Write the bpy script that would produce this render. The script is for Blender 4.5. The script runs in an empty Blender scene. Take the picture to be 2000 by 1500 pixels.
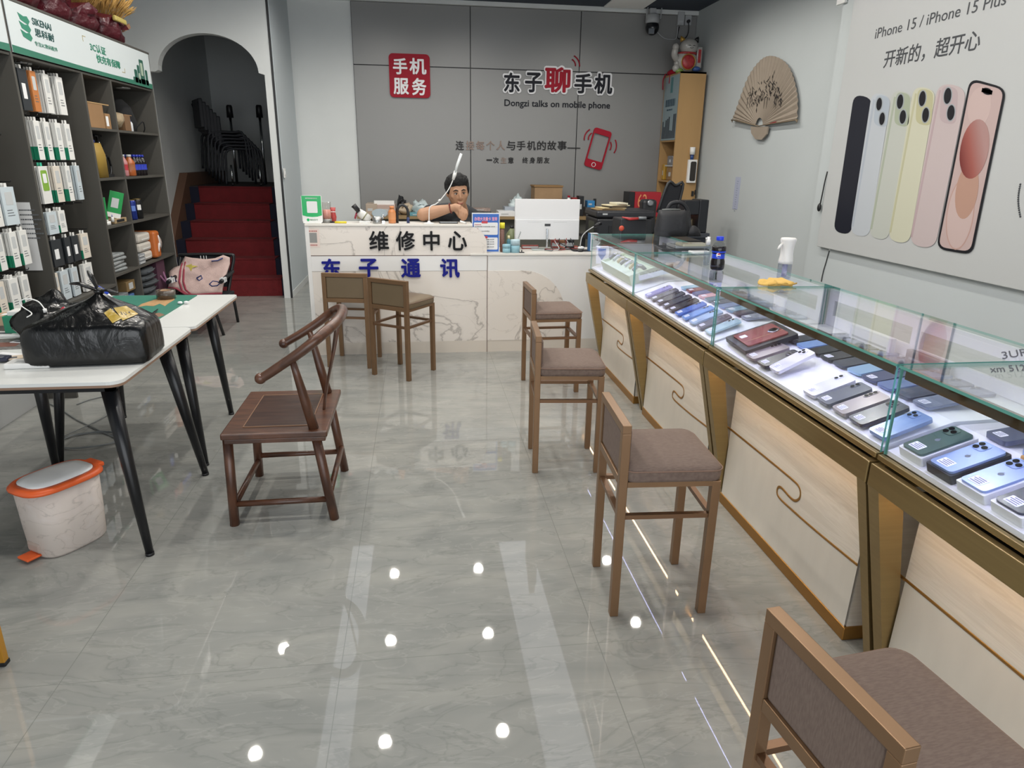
import bpy, bmesh, math, random
from mathutils import Vector, Matrix, noise
random.seed(7)
C = bpy.context.scene.collection
PI = math.pi
S = bpy.context.scene
# ---------------------------------------------------------------- camera
HC = 1.55; YAW, PIT, ROL, FP = 0.13579466, 0.31576094, 0.01571755, 1332.25
cy_, sy_, ct_, st_ = math.cos(YAW), math.sin(YAW), math.cos(PIT), math.sin(PIT)
FW = Vector((sy_*ct_, cy_*ct_, -st_)); r0_ = Vector((cy_, -sy_, 0)); u0_ = r0_.cross(FW)
RT = math.cos(ROL)*r0_ + math.sin(ROL)*u0_; UP = -math.sin(ROL)*r0_ + math.cos(ROL)*u0_
cam = bpy.data.cameras.new('camera'); co = bpy.data.objects.new('camera', cam); C.objects.link(co)
cam.sensor_width = 36; cam.lens = FP/2000*36; cam.clip_start = .05
M4 = Matrix((RT, UP, -FW)).transposed().to_4x4(); M4.translation = Vector((0, 0, HC)); co.matrix_world = M4
S.camera = co
# ---------------------------------------------------------------- world, exposure, main lights
S.view_settings.view_transform = 'Standard'; S.view_settings.look = 'None'
S.view_settings.gamma = 1; S.view_settings.use_curve_mapping = False
S.view_settings.exposure = 0.18
S.cycles.transparent_max_bounces = 32
w = bpy.data.worlds.new('world'); S.world = w; w.use_nodes = True
w.node_tree.nodes['Background'].inputs[0].default_value = (.9, .95, 1, 1)
w.node_tree.nodes['Background'].inputs[1].default_value = 1.0
def lamp(name, kind, loc, energy, col=(1, 1, 1), rot=(0, 0, 0), **k):
    l = bpy.data.lights.new(name, kind); l.energy = energy; l.color = col
    for a, b in k.items(): setattr(l, a, b)
    o = bpy.data.objects.new(name, l); C.objects.link(o); o.location = loc; o.rotation_euler = rot
    return o
# daylight coming through the open storefront behind the camera
lamp('storefront_daylight', 'AREA', (0.4, -2.3, 1.5), 95, (.95, .975, 1), (PI/2, 0, 0), shape='RECTANGLE', size=5.4, size_y=2.6)
CEIL = 3.4
# ceiling downlight spots (their lamps and rims are built with the ceiling)
SPOTS = [(x, y) for x in (-1.53, -.42, .63, 2.3) for y in (2.2, 3.52, 4.87, 6.22, 7.48) if not (x < -1.5 and y > 7)]
SPOT_W = 40
# ---------------------------------------------------------------- pixel -> place helpers
def ray(x, y): return RT*((x-1000)/FP) + UP*((750-y)/FP) + FW
def onz(x, y, z=0.): d = ray(x, y); t = (z-HC)/d.z; return Vector((0, 0, HC)) + d*t
def ony(x, y, Y): d = ray(x, y); t = Y/d.y; return Vector((0, 0, HC)) + d*t
def onx(x, y, X): d = ray(x, y); t = X/d.x; return Vector((0, 0, HC)) + d*t
# ---------------------------------------------------------------- materials
def lin(h):
    c = [int(h[i:i+2], 16)/255 for i in (0, 2, 4)]
    return tuple((v/12.92 if v <= .04045 else ((v+.055)/1.055)**2.4) for v in c) + (1,)
MATS = {}
def mat(name, hexc, rough=.5, metal=0., var=0., vs=6., bump=0., bs=40., emit=0., spec=.5, stretch=(1, 1, 1), coat=0.):
    if name in MATS: return MATS[name]
    m = bpy.data.materials.new(name); m.use_nodes = True; MATS[name] = m
    nt = m.node_tree; b = nt.nodes['Principled BSDF']
    b.inputs['Base Color'].default_value = lin(hexc); b.inputs['Roughness'].default_value = rough
    b.inputs['Metallic'].default_value = metal; b.inputs['Specular IOR Level'].default_value = spec
    if coat: b.inputs['Coat Weight'].default_value = coat; b.inputs['Coat Roughness'].default_value = .08
    if emit:
        b.inputs['Emission Color'].default_value = lin(hexc); b.inputs['Emission Strength'].default_value = emit
    if var or bump:
        tc = nt.nodes.new('ShaderNodeTexCoord'); mp = nt.nodes.new('ShaderNodeMapping')
        mp.inputs['Scale'].default_value = stretch; nt.links.new(tc.outputs['Object'], mp.inputs[0])
    if var:
        n = nt.nodes.new('ShaderNodeTexNoise'); n.inputs['Scale'].default_value = vs; n.inputs['Detail'].default_value = 5
        nt.links.new(mp.outputs[0], n.inputs['Vector'])
        r = nt.nodes.new('ShaderNodeValToRGB'); c = lin(hexc)
        r.color_ramp.elements[0].position = .3; r.color_ramp.elements[1].position = .7
        r.color_ramp.elements[0].color = tuple(max(0, v*(1-var)) for v in c[:3]) + (1,)
        r.color_ramp.elements[1].color = tuple(min(1, v*(1+var)) for v in c[:3]) + (1,)
        nt.links.new(n.outputs[0], r.inputs[0]); nt.links.new(r.outputs[0], b.inputs['Base Color'])
    if bump:
        n2 = nt.nodes.new('ShaderNodeTexNoise'); n2.inputs['Scale'].default_value = bs
        nt.links.new(mp.outputs[0], n2.inputs['Vector'])
        bp = nt.nodes.new('ShaderNodeBump'); bp.inputs['Strength'].default_value = bump; bp.inputs['Distance'].default_value = .01
        nt.links.new(n2.outputs[0], bp.inputs['Height']); nt.links.new(bp.outputs[0], b.inputs['Normal'])
    return m
def glass(name, tint=(.975, .988, .985, 1), ior=1.45, gl=1.0):
    m = bpy.data.materials.new(name); m.use_nodes = True; MATS[name] = m; nt = m.node_tree
    nt.nodes.remove(nt.nodes['Principled BSDF']); out = nt.nodes['Material Output']
    t = nt.nodes.new('ShaderNodeBsdfTransparent'); t.inputs[0].default_value = tint
    g = nt.nodes.new('ShaderNodeBsdfGlossy'); g.inputs['Roughness'].default_value = .02; g.inputs[0].default_value = (gl, gl, gl, 1)
    lw = nt.nodes.new('ShaderNodeLayerWeight'); lw.inputs[0].default_value = .5
    p5 = nt.nodes.new('ShaderNodeMath'); p5.operation = 'POWER'; nt.links.new(lw.outputs['Facing'], p5.inputs[0]); p5.inputs[1].default_value = 4.2
    f = nt.nodes.new('ShaderNodeMath'); f.operation = 'MULTIPLY_ADD'; nt.links.new(p5.outputs[0], f.inputs[0]); f.inputs[1].default_value = .8; f.inputs[2].default_value = .04
    mx = nt.nodes.new('ShaderNodeMixShader')
    nt.links.new(f.outputs[0], mx.inputs[0]); nt.links.new(t.outputs[0], mx.inputs[1]); nt.links.new(g.outputs[0], mx.inputs[2])
    nt.links.new(mx.outputs[0], out.inputs[0]); return m
def nodes_mat(name, fn, **k):
    m = mat(name, 'ffffff', **k); nt = m.node_tree; b = nt.nodes['Principled BSDF']
    fn(nt, b); return m
def mth(nt, op, a, b_=None, clamp=False):
    n = nt.nodes.new('ShaderNodeMath'); n.operation = op; n.use_clamp = clamp
    for i, v in enumerate((a, b_)):
        if v is None: continue
        if isinstance(v, (int, float)): n.inputs[i].default_value = v
        else: nt.links.new(v, n.inputs[i])
    return n.outputs[0]
def ramp(nt, src, stops):
    r = nt.nodes.new('ShaderNodeValToRGB'); e = r.color_ramp.elements
    while len(e) < len(stops): e.new(.5)
    for i, (p, c) in enumerate(stops): e[i].position = p; e[i].color = lin(c) if isinstance(c, str) else (c, c, c, 1)
    nt.links.new(src, r.inputs[0]); return r.outputs[0]
def noisy(nt, scale, detail=6, stretch=(1, 1, 1), rot=(0, 0, 0), dist=0., src='Object'):
    tc = nt.nodes.new('ShaderNodeTexCoord'); mp = nt.nodes.new('ShaderNodeMapping')
    mp.inputs['Scale'].default_value = stretch; mp.inputs['Rotation'].default_value = rot
    nt.links.new(tc.outputs[src], mp.inputs[0])
    n = nt.nodes.new('ShaderNodeTexNoise'); n.inputs['Scale'].default_value = scale; n.inputs['Detail'].default_value = detail
    n.inputs['Distortion'].default_value = dist; nt.links.new(mp.outputs[0], n.inputs['Vector']); return n.outputs[0]
def mixc(nt, f, a, b_):
    m = nt.nodes.new('ShaderNodeMix'); m.data_type = 'RGBA'
    nt.links.new(f, m.inputs[0])
    for v, i in ((a, 6), (b_, 7)):
        if isinstance(v, str): m.inputs[i].default_value = lin(v)
        else: nt.links.new(v, m.inputs[i])
    return m.outputs[2]
# ---------------------------------------------------------------- objects
MW = {}
def thing(name, label, cat, loc=(0, 0, 0), rotz=0., group=None):
    o = bpy.data.objects.new(name, None); C.objects.link(o); o.empty_display_size = .05
    o.location = loc; o.rotation_euler = (0, 0, rotz); o['label'] = label; o['category'] = cat
    if group: o['group'] = group
    MW[o.name] = Matrix.Translation(Vector(loc)) @ Matrix.Rotation(rotz, 4, 'Z')
    return o
def tag(o, label, cat, group=None, kind=None):
    o['label'] = label; o['category'] = cat
    if group: o['group'] = group
    if kind: o['kind'] = kind
    return o
class MB:
    def __init__(s): s.bm = bmesh.new(); s.mi = 0
    def _tag(s, faces):
        for f in faces: f.material_index = s.mi
    def poly(s, vs, quads, smooth=False):
        v = [s.bm.verts.new(p) for p in vs]; out = []
        for q in quads:
            try: f = s.bm.faces.new([v[i] for i in q]); f.smooth = smooth; f.material_index = s.mi; out.append(f)
            except ValueError: pass
        return out
    def box(s, a, b, bev=0., M=None):
        x0, x1 = sorted((a[0], b[0])); y0, y1 = sorted((a[1], b[1])); z0, z1 = sorted((a[2], b[2]))
        vs = [Vector((x, y, z)) for x in (x0, x1) for y in (y0, y1) for z in (z0, z1)]
        if M is not None: vs = [M @ v for v in vs]
        fs = s.poly(vs, [(0, 1, 3, 2), (4, 6, 7, 5), (0, 4, 5, 1), (2, 3, 7, 6), (0, 2, 6, 4), (1, 5, 7, 3)])
        if bev:
            es = list({e for f in fs for e in f.edges})
            r = bmesh.ops.bevel(s.bm, geom=es, offset=min(bev, .49*min(x1-x0, y1-y0, z1-z0)), segments=2, affect='EDGES', profile=.5)
            for f in r['faces']: f.material_index = s.mi; f.smooth = False
        return s
    def tube(s, pts, r, n=8, closed=False, flat=1.):
        pts = [Vector(p) for p in pts]; N = len(pts); rs = r if isinstance(r, (list, tuple)) else [r]*N; rings = []
        up = None
        for i, p in enumerate(pts):
            if closed: t = pts[(i+1) % N]-pts[i-1]
            else: t = pts[min(i+1, N-1)]-pts[max(i-1, 0)]
            t.normalize()
            if up is None:
                up = Vector((0, 0, 1)) if abs(t.z) < .9 else Vector((1, 0, 0))
            u = (up-t*up.dot(t)).normalized(); v = t.cross(u); up = u
            rings.append([s.bm.verts.new(p+(u*math.cos(2*PI*k/n)*flat+v*math.sin(2*PI*k/n))*rs[i]) for k in range(n)])
        for i in range(N if closed else N-1):
            a, b = rings[i], rings[(i+1) % N]
            for k in range(n):
                f = s.bm.faces.new((a[k], a[(k+1) % n], b[(k+1) % n], b[k])); f.smooth = True; f.material_index = s.mi
        if not closed:
            for rg, rev in ((rings[0], 1), (rings[-1], 0)):
                f = s.bm.faces.new(rg[::-1] if rev else rg); f.material_index = s.mi
        return s
    def lathe(s, prof, c=(0, 0, 0), n=20, sx=1., sy=1., M=None, smooth=True, cap=True):
        rings = []
        for r, z in prof:
            rg = []
            for k in range(n):
                v = Vector((c[0]+r*sx*math.cos(2*PI*k/n), c[1]+r*sy*math.sin(2*PI*k/n), c[2]+z))
                rg.append(s.bm.verts.new(M @ v if M is not None else v))
            rings.append(rg)
        for a, b in zip(rings, rings[1:]):
            for k in range(n):
                f = s.bm.faces.new((a[k], a[(k+1) % n], b[(k+1) % n], b[k])); f.smooth = smooth; f.material_index = s.mi
        if cap:
            for rg, rev in ((rings[0], 1), (rings[-1], 0)):
                f = s.bm.faces.new(rg[::-1] if rev else rg); f.material_index = s.mi
        return s
    def ball(s, c, r, n=14, sc=(1, 1, 1), M=None):
        prof = [(max(1e-4, math.sin(PI*i/n)), -math.cos(PI*i/n)) for i in range(n+1)]
        T = Matrix.Translation(Vector(c)) @ (M if M is not None else Matrix()) @ Matrix.Diagonal((r*sc[0], r*sc[1], r*sc[2], 1))
        return s.lathe(prof, n=max(10, n+4), M=T)
    def prism(s, pts, o, ux, uy, d):
        """extrude the 2-D outline pts (in axes ux, uy from o) by the vector d"""
        o, ux, uy, d = map(Vector, (o, ux, uy, d))
        a = [s.bm.verts.new(o+ux*p[0]+uy*p[1]) for p in pts]; b = [s.bm.verts.new(v.co+d) for v in a]; n = len(pts)
        fl = ux.cross(uy).dot(d) < 0
        fs = [s.bm.faces.new(a if fl else a[::-1]), s.bm.faces.new(b[::-1] if fl else b)]
        for k in range(n):
            q = (a[k], a[(k+1) % n], b[(k+1) % n], b[k]); fs.append(s.bm.faces.new(q[::-1] if fl else q))
        s._tag(fs); return s
    def build(s, name, m, parent=None, world=False, sub=0, smooth=False):
        me = bpy.data.meshes.new(name)
        bmesh.ops.recalc_face_normals(s.bm, faces=s.bm.faces[:])
        if smooth:
            for f in s.bm.faces: f.smooth = True
        if world and parent is not None: s.bm.transform(MW[parent.name].inverted())
        s.bm.to_mesh(me); s.bm.free()
        for x in (m if isinstance(m, (list, tuple)) else [m]): me.materials.append(x)
        o = bpy.data.objects.new(name, me); C.objects.link(o)
        if parent is not None:
            o.parent = parent; MW[o.name] = MW[parent.name]
        else: MW[o.name] = Matrix()
        if sub:
            md = o.modifiers.new('s', 'SUBSURF'); md.levels = sub; md.render_levels = sub
        return o
def struct(name, mb, m):
    o = mb.build(name, m); o['kind'] = 'structure'; return o
def dup(root, loc=None, rotz=None, label=None, group=None):
    def cp(o, par):
        c = o.copy(); C.objects.link(c)
        if par: c.parent = par
        for ch in list(o.children): cp(ch, c)
        return c
    r = cp(root, None)
    if loc is not None: r.location = loc
    if rotz is not None: r.rotation_euler = (0, 0, rotz)
    if label: r['label'] = label
    if group: r['group'] = group
    MW[r.name] = Matrix.Translation(r.location) @ r.rotation_euler.to_matrix().to_4x4()
    return r
def rrect(w, h, r, n=4, cx=0., cy=0.):
    out = []
    for (sx, sy, a0) in ((1, 1, 0), (-1, 1, 90), (-1, -1, 180), (1, -1, 270)):
        for k in range(n+1):
            a = math.radians(a0+90*k/n); out.append((cx+sx*(w/2-r)+r*math.cos(a), cy+sy*(h/2-r)+r*math.sin(a)))
    return out
def textmesh(sx, bold):
    c = bpy.data.curves.new('writing', 'FONT'); c.body = sx; c.size = 1; c.resolution_u = 3
    o = bpy.data.objects.new('writing', c); m = bpy.data.meshes.new_from_object(o)
    bpy.data.objects.remove(o)
    if not bold: return m
    # a heavier weight: shifted copies of the same outline
    bm = bmesh.new(); n = 8 if bold < .05 else 14
    for k in [-1]+list(range(n)):
        dx, dy = (0, 0) if k < 0 else (bold*math.cos(2*PI*k/n), bold*math.sin(2*PI*k/n))
        m2 = m.copy(); m2.transform(Matrix.Translation((dx, dy, -.00012*(k+1)))); bm.from_mesh(m2); bpy.data.meshes.remove(m2)
    bm.to_mesh(m); bm.free(); return m
def text(sx, m, parent, bl, br, tl, d=.004, bold=0., name='lettering', nudge=.0006):
    """flat or raised writing fitted between bottom-left, bottom-right and top-left points"""
    me0 = textmesh(sx, bold); bl, br, tl = Vector(bl), Vector(br), Vector(tl)
    xs = [v.co.x for v in me0.vertices]; ys = [v.co.y for v in me0.vertices]
    x0, x1, y0, y1 = min(xs), max(xs), min(ys), max(ys)
    ux = (br-bl)/(x1-x0); uy = (tl-bl)/max(1e-6, (y1-y0)); nn = ux.cross(uy).normalized()
    bm = bmesh.new(); bm.from_mesh(me0); bpy.data.meshes.remove(me0)
    for v in bm.verts: v.co = bl + ux*(v.co.x-x0) + uy*(v.co.y-y0) + nn*(d+nudge+v.co.z)
    fs = bm.faces[:]; bound = [e for e in bm.edges if len(e.link_faces) == 1]
    r = bmesh.ops.extrude_edge_only(bm, edges=bound)
    for v in [g for g in r['geom'] if isinstance(g, bmesh.types.BMVert)]: v.co -= nn*d
    x = MB(); x.bm.free(); x.bm = bm
    me = bpy.data.meshes.new(name); bm.to_mesh(me); bm.free(); me.materials.append(m)
    if parent is not None:
        me.transform(MW[parent.name].inverted())
    o = bpy.data.objects.new(name, me); C.objects.link(o)
    if parent is not None: o.parent = parent; MW[o.name] = MW[parent.name]
    return o
# ---------------------------------------------------------------- palette
WHITE = mat('white_paint', 'cdd0cf', .6, var=.02, vs=3)
CEILM = mat('dark_ceiling', '3c4450', .9)
STRIP = mat('white_ceiling_board', 'f4f5f4', .9)
BLACK = mat('black_plastic', '16171a', .45)
BLACKM = mat('black_metal', '1b1c1e', .35, metal=.3)
WPLAS = mat('white_plastic', 'dededc', .4)
GREYL = mat('light_grey', 'b4b7b8', .6)
CHROME = mat('chrome', 'c9cccf', .18, metal=1)
CARD = mat('cardboard', '957a5c', .85, var=.08, vs=8)
PAPER = mat('paper', 'd9dadb', .8)
TEXTK = mat('black_print', '17181a', .6)
TEXTG = mat('grey_print', '5c6064', .7)
REDM = mat('sign_red', '97172a', .6, spec=.2)
GLASS = glass('clear_glass'); GEDGE = mat('glass_edge_green', '5d9a90', .15)
# ================================================================ SETTING
YB, XR, XL, YA = 9.4, 3.6, -3.0, 8.11
def f_floor(nt, b):
    a = noisy(nt, 1.6, 8, (1, 2.6, 1), (0, 0, .5), 1.6); v = noisy(nt, 1.3, 12, (1, 3.2, 1), (0, 0, .55), 2.5)
    base = ramp(nt, a, [(.25, '848683'), (.5, '90918d'), (.78, '9c9c96')])
    vein = ramp(nt, v, [(.475, 0.), (.495, .34), (.51, .08), (.56, 0.)])
    base = mixc(nt, vein, base, '6c6f6c')
    v2 = noisy(nt, 3.6, 10, (1, 3.5, 1), (0, 0, .6), 2.0)
    base = mixc(nt, ramp(nt, v2, [(.54, 0.), (.57, .22), (.60, 0.)]), base, 'aeaea8')
    tc = nt.nodes.new('ShaderNodeTexCoord'); sp = nt.nodes.new('ShaderNodeSeparateXYZ'); nt.links.new(tc.outputs['Object'], sp.inputs[0])
    def line(out, off, per, wd):
        q = mth(nt, 'FRACT', mth(nt, 'DIVIDE', mth(nt, 'ADD', out, -off+50*per), per))
        return mth(nt, 'LESS_THAN', mth(nt, 'ABSOLUTE', mth(nt, 'SUBTRACT', q, .5)), 2) if False else mth(nt, 'LESS_THAN', q, wd/per)
    g = mth(nt, 'MAXIMUM', line(sp.outputs[0], -.287, .85, .0028), line(sp.outputs[1], 1.87, .84, .0022))
    base = mixc(nt, g, base, '7c7e7a'); nt.links.new(base, b.inputs['Base Color'])
    b.inputs['Roughness'].default_value = .022; b.inputs['Specular IOR Level'].default_value = .5
FLOOR = nodes_mat('polished_stone_tile', f_floor)
m = MB(); m.box((XL-.3, -2.6, -.1), (XR+.2, YB+2.3, 0)); struct('floor', m, FLOOR)
m = MB(); m.mi = 0; m.box((XL-.3, -2.6, CEIL), (XR+.2, YB+2.3, CEIL+.1))
struct('ceiling', m, CEILM)
BOARD_GLOW = mat('ceiling_board_added_glow', 'eef3ff', .6, emit=.9)  # plain white ceiling boards, glow added so their reflection shows in the floor
m = MB(); m.box((-.99, .5, CEIL-.02), (-.72, 8.2, CEIL-.001)); struct('trim_1', m, BOARD_GLOW)
m = MB(); m.box((.96, .5, CEIL-.02), (1.38, 8.1, CEIL-.001)); struct('trim_2', m, BOARD_GLOW)
m = MB(); m.box((2.35, 8.75, CEIL-.015), (2.85, 9.3, CEIL-.001)); struct('trim_3', m, STRIP)
WALLR = mat('right_wall_paint', 'b9bfc0', .6, var=.015, vs=2)
m = MB(); m.box((XL-.12, -2.6, 0), (XL, 11.5, CEIL)); struct('wall_left', m, WHITE)
m = MB(); m.box((XR, 5.85, 0), (XR+.12, YB+.1, CEIL)); m.box((3.48, -2.6, 0), (XR+.12, 5.85, CEIL)); struct('wall_right', m, WALLR)
m = MB(); m.box((-1.49, YB, 0), (XR, YB+.12, CEIL)); struct('wall_back', m, WHITE)
# arched wall in front of the staircase
pts = [(-1.50, 0), (-1.50, CEIL), (XL, CEIL), (XL, 0), (-2.74, 0), (-2.74, 2.375), (-2.66, 2.375)]
cx, cz, rx, rz = -2.13, 2.39, .50, .36
pts += [(cx-rx*math.cos(a), cz+rz*math.sin(a)) for a in [PI*i/24 for i in range(25)]]
pts += [(-1.572, 2.375), (-1.572, 0)]
m = MB(); m.prism(pts, (0, YA, 0), (1, 0, 0), (0, 0, 1), (0, .12, 0)); struct('wall_arch', m, WHITE)
m = MB(); m.box((-1.572, YA+.12, 0), (-1.49, 11.5, CEIL)); struct('wall_side', m, mat('cool_paint', 'bcc4c8', .6))
m = MB(); m.box((-1.500, YA-.004, 0), (-1.482, YA+.03, CEIL)); struct('trim_4', m, BLACK)
m = MB(); m.box((XL, 11.38, 0), (-1.572, 11.5, CEIL)); struct('wall_stairwell', m, WHITE)
m = MB(); m.box((-1.488, YA+.05, 0), (-1.478, YB, .07)); struct('baseboard_side', m, WHITE)
# grey feature cladding of the back wall: a sheet per field, with open joints
CLAD = mat('grey_cladding', '828281', .40, metal=.15)
m = MB(); xs = [-.752, .690, 2.085, XR]; zs = [0, 2.652, CEIL-.05]
for i in range(3):
    for j in range(2): m.box((xs[i]+.006, YB-.03, zs[j]+.006), (xs[i+1]-.006, YB-.008, zs[j+1]-.006))
struct('wall_cladding', m, CLAD)
m = MB(); m.box((xs[0], YB-.012, 0), (XR, YB-.0005, CEIL-.05)); struct('trim_5', m, BLACK)
m = MB(); m.box((-1.49, YB-.07, CEIL-.05), (XR, YB, CEIL-.001)); struct('trim_6', m, WHITE)
# ---------------------------------------------------------------- staircase
REDC = mat('red_carpet', '64151a', .95, var=.12, vs=14, bump=.4, bs=120)
BLUC = mat('blue_stair_covering', '11152a', .9)
RISE, GO, Y0 = .196, .253, 8.262
t = thing('staircase', 'steps behind the archway, dressed with red carpet over dark blue', 'stairs', (-2.1, Y0, 0))
m = MB(); pr = [(0, 0)]
for k in range(6): pr += [(k*GO, (k+1)*RISE), ((k+1)*GO if k < 5 else 3.1, (k+1)*RISE)]
pr += [(3.1, 0)]
m.prism(pr, (-2.9, Y0, 0), (0, 1, 0), (0, 0, 1), (1.32, 0, 0)); m.build('steps', BLUC, t, world=True)
m = MB()
for k, (xl, xr) in enumerate(zip((350, 352, 361, 371, 379, 388), (550, 538, 534, 528, 526, 530))):
    yk = Y0+k*GO-.014
    a = max(-2.86, ony(xl, 520-k*30, yk).x); b_ = min(-1.59, ony(xr, (553, 514, 474, 436, 400, 366)[k], yk).x)
    z0, z1 = k*RISE, (k+1)*RISE
    m.box((a, yk, z0+.001), (b_, yk+.013, z1+.012)); m.box((a, yk, z1+.001), (b_, yk+(GO if k < 5 else .05), z1+.012))
    m.tube([(a, yk+.004, z1+.002), (b_, yk+.004, z1+.002)], .011, 8)
m.build('carpet_runner', REDC, t, world=True)
m = MB(); sk = [(0, 0), (0, .17), (5*GO, 6*RISE+.17), (3.1, 6*RISE+.17), (3.1, 0)]
m.prism(sk, (-2.998, Y0, 0), (0, 1, 0), (0, 0, 1), (.098, 0, 0)); m.build('skirting_board', mat('stair_wood', '5f4536', .6), t, world=True)
m = MB(); m.box((-2.9, Y0+5*GO+.04, 6*RISE), (-1.58, Y0+3.1, 6*RISE+.012)); m.build('landing', mat('landing_dark', '241d1d', .7), t, world=True)
# ---------------------------------------------------------------- ceiling downlights
LAMPM = mat('lit_lamp', 'fff6e6', .5, emit=9)
LROW = ['front-most row', 'second row from the front', 'middle row', 'fourth row from the front', 'row nearest the back wall']
LCOL = {-1.53: 'left-hand column over the tables', -.42: 'column left of the aisle centre', .63: 'column right of the aisle centre', 2.3: 'right-hand column behind the glass cases'}
first = None
for x, y in SPOTS:
    lab = 'round recessed ceiling downlight, %s, %s' % (LCOL[x], LROW[(2.2, 3.52, 4.87, 6.22, 7.48).index(y)])
    if first is None:
        t = thing('ceiling_downlight', lab, 'downlight', (x, y, CEIL), 0, 'ceiling downlights'); first = t
        m = MB(); m.lathe([(.048, -.004), (.062, -.006), (.064, -.001), (.048, -.001)], n=24, cap=False); m.build('rim', WPLAS, t)
        m = MB(); m.lathe([(.046, -.003), (.046, -.001)], n=20); m.build('lamp', LAMPM, t)
    else: t = dup(first, (x, y, CEIL), label=lab)
    l = lamp('downlight_glow', 'SPOT', (x, y, CEIL-.03), SPOT_W, (1, .955, .88), (0, 0, 0), spot_size=2.95, spot_blend=.5, shadow_soft_size=.05, specular_factor=0)
# ================================================================ GLASS DISPLAY COUNTERS
BRASS = mat('brushed_brass', '9d875c', .33, metal=.8, var=.06, vs=3, stretch=(1, 1, 30))
GOLD = mat('gold_strip', 'a87c40', .35, metal=.8)
def f_wood(nt, b):
    a = noisy(nt, 3, 5, (.6, .6, 9), (0, 0, 0), 1.6); c = ramp(nt, a, [(.42, 'd0c9bd'), (.5, 'd9d3c8'), (.56, 'd3ccc1'), (.7, 'dbd5ca')])
    nt.links.new(c, b.inputs['Base Color'])
    bp = nt.nodes.new('ShaderNodeBump'); bp.inputs['Strength'].default_value = .25; bp.inputs['Distance'].default_value = .004
    nt.links.new(a, bp.inputs['Height']); nt.links.new(bp.outputs[0], b.inputs['Normal'])
PALEW = nodes_mat('whitewashed_grain', f_wood, rough=.5)
PALES = mat('pale_stone_panel', 'd3cdc2', .45, var=.03, vs=5, stretch=(1, 3, 1))
DECK = mat('white_display_deck', 'e6e6ee', .5)
COOL = mat('cool_led_strip', 'c4c6ff', .5, emit=40)
WARM = mat('warm_led_strip', 'ffd2a0', .5, emit=26)
WFRAME = mat('white_door_frame', 'e6e4ee', .35)
XF, XBK, ZD, ZT, ZTOP = 1.30, 1.85, .777, 1.034, 1.034
def brace_line(dy):
    q = [(1410, 825), (1500, 898), (1552, 941), (1560, 951), (1563, 963), (1561, 974), (1552, 979), (1541, 970), (1526, 952), (1519, 949), (1516, 957), (1518, 969), (1540, 990), (1597, 1040), (1680, 1108)]
    out = []
    for p in q:
        v = onx(p[0], p[1], 1.412); out.append((v.y, v.z))
    return out
LINE = brace_line(0)
for _ in range(2):   # round the bends of the hook
    q_ = [LINE[0]]
    for a_, b_ in zip(LINE, LINE[1:]): q_ += [(a_[0]*.75+b_[0]*.25, a_[1]*.75+b_[1]*.25), (a_[0]*.25+b_[0]*.75, a_[1]*.25+b_[1]*.75)]
    LINE = q_ + [LINE[-1]]
def panel_x(z): return 1.412+.015*(z-.05)/.61
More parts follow.
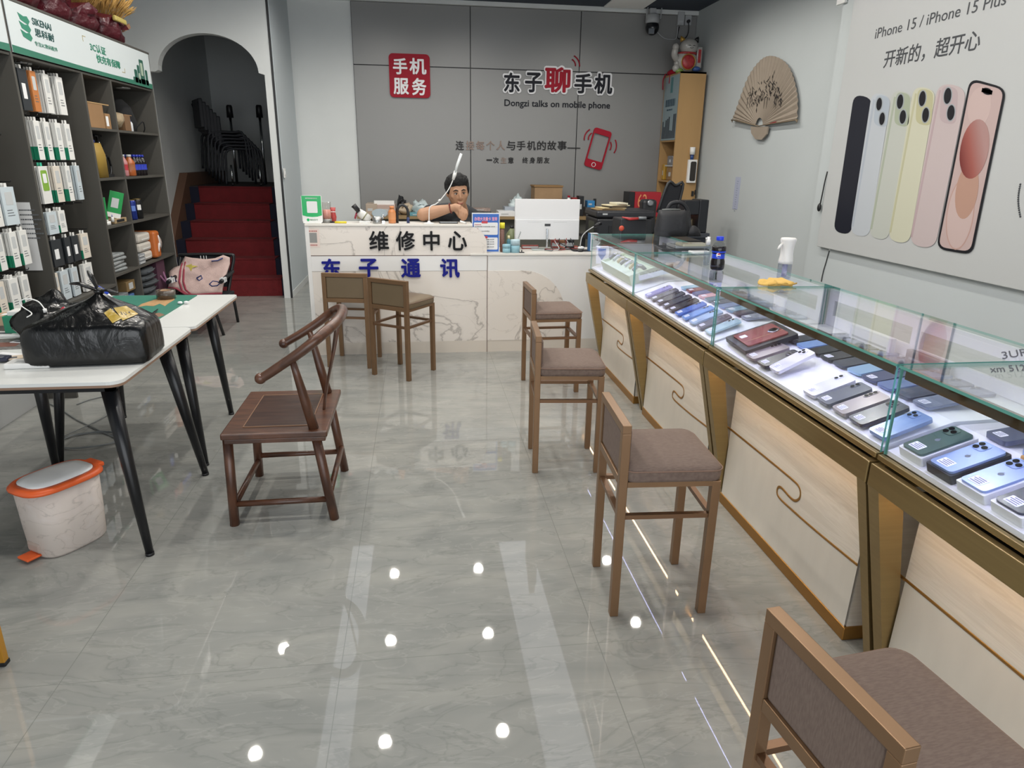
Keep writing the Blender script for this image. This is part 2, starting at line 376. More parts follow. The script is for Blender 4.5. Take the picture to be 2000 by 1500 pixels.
def counter(y0, y1, where, ends=(1, 1)):
    t = thing('glass_display_counter', where, 'display counter', (1.55, (y0+y1)/2, 0), 0, 'lit phone display counters')
    g = .003
    # brass frame: rim rail, recessed groove, apron
    m = MB()
    m.box((1.285, y0+g, .752), (1.87, y1-g, .768), .002)
    m.box((1.305, y0+g, .742), (1.85, y1-g, .752))
    m.box((1.268, y0+g, .672), (1.292, y1-g, .742), .003)
    m.box((1.845, y0+g, .672), (1.87, y1-g, .742)); m.box((1.292, y0+g, .672), (1.845, y0+.03, .742)); m.box((1.292, y1-.03, .672), (1.845, y1-g, .742))
    m.build('brass_frame', BRASS, t, world=True)
    for xa, xb, sgn in ((1.272, 1.42, 1), (1.866, 1.80, -1)):
        for ya, yb, s in ((y0+g, y0+.046, 1), (y1-g, y1-.052, -1)):
            m = MB()   # a leg that tapers to a narrow foot set back under the counter
            x1 = xa+sgn*.080; xf1 = xb+sgn*.046; fa, fb = ya+s*.006, yb-s*.002
            vs = [(xa, ya, .672), (x1, ya, .672), (x1, yb, .672), (xa, yb, .672), (xb, fa, 0), (xf1, fa, 0), (xf1, fb, 0), (xb, fb, 0)]
            m.poly([Vector(v) for v in vs], [(0, 1, 2, 3), (4, 5, 6, 7), (0, 1, 5, 4), (1, 2, 6, 5), (2, 3, 7, 6), (3, 0, 4, 7)])
            m.build('leg', BRASS, t, world=True)
    yi, yj = y0+.148, y1-.056
    # lower body: slanting front panel in two finishes divided by the brass line
    sc = (yj-yi)/1.02
    mid = (yi+yj)/2; c0 = (1.79+2.81)/2
    ln = [((y-c0)*sc+mid, z) for y, z in LINE]
    ln[0] = (yj, ln[0][1]); ln[-1] = (yi, ln[-1][1])
    # body carcass
    m = MB(); m.poly([Vector(v) for v in ((1.416, yi, .05), (1.78, yi, .05), (1.78, yi, .665), (1.431, yi, .665), (1.416, yj, .05), (1.78, yj, .05), (1.78, yj, .665), (1.431, yj, .665))],
                     [(0, 1, 2, 3), (4, 5, 6, 7), (1, 5, 6, 2), (3, 2, 6, 7), (0, 1, 5, 4), (0, 3, 7, 4)])
    m.build('body', PALEW, t, world=True)
    mono = [ln[0]]
    for q in ln[1:]:
        if q[0] < mono[-1][0]-.002: mono.append(q)
    mono[-1] = ln[-1]
    up = [(yj, .665)] + mono + [(yi, .665)]; lo = [(yj, .05), (yj, .664), (yi, .664), (yi, .05)]
    m = MB()
    for (ya_, za_), (yb_, zb_) in zip(mono, mono[1:]):
        m.poly([Vector((panel_x(z)-.0065, y, z)) for y, z in ((ya_, za_), (yb_, zb_), (yb_, .665), (ya_, .665))], [(0, 1, 2, 3)])
    m.build('upper_panel', PALEW, t, world=True)
    for nm, pl, mt in (('lower_panel', lo, PALES),):
        m = MB()
        xo = .0065 if nm == 'upper_panel' else .005
        fr = [m.bm.verts.new((panel_x(z)-xo, y, z)) for y, z in pl]
        f = m.bm.faces.new(fr); bmesh.ops.triangulate(m.bm, faces=[f], ngon_method='EAR_CLIP')
        m.build(nm, mt, t, world=True)
    m = MB(); m.tube([(panel_x(z)-.0068, y, z) for y, z in ln], .0012, 6, flat=4.5); m.build('brass_line', GOLD, t, world=True)
    m = MB(); m.box((1.402, yi-.008, 0), (1.83, yj+.008, .05), .003); m.build('plinth', GOLD, t, world=True)
    m = MB(); m.box((1.325, y0+.06, .655), (1.333, y1-.06, .658)); m.build('warm_light_strip', WARM, t, world=True)
    m = MB(); m.box((1.312, y0+.055, .6585), (1.352, y1-.055, .664)); m.box((1.348, y0+.055, .640), (1.352, y1-.055, .6585)); m.box((1.293, y0+.055, .664), (1.42, y1-.055, .668)); m.build('light_channel', mat('light_channel_grey', '6f6a60', .5), t, world=True)
    # display deck: slanting front, flatter back
    m = MB(); m.prism([(1.308, .768), (1.308, .782), (1.52, .852), (1.84, .862), (1.84, .768)], (0, y0+.01, 0), (1, 0, 0), (0, 0, 1), (0, y1-y0-.02, 0)); m.build('deck', DECK, t, world=True)
    # glass
    def pane(nm, a, b):
        m = MB(); m.box(a, b); o = m.build(nm, [GLASS, GEDGE], t, world=True)
        d = [abs(a[i]-b[i]) for i in range(3)]; ax = d.index(min(d))
        for p in o.data.polygons:
            if abs(p.normal[ax]) < .5: p.material_index = 1
        return o
    pane('front_pane', (XF, y0+.006, .768), (XF+.006, y1-.006, ZT-.008))
    pane('top_pane', (XF-.003, y0+.003, ZT-.008), (XBK, y1-.003, ZT))
    if ends[0]: pane('end_pane', (XF+.006, y0+.006, .768), (XBK-.03, y0+.012, ZT-.008))
    if ends[1]: pane('end_pane', (XF+.006, y1-.012, .768), (XBK-.03, y1-.006, ZT-.008))
    m = MB(); m.box((XF+.007, y0+.02, ZT-.013), (XF+.030, y1-.02, ZT-.0085)); m.box((XF+.007, y0+.02, ZT-.036), (XF+.0095, y1-.02, ZT-.013)); m.build('light_bar', mat('dark_brass', '5a4c38', .35, metal=.6), t, world=True)
    m = MB(); m.box((XF+.012, y0+.03, ZT-.0165), (XF+.022, y1-.03, ZT-.0132)); m.build('led_strip', COOL, t, world=True)
    # sliding doors at the back: white frames with glass
    ym = (y0+y1)/2
    for a, b, xo in ((y0+.01, ym+.02, 0), (ym-.02, y1-.01, .014)):
        m = MB(); X = XBK-.032+xo; z0, z1 = .864, ZT-.01; wd = .046
        for q in ((a, z0, b, z0+wd), (a, z1-wd, b, z1), (a, z0+wd, a+wd, z1-wd), (b-wd, z0+wd, b, z1-wd)):
            m.box((X, q[0], q[1]), (X+.012, q[2], q[3]))
        fr = m.build('sliding_door', WFRAME, t, world=True)
        m = MB(); m.box((X+.004, a+wd, z0+wd), (X+.008, b-wd, z1-wd)); m.build('door_glass', GLASS, fr, world=False) if 0 else None
        mm = MB(); mm.box((X+.004, a+wd, z0+wd), (X+.008, b-wd, z1-wd)); mm.bm.transform(MW[t.name].inverted()); mm.build('door_glass', GLASS, fr)
    return t
counter(5.16-1.10+.002, 5.16, 'farthest lit glass and brass display counter, beside the white reception desk', (1, 1))
counter(2.856, 4.058, 'second lit glass and brass display counter from the far end, under the soda bottle', (1, 1))
counter(1.648, 2.852, 'third lit glass and brass display counter from the far end, holding a boxed red-brown phone', (1, 1))
counter(.44, 1.644, 'nearest lit glass and brass display counter, at the right edge, boxed phones at its front', (1, 1))
# ================================================================ PHONES IN THE CASES
TAGM = mat('price_sticker', 'dfe0ea', .7)
LENS = mat('camera_lens', '0c0d12', .12)
def phone_mesh(parent, hexc, L=.158, Wd=.075, T=.009, cam='square', tagon=True, metal=.25, z0=0., logo=False, face='back'):
    body = mat('phone_'+hexc, hexc, .22, metal=metal)
    m = MB(); m.prism(rrect(L, Wd, .011), (0, 0, z0), (1, 0, 0), (0, 1, 0), (0, 0, T)); b = m.build('body', body, parent)
    if face == 'screen':
        m = MB(); m.prism(rrect(L-.008, Wd-.006, .009), (0, 0, z0+T), (1, 0, 0), (0, 1, 0), (0, 0, .0006)); m.build('screen', mat('phone_screen', '14161d', .08), parent)
    zc = z0+T
    if cam and face == 'back':
        dark = mat('phone_bump_'+hexc, hexc, .3, metal=.3)
        m = MB(); m2 = MB()
        if cam == 'square':
            cx, cy, s = L/2-.024, Wd/2-.022, .032; m.prism(rrect(s, s, .008, cx=cx, cy=cy), (0, 0, zc), (1, 0, 0), (0, 1, 0), (0, 0, .0015))
            pts = [(cx+.008, cy+.008), (cx-.008, cy+.008), (cx, cy-.008)]
            r = .0065
        elif cam == 'round':
            cx, cy = L/2-.03, 0.; m.lathe([(.022, 0), (.022, .002), (.018, .0028)], (cx, cy, zc), 22); pts = [(cx+.008, .006), (cx-.008, .006), (cx+.008, -.007), (cx-.008, -.007)]; r = .005
        elif cam == 'bar':
            cx, cy = L/2-.03, Wd/2-.013; m.prism(rrect(.05, .018, .008, cx=cx, cy=cy), (0, 0, zc), (1, 0, 0), (0, 1, 0), (0, 0, .0015)); pts = [(cx+.015, cy), (cx, cy), (cx-.015, cy)]; r = .0065
        else:
            cx, cy = L/2-.028, Wd/2-.015; m.prism(rrect(.034, .020, .008, cx=cx, cy=cy), (0, 0, zc), (1, 0, 0), (0, 1, 0), (0, 0, .0013)); pts = [(cx+.009, cy), (cx-.009, cy)]; r = .0065
        cb = m.build('camera_bump', dark, parent)
        for x, y in pts: m2.lathe([(r, 0), (r, .0012)], (x, y, zc+.0016), 12)
        m2.build('lenses', LENS, cb)
    if tagon:
        m = MB(); m.prism(rrect(.024, .032, .002, 1, cx=-L/2+.022, cy=.008 if not logo else .010), (0, 0, zc), (1, 0, 0), (0, 1, 0), (0, 0, .0005)); tg = m.build('price_sticker', TAGM, parent)
        m = MB()
        for k in range(4): m.box((-L/2+.0135+k*.005, -.003, zc+.0005), (-L/2+.0155+k*.005, .02-.004*(k % 2), zc+.0008))
        m.build('print', mat('sticker_print', '6a6a8c', .7), tg)
    if logo:
        m = MB(); m.ball((0, 0, zc), .0065, 8, (1, 1.05, .04)); m.box((.006, -.001, zc), (.010, .002, zc+.0003)); m.build('emblem', mat('emblem_'+hexc, '5c6478', .35, metal=.3), parent)
def place_phone(x, y, z, tilt, yaw, hexc, label, group, **k):
    t = thing('smartphone', label, 'phone', (x, y, z), 0, group)
    t.rotation_euler = (0, -math.radians(tilt), math.radians(yaw))
    phone_mesh(t, hexc, **k); return t
DK = lambda x: .782+(x-1.308)*.07/.212 if x < 1.52 else .852+(x-1.52)*.01/.32
ORD = ['first', 'second', 'third', 'fourth', 'fifth', 'sixth', 'seventh', 'eighth', 'ninth', 'tenth', 'eleventh', 'twelfth']
# second case: ten slim phones in the front row
fr = [('8b86c9', 'lilac', 'pill'), ('5b5c6a', 'slate grey', 'pill'), ('4f505c', 'dark slate', 'pill'), ('444654', 'graphite', 'pill'), ('33343e', 'charcoal', 'pill'),
      ('4a74c4', 'bright blue', 'pill'), ('6f9ad6', 'sky blue', 'pill'), ('9db8d8', 'icy white-blue', 'bar'), ('585c70', 'dull violet-grey', 'round'), ('bcd6e2', 'silvery aqua', 'pill')]
for i, (h, nm, cm) in enumerate(fr):
    y = 3.86-i*.100
    place_phone(1.398, y, DK(1.398)+.014, 22, -3+random.uniform(-2, 2), h, '%s phone, %s from the far end front row of the second case' % (nm, ORD[i]), 'front row phones of the second case', cam=cm)
sr = [('9fc6dd', 'pale aqua'), ('7d2a3a', 'dark crimson'), ('3a4488', 'navy blue'), ('d9a7b6', 'pale pink'), ('5f7d93', 'teal-grey'), ('46506a', 'dusky blue'), ('6d83b0', 'steel blue'), ('7fa6bf', 'light teal'), ('3c4258', 'ink blue'), ('8b90a6', 'pearl grey')]
for i, (h, nm) in enumerate(sr):
    y = 3.78-i*.088
    place_phone(1.588, y, DK(1.588)+.013, 8, random.uniform(-4, 4), h, '%s phone, %s from the far end, second row of the second case' % (nm, ORD[i]), 'second row phones of the second case', cam='pill', tagon=(i % 2 == 1))
for i in range(9):
    y = 3.70-i*.090
    place_phone(1.727, y, DK(1.727)+.002, 1, random.uniform(-5, 5), ['6f7fa6', '59627c', '7488a6', '4b566e', '8495b2', '5a6a8c'][i % 6], 'grey-blue phone, %s from the far end, back row of the second case' % ORD[i], 'back row phones of the second case', cam='round' if i % 2 else 'pill', tagon=False)
# third case
def box_phone(x, y, z, tilt, boxhex, hexc, label, group, L=.168, Wd=.090, H=.026, cam='square', logo=True, nm='phone_box', **k):
    t = thing(nm, label, 'phone box', (x, y, z), 0, group); t.rotation_euler = (0, -math.radians(tilt), 0)
    m = MB(); m.prism(rrect(L, Wd, .004, 2), (0, 0, 0), (1, 0, 0), (0, 1, 0), (0, 0, H)); m.build('box', mat('box_'+boxhex, boxhex, .5), t)
    s = thing('smartphone', label.replace('box', 'boxed phone') if 0 else 'lying on its box: ' + label, 'phone', (0, 0, 0)); s.name = 'phone_tmp'
    bpy.data.objects.remove(s)
    b = mat('phone_'+hexc, hexc, .22, metal=.25)
    m = MB(); m.prism(rrect(L-.012, Wd-.012, .011), (0, 0, H), (1, 0, 0), (0, 1, 0), (0, 0, .007)); ph = m.build('phone', b, t)
    L2, W2, zc = L-.012, Wd-.012, H+.007
    m = MB(); cx, cy = L2/2-.026, W2/2-.024; m.prism(rrect(.036, .036, .009, cx=cx, cy=cy), (0, 0, zc), (1, 0, 0), (0, 1, 0), (0, 0, .0015)); m.build('camera_bump', mat('phone_bump_'+hexc, hexc, .35, metal=.3), ph)
    m = MB()
    for q in ((cx+.009, cy+.009), (cx-.009, cy+.009), (cx, cy-.009)): m.lathe([(.0075, 0), (.0075, .002)], (q[0], q[1], zc+.0014), 14)
    m.build('lenses', LENS, ph)
    m = MB(); m.ball((0, 0, zc), .007, 8, (1, 1.05, .04)); m.box((.0065, -.001, zc), (.010, .002, zc+.0003)); m.build('emblem', mat('emblem_'+hexc, '5c6478', .35, metal=.3), ph)
    m = MB(); m.prism(rrect(.028, .040, .002, 1, cx=-L2/2+.024, cy=.006), (0, 0, zc), (1, 0, 0), (0, 1, 0), (0, 0, .0005)); tg = m.build('price_sticker', TAGM, ph)
    m = MB()
    for k2 in range(4): m.box((-L2/2+.014+k2*.006, -.009, zc+.0005), (-L2/2+.0165+k2*.006, .022-.006*(k2 % 2), zc+.0008))
    m.build('print', mat('sticker_print', '6a6a8c', .7), ph)
    return t
g3 = 'front row phones of the third case'
t = thing('phone_box', 'open black box holding a red-brown leather-backed phone, third case', 'phone box', (1.436, 2.665, DK(1.436)+.016)); t.rotation_euler = (0, -math.radians(19), math.radians(-4))
m = MB(); o = rrect(.225, .235, .006, 2); m.prism(o, (0, 0, 0), (1, 0, 0), (0, 1, 0), (0, 0, .020)); m.build('tray', mat('box_black', '24252b', .5), t)
m = MB(); m.prism(rrect(.175, .175, .012), (0, 0, .020), (1, 0, 0), (0, 1, 0), (0, 0, .006)); ph = m.build('phone_back', mat('red_leather', '7d3a38', .55, bump=.2, bs=200), t)
m = MB(); m.lathe([(.024, 0), (.024, .003), (.019, .005)], (.055, -.01, .026), 24); m.build('camera_ring', mat('ring_silver', '9c97a0', .2, metal=.8), ph)
m = MB(); m.lathe([(.016, 0), (.016, .002)], (.055, -.01, .031), 20); m.build('lenses', LENS, ph)
m = MB(); m.box((-.087, -.033, .026), (.087, -.030, .0265)); m.build('seam', mat('seam_gold', 'b08a6a', .4), ph)
m = MB(); m.prism(rrect(.028, .034, .002, 1, cx=-.06, cy=.035), (0, 0, .026), (1, 0, 0), (0, 1, 0), (0, 0, .0005)); m.build('price_sticker', TAGM, ph)
c3 = [(2.515, '8b8188', 'champagne grey', 'bar', 14), (2.415, '3b3d48', 'graphite', 'round', 14), (2.325, 'd5d3dc', 'white propped-up', 'square', 24),
      (2.075, 'c9c9d6', 'silver-white', 'pill', 17), (1.985, '4a5060', 'dark grey', 'pill', 17), (1.895, '8e8689', 'beige', 'bar', 17), (1.805, '2f3444', 'blue-black', 'square', 17), (1.705, '6f8cc2', 'cornflower blue', 'square', 17)]
for i, (y, h, nm, cm, tl) in enumerate(c3):
    x = 1.392
    place_phone(x, y, DK(x)+(.012 if tl < 20 else .03), tl+3, random.uniform(-3, 3), h, '%s phone, %s from the far end, front row of the third case' % (nm, ORD[i]), g3, cam=cm, T=.012)
c3b = [(2.55, '40414b', 'black triple-lens', 'bar'), (2.44, '7c9bd0', 'powder blue', 'bar'), (2.33, '23242c', 'black', 'pill'), (2.22, '292b33', 'jet black', 'round'), (2.09, '39404e', 'smoke grey', 'round'),
       (1.97, '8fb0cf', 'ring-lens blue-green', 'round'), (1.85, '4a5272', 'indigo', 'square'), (1.74, '6579a8', 'slate blue', 'square'), (1.66, '33394c', 'midnight blue', 'bar'), (1.58, '7d86a0', 'ash blue', 'pill'), (1.50, '50566c', 'lead grey', 'square')]
c3b = [(2.555-i*.086, *q[1:]) for i, q in enumerate(c3b)]
c3b = c3b[:10]
for i, (y, h, nm, cm) in enumerate(c3b):
    place_phone(1.580, y, DK(1.580)+.014, 9, random.uniform(-4, 4), h, '%s phone, %s from the far end, second row of the third case' % (nm, ORD[i]), 'second row phones of the third case', cam=cm, tagon=(i % 3 == 0))
for i in range(9):
    y = 2.60-i*.092
    place_phone(1.727, y, DK(1.727)+.002, 1, random.uniform(-5, 5), ['5b6078', '8a8fa8', '3e4456', '6c7ba4', '55607e', '3a4258', '7286ac'][i % 7], 'grey or blue phone, %s from the far end, back row of the third case' % ORD[i], 'back row phones of the third case', cam='pill', tagon=False)
# nearest case
c4 = [(1.555, 'dfe0e2', '46605c', 'white box with a dark green phone on it'), (1.447, '1e2128', '8ea3cf', 'black box with a pale blue phone on it'), (1.340, 'dcdde2', '8598c6', 'white box with a light blue phone on it'),
      (1.232, 'e3e3e8', '1f2740', 'white box with a navy phone on it'), (1.124, 'ececf2', 'dadbe8', 'white box with a white phone on it'), (1.016, 'e2e2e8', '7a6f86', 'white box with a mauve phone on it'), (.908, 'dfe0e2', '2c2d33', 'white box with a black phone on it')]
for y, bh, h, nm in c4:
    box_phone(1.398, y, DK(1.398)+.001, 18.5, bh, h, nm + ', front row of the nearest case', 'boxed phones of the nearest case')
c4b = [(1.50, '5b6078', 'grey-violet'), (1.385, '8ea3cf', 'periwinkle'), (1.27, '5f7f88', 'sea green'), (1.155, '3a4c8c', 'royal blue'), (1.04, '8fc0d4', 'aqua'), (.925, 'c9a0b0', 'rose')]
for i, (y, h, nm) in enumerate(c4b):
    place_phone(1.590, y, DK(1.59)+.015, 10, random.uniform(-4, 4), h, '%s phone, %s from the far end, second row of the nearest case' % (nm, ORD[i]), 'second row phones of the nearest case', cam='square', T=.014)
t = thing('tan_box', 'flat tan box lying in the nearest case behind the boxed phones', 'box', (1.515, 1.19, .857)); m = MB(); m.box((-.035, -.18, 0), (.035, .2, .012), .003); m.build('tray', mat('tan_card', 'b98c56', .7), t); m = MB(); m.box((-.028, -.17, .012), (.028, .19, .014)); m.build('lid', mat('tan_card_lid', 'c59a62', .7), t)
for i in range(6):
    y = 1.55-i*.11
    place_phone(1.727, y, DK(1.727)+.002, 1, random.uniform(-5, 5), ['8fb9cf', '6f7da8', '98a8cc', '4d5a7c', '7f93bd', '66708c'][i], 'light or blue phone, %s from the far end, back row of the nearest case' % ORD[i], 'back row phones of the nearest case', cam='round', tagon=False)
# farthest case: green-white trays with watches and clear cases
t = thing('display_tray', 'long pale green tray of wrist bands and clear cases in the farthest case', 'tray', (1.415, 4.60, DK(1.415)+.0145)); t.rotation_euler = (0, -.319, 0)
GT = mat('pale_green_tray', 'b9c9b0', .5)
m = MB(); m.box((-.075, -.36, -.012), (-.065, .36, .052)); m.box((.11, -.36, -.012), (.12, .36, .07)); m.box((-.065, .35, -.012), (.11, .36, .055)); m.box((-.065, -.36, -.012), (.11, -.35, .055)); m.box((-.065, -.35, .03), (.11, .35, .036)); m.build('tray', GT, t)
for i in range(7):
    y = 4.90-i*.095
    w = thing('wrist_watch', '%s wrist band from the far end of the pale green tray' % ORD[i], 'watch', (1.42, y, .884), .3+.1*(i % 3), 'watches in the green tray')
    m = MB(); m.tube([(-.05+.10*k/10, 0, .028*math.sin(PI*k/10)) for k in range(11)], .006, 6, flat=2.2); m.build('strap', mat(['strap_grey', 'strap_silver', 'strap_gold'][i % 3], ['6a6c72', 'b9bcc4', 'b0a078'][i % 3], .4, metal=.4), w)
    m = MB(); m.lathe([(.018, 0), (.018, .008), (.015, .010)], (0, 0, .028), 16); m.build('case', mat('watch_case', 'c4c6cc', .2, metal=.8), w)
t = thing('tilted_tray', 'clear tray of grey accessories tilted at the near end of the farthest case', 'tray', (1.50, 4.205, .876), -.3); t.rotation_euler = (0, -.3, -.35)
m = MB()
for q in ((-.11, -.085, -.105, .085), (.105, -.085, .11, .085), (-.105, -.085, .105, -.08), (-.105, .08, .105, .085)): m.box((q[0], q[1], 0), (q[2], q[3], .03))
m.build('rim', mat('frosted_tray', 'cfd3dc', .3), t)
m = MB(); m.box((-.105, -.08, 0), (.105, .08, .012)); m.build('insert', mat('grey_insert', '6e7486', .6), t)
m = MB()
for k in range(9): m.box((-.09+k*.021, -.06, .012), (-.078+k*.021, .05, .02), .002)
m.build('adapters', mat('dark_adapters', '434858', .4), t)
tray = t
# boxes on the low shelf of the back part
for i, (y, L, h, nm) in enumerate([(2.45, .26, 'd7d7e4', 'white'), (2.13, .2, '57545f', 'dark grey'), (1.42, .24, '4a3f5e', 'purple'), (1.12, .26, 'd8d8e6', 'white, lettered')]):
    t = thing('flat_box', '%s flat box standing against the sliding door, %s of four from the far end' % (nm, ORD[i]), 'box', (1.79, y, .866)); m = MB(); m.box((-.012, -L/2, 0), (.012, L/2, .06 if i % 2 == 0 else .045), .003); m.build('carton', mat('flat_'+h, h, .5), t)
    m = MB(); m.box((-.0125, -L/2+.02, .012), (-.012, L/2-.02, .02)); m.build('label_strip', mat('strip_grey', '8c8ca0', .5), t)
for y in (2.35, 3.3, 1.35):
    t = thing('stylus', {2.35: 'long dark stylus lying by the third case door', 3.3: 'grey stylus lying at the back of the second case', 1.35: 'pale stylus lying by the nearest case door'}[y], 'stylus', (1.70, y, .868), .15, None)
    m = MB(); m.tube([(0, -.12, 0), (0, .10, 0), (0, .12, 0)], [.004, .004, .001], 6); m.build('barrel', mat('stylus_'+str(y), {2.35: '3a3c48', 3.3: '80849a', 1.35: 'c6c8d6'}[y], .4), t)
    m = MB(); m.tube([(0, .12, 0), (0, .135, 0)], [.002, .001], 6); m.build('tip', BLACK, t)
# ================================================================ STOOLS, CHAIRS, TABLES
BRONZE = mat('bronze_metal', '876a4f', .38, metal=.6, var=.05, vs=8)
BRONZED = mat('bronze_stretcher', '7a5c44', .38, metal=.6)
def f_cord(nt, b):
    a = noisy(nt, 60, 2, (1, 5, 1)); c = ramp(nt, a, [(.35, '6a5a52'), (.65, '75655c')]); nt.links.new(c, b.inputs['Base Color'])
    bp = nt.nodes.new('ShaderNodeBump'); bp.inputs['Strength'].default_value = .35; bp.inputs['Distance'].default_value = .002
    nt.links.new(a, bp.inputs['Height']); nt.links.new(bp.outputs[0], b.inputs['Normal'])
CORD = nodes_mat('taupe_corduroy', f_cord, rough=.95)
LEATH = mat('olive_brown_leatherette', '6a5b46', .4, var=.05)
def make_stool(label, fab, loc, yaw, group):
    t = thing('bar_stool', label, 'stool', loc, math.radians(yaw), group)
    w, d, s = .352, .345, .030
    hx, hy = w/2, d/2
    for sy in (-1, 1):
        m = MB(); m.box((-hx, sy*hy, 0), (-hx+s, sy*(hy-s), .706), .002); m.build('leg', BRONZE, t)
        m = MB(); m.box((hx-s, sy*hy, 0), (hx, sy*(hy-s), .53), .002); m.build('leg', BRONZE, t)
    m = MB(); m.box((-hx, -hy, .706), (-hx+s, hy, .736), .002); m.build('top_rail', BRONZE, t)
    m = MB(); m.box((-hx, -hy+s, .515), (-hx+s, hy-s, .545), .002); m.build('lower_rail', BRONZE, t)
    m = MB(); m.box((-hx+.006, -hy+s, .545), (-hx+s+.012, hy-s, .706), .008); m.build('back_panel', fab, t)
    m = MB()
    for a, b in (((-hx+s, -hy, .512), (hx-s, -hy+s*.8, .532)), ((-hx+s, hy-s*.8, .512), (hx-s, hy, .532)), ((hx-s, -hy+s, .512), (hx, hy-s, .532))): m.box(a, b)
    m.build('seat_frame', BRONZE, t)
    m = MB(); z = .388
    for a, b in (((-hx+s, -hy+.006, z), (hx-s, -hy+.026, z+.016)), ((-hx+s, hy-.026, z), (hx-s, hy-.006, z+.016)), ((-hx+.006, -hy+s, z), (-hx+.026, hy-s, z+.016)), ((hx-.026, -hy+s, z), (hx-.006, hy-s, z+.016))): m.box(a, b)
    m.build('stretcher', BRONZED, t)
    # padded seat: domed, rounded corners
    m = MB(); N = 16; prof = [(.0, .533, .985), (.004, .545, 1.0), (.004, .566, 1.0), (.0, .577, .985), (-.02, .588, .9), (-.08, .596, .55)]
    rings = []
    for dx, z, k in prof:
        o = rrect((w-.022)*k+.01, (d+.016)*k, .035*k+.005, 5, cx=.012)
        rings.append([m.bm.verts.new((x, y, z)) for x, y in o])
    for a, b in zip(rings, rings[1:]):
        for k in range(len(a)): f = m.bm.faces.new((a[k], a[(k+1) % len(a)], b[(k+1) % len(a)], b[k])); f.smooth = True
    f = m.bm.faces.new(rings[-1]); f.smooth = True; m.bm.faces.new(rings[0][::-1])
    st = m.build('seat', fab, t)
    m = MB(); o = rrect(w-.012+.004, d+.018, .04, 6, cx=.012); m.tube([(x, y, .572) for x, y in o], .0022, 5, closed=True); m.build('piping', mat('piping', '7d6355', .8), st)
    for sx in (-1, 1):
        for sy in (-1, 1):
            m = MB(); m.box((sx*(hx-.028), sy*(hy-.028), .0), (sx*(hx-.002), sy*(hy-.002), .004)); m.build('foot_cap', BLACK, t)
    return t
gs = 'low-backed bar stools along the counters'
s0 = make_stool('brown corduroy bar stool nearest the white desk among those along the glass counters', CORD, (.905, 4.64, 0), 2, gs)
dup(s0, (.742, 3.358, 0), math.radians(-5), 'brown corduroy bar stool second from the white desk, mid-aisle by the glass counters')
dup(s0, (.826, 2.165, 0), math.radians(-3), 'brown corduroy bar stool standing alone in the foreground before the third glass case')
dup(s0, (.842, .895, 0), math.radians(7), 'nearest brown bar stool, cut off at the bottom right corner of the view')
s1 = make_stool('right-hand bar stool with a leatherette seat at the white reception desk, turned at an angle', LEATH, (-.142, 5.061, 0), 55, gs)
dup(s1, (-.535, 5.38, 0), math.radians(79), 'left-hand bar stool tucked against the white reception desk, behind another stool')
# ---- dark wooden horseshoe armchair
def f_rose(nt, b):
    a = noisy(nt, 6, 6, (1, 8, 1), (0, 0, .1), .8); c = ramp(nt, a, [(.35, '3d2418'), (.6, '5c3a28'), (.75, '4b2d1f')]); nt.links.new(c, b.inputs['Base Color'])
ROSE = nodes_mat('dark_rosewood', f_rose, rough=.36, coat=.15)
def f_rose2(nt, b):
    a = noisy(nt, 5, 5, (1, 14, 1), (0, 0, 0), .4); c = ramp(nt, a, [(.4, '33211b'), (.6, '473026')]); nt.links.new(c, b.inputs['Base Color'])
ROSEP = nodes_mat('dark_seat_panel', f_rose2, rough=.3)
t = thing('wooden_armchair', 'dark rosewood armchair with curved horseshoe rail, standing alone on the tiled floor', 'chair', (-.635, 3.07, 0))
AC = t
m = MB(); m.box((-.855, 2.79, .412), (-.415, 3.36, .44), .006); se = m.build('seat', ROSE, t, world=True)
m = MB(); m.box((-.775, 2.865, .440), (-.495, 3.285, .4425)); m.build('seat_panel', ROSEP, se)
bpy.data.objects['seat_panel'].data.transform(MW[t.name].inverted())
m = MB()
for q in ((-.778, 2.862, -.492, 2.868), (-.778, 3.282, -.492, 3.288), (-.778, 2.868, -.774, 3.282), (-.496, 2.868, -.492, 3.282)): m.box((q[0], q[1], .4405), (q[2], q[3], .4435))
m.bm.transform(MW[t.name].inverted()); m.build('inlay', mat('inlay_line', '7a5a42', .4), se)
m = MB(); m.box((-.845, 2.80, .390), (-.425, 3.35, .412), .004); m.build('apron', ROSE, t, world=True)
for a, b, up in (((-.835, 2.825, .41), (-.845, 2.815, 0), 0), ((-.835, 3.325, .41), (-.845, 3.315, 0), 0), ((-.47, 2.83, .41), (-.415, 2.825, 0), 1), ((-.47, 3.32, .41), (-.42, 3.335, 0), 1)):
    a, b = Vector(a), Vector(b); m = MB(); m.tube([b, b+(a-b)*.5, a], [.021, .0215, .0215], 10); m.build('leg', ROSE, t, world=True)
for a, b in (((-.843, 2.817, .10), (-.43, 2.826, .10)), ((-.843, 3.317, .11), (-.43, 3.33, .11)), ((-.842, 2.817, .085), (-.842, 3.317, .085)), ((-.425, 2.826, .135), (-.428, 3.332, .135))): m = MB(); m.tube([a, b], .014, 8); m.build('stretcher', ROSE, t, world=True)
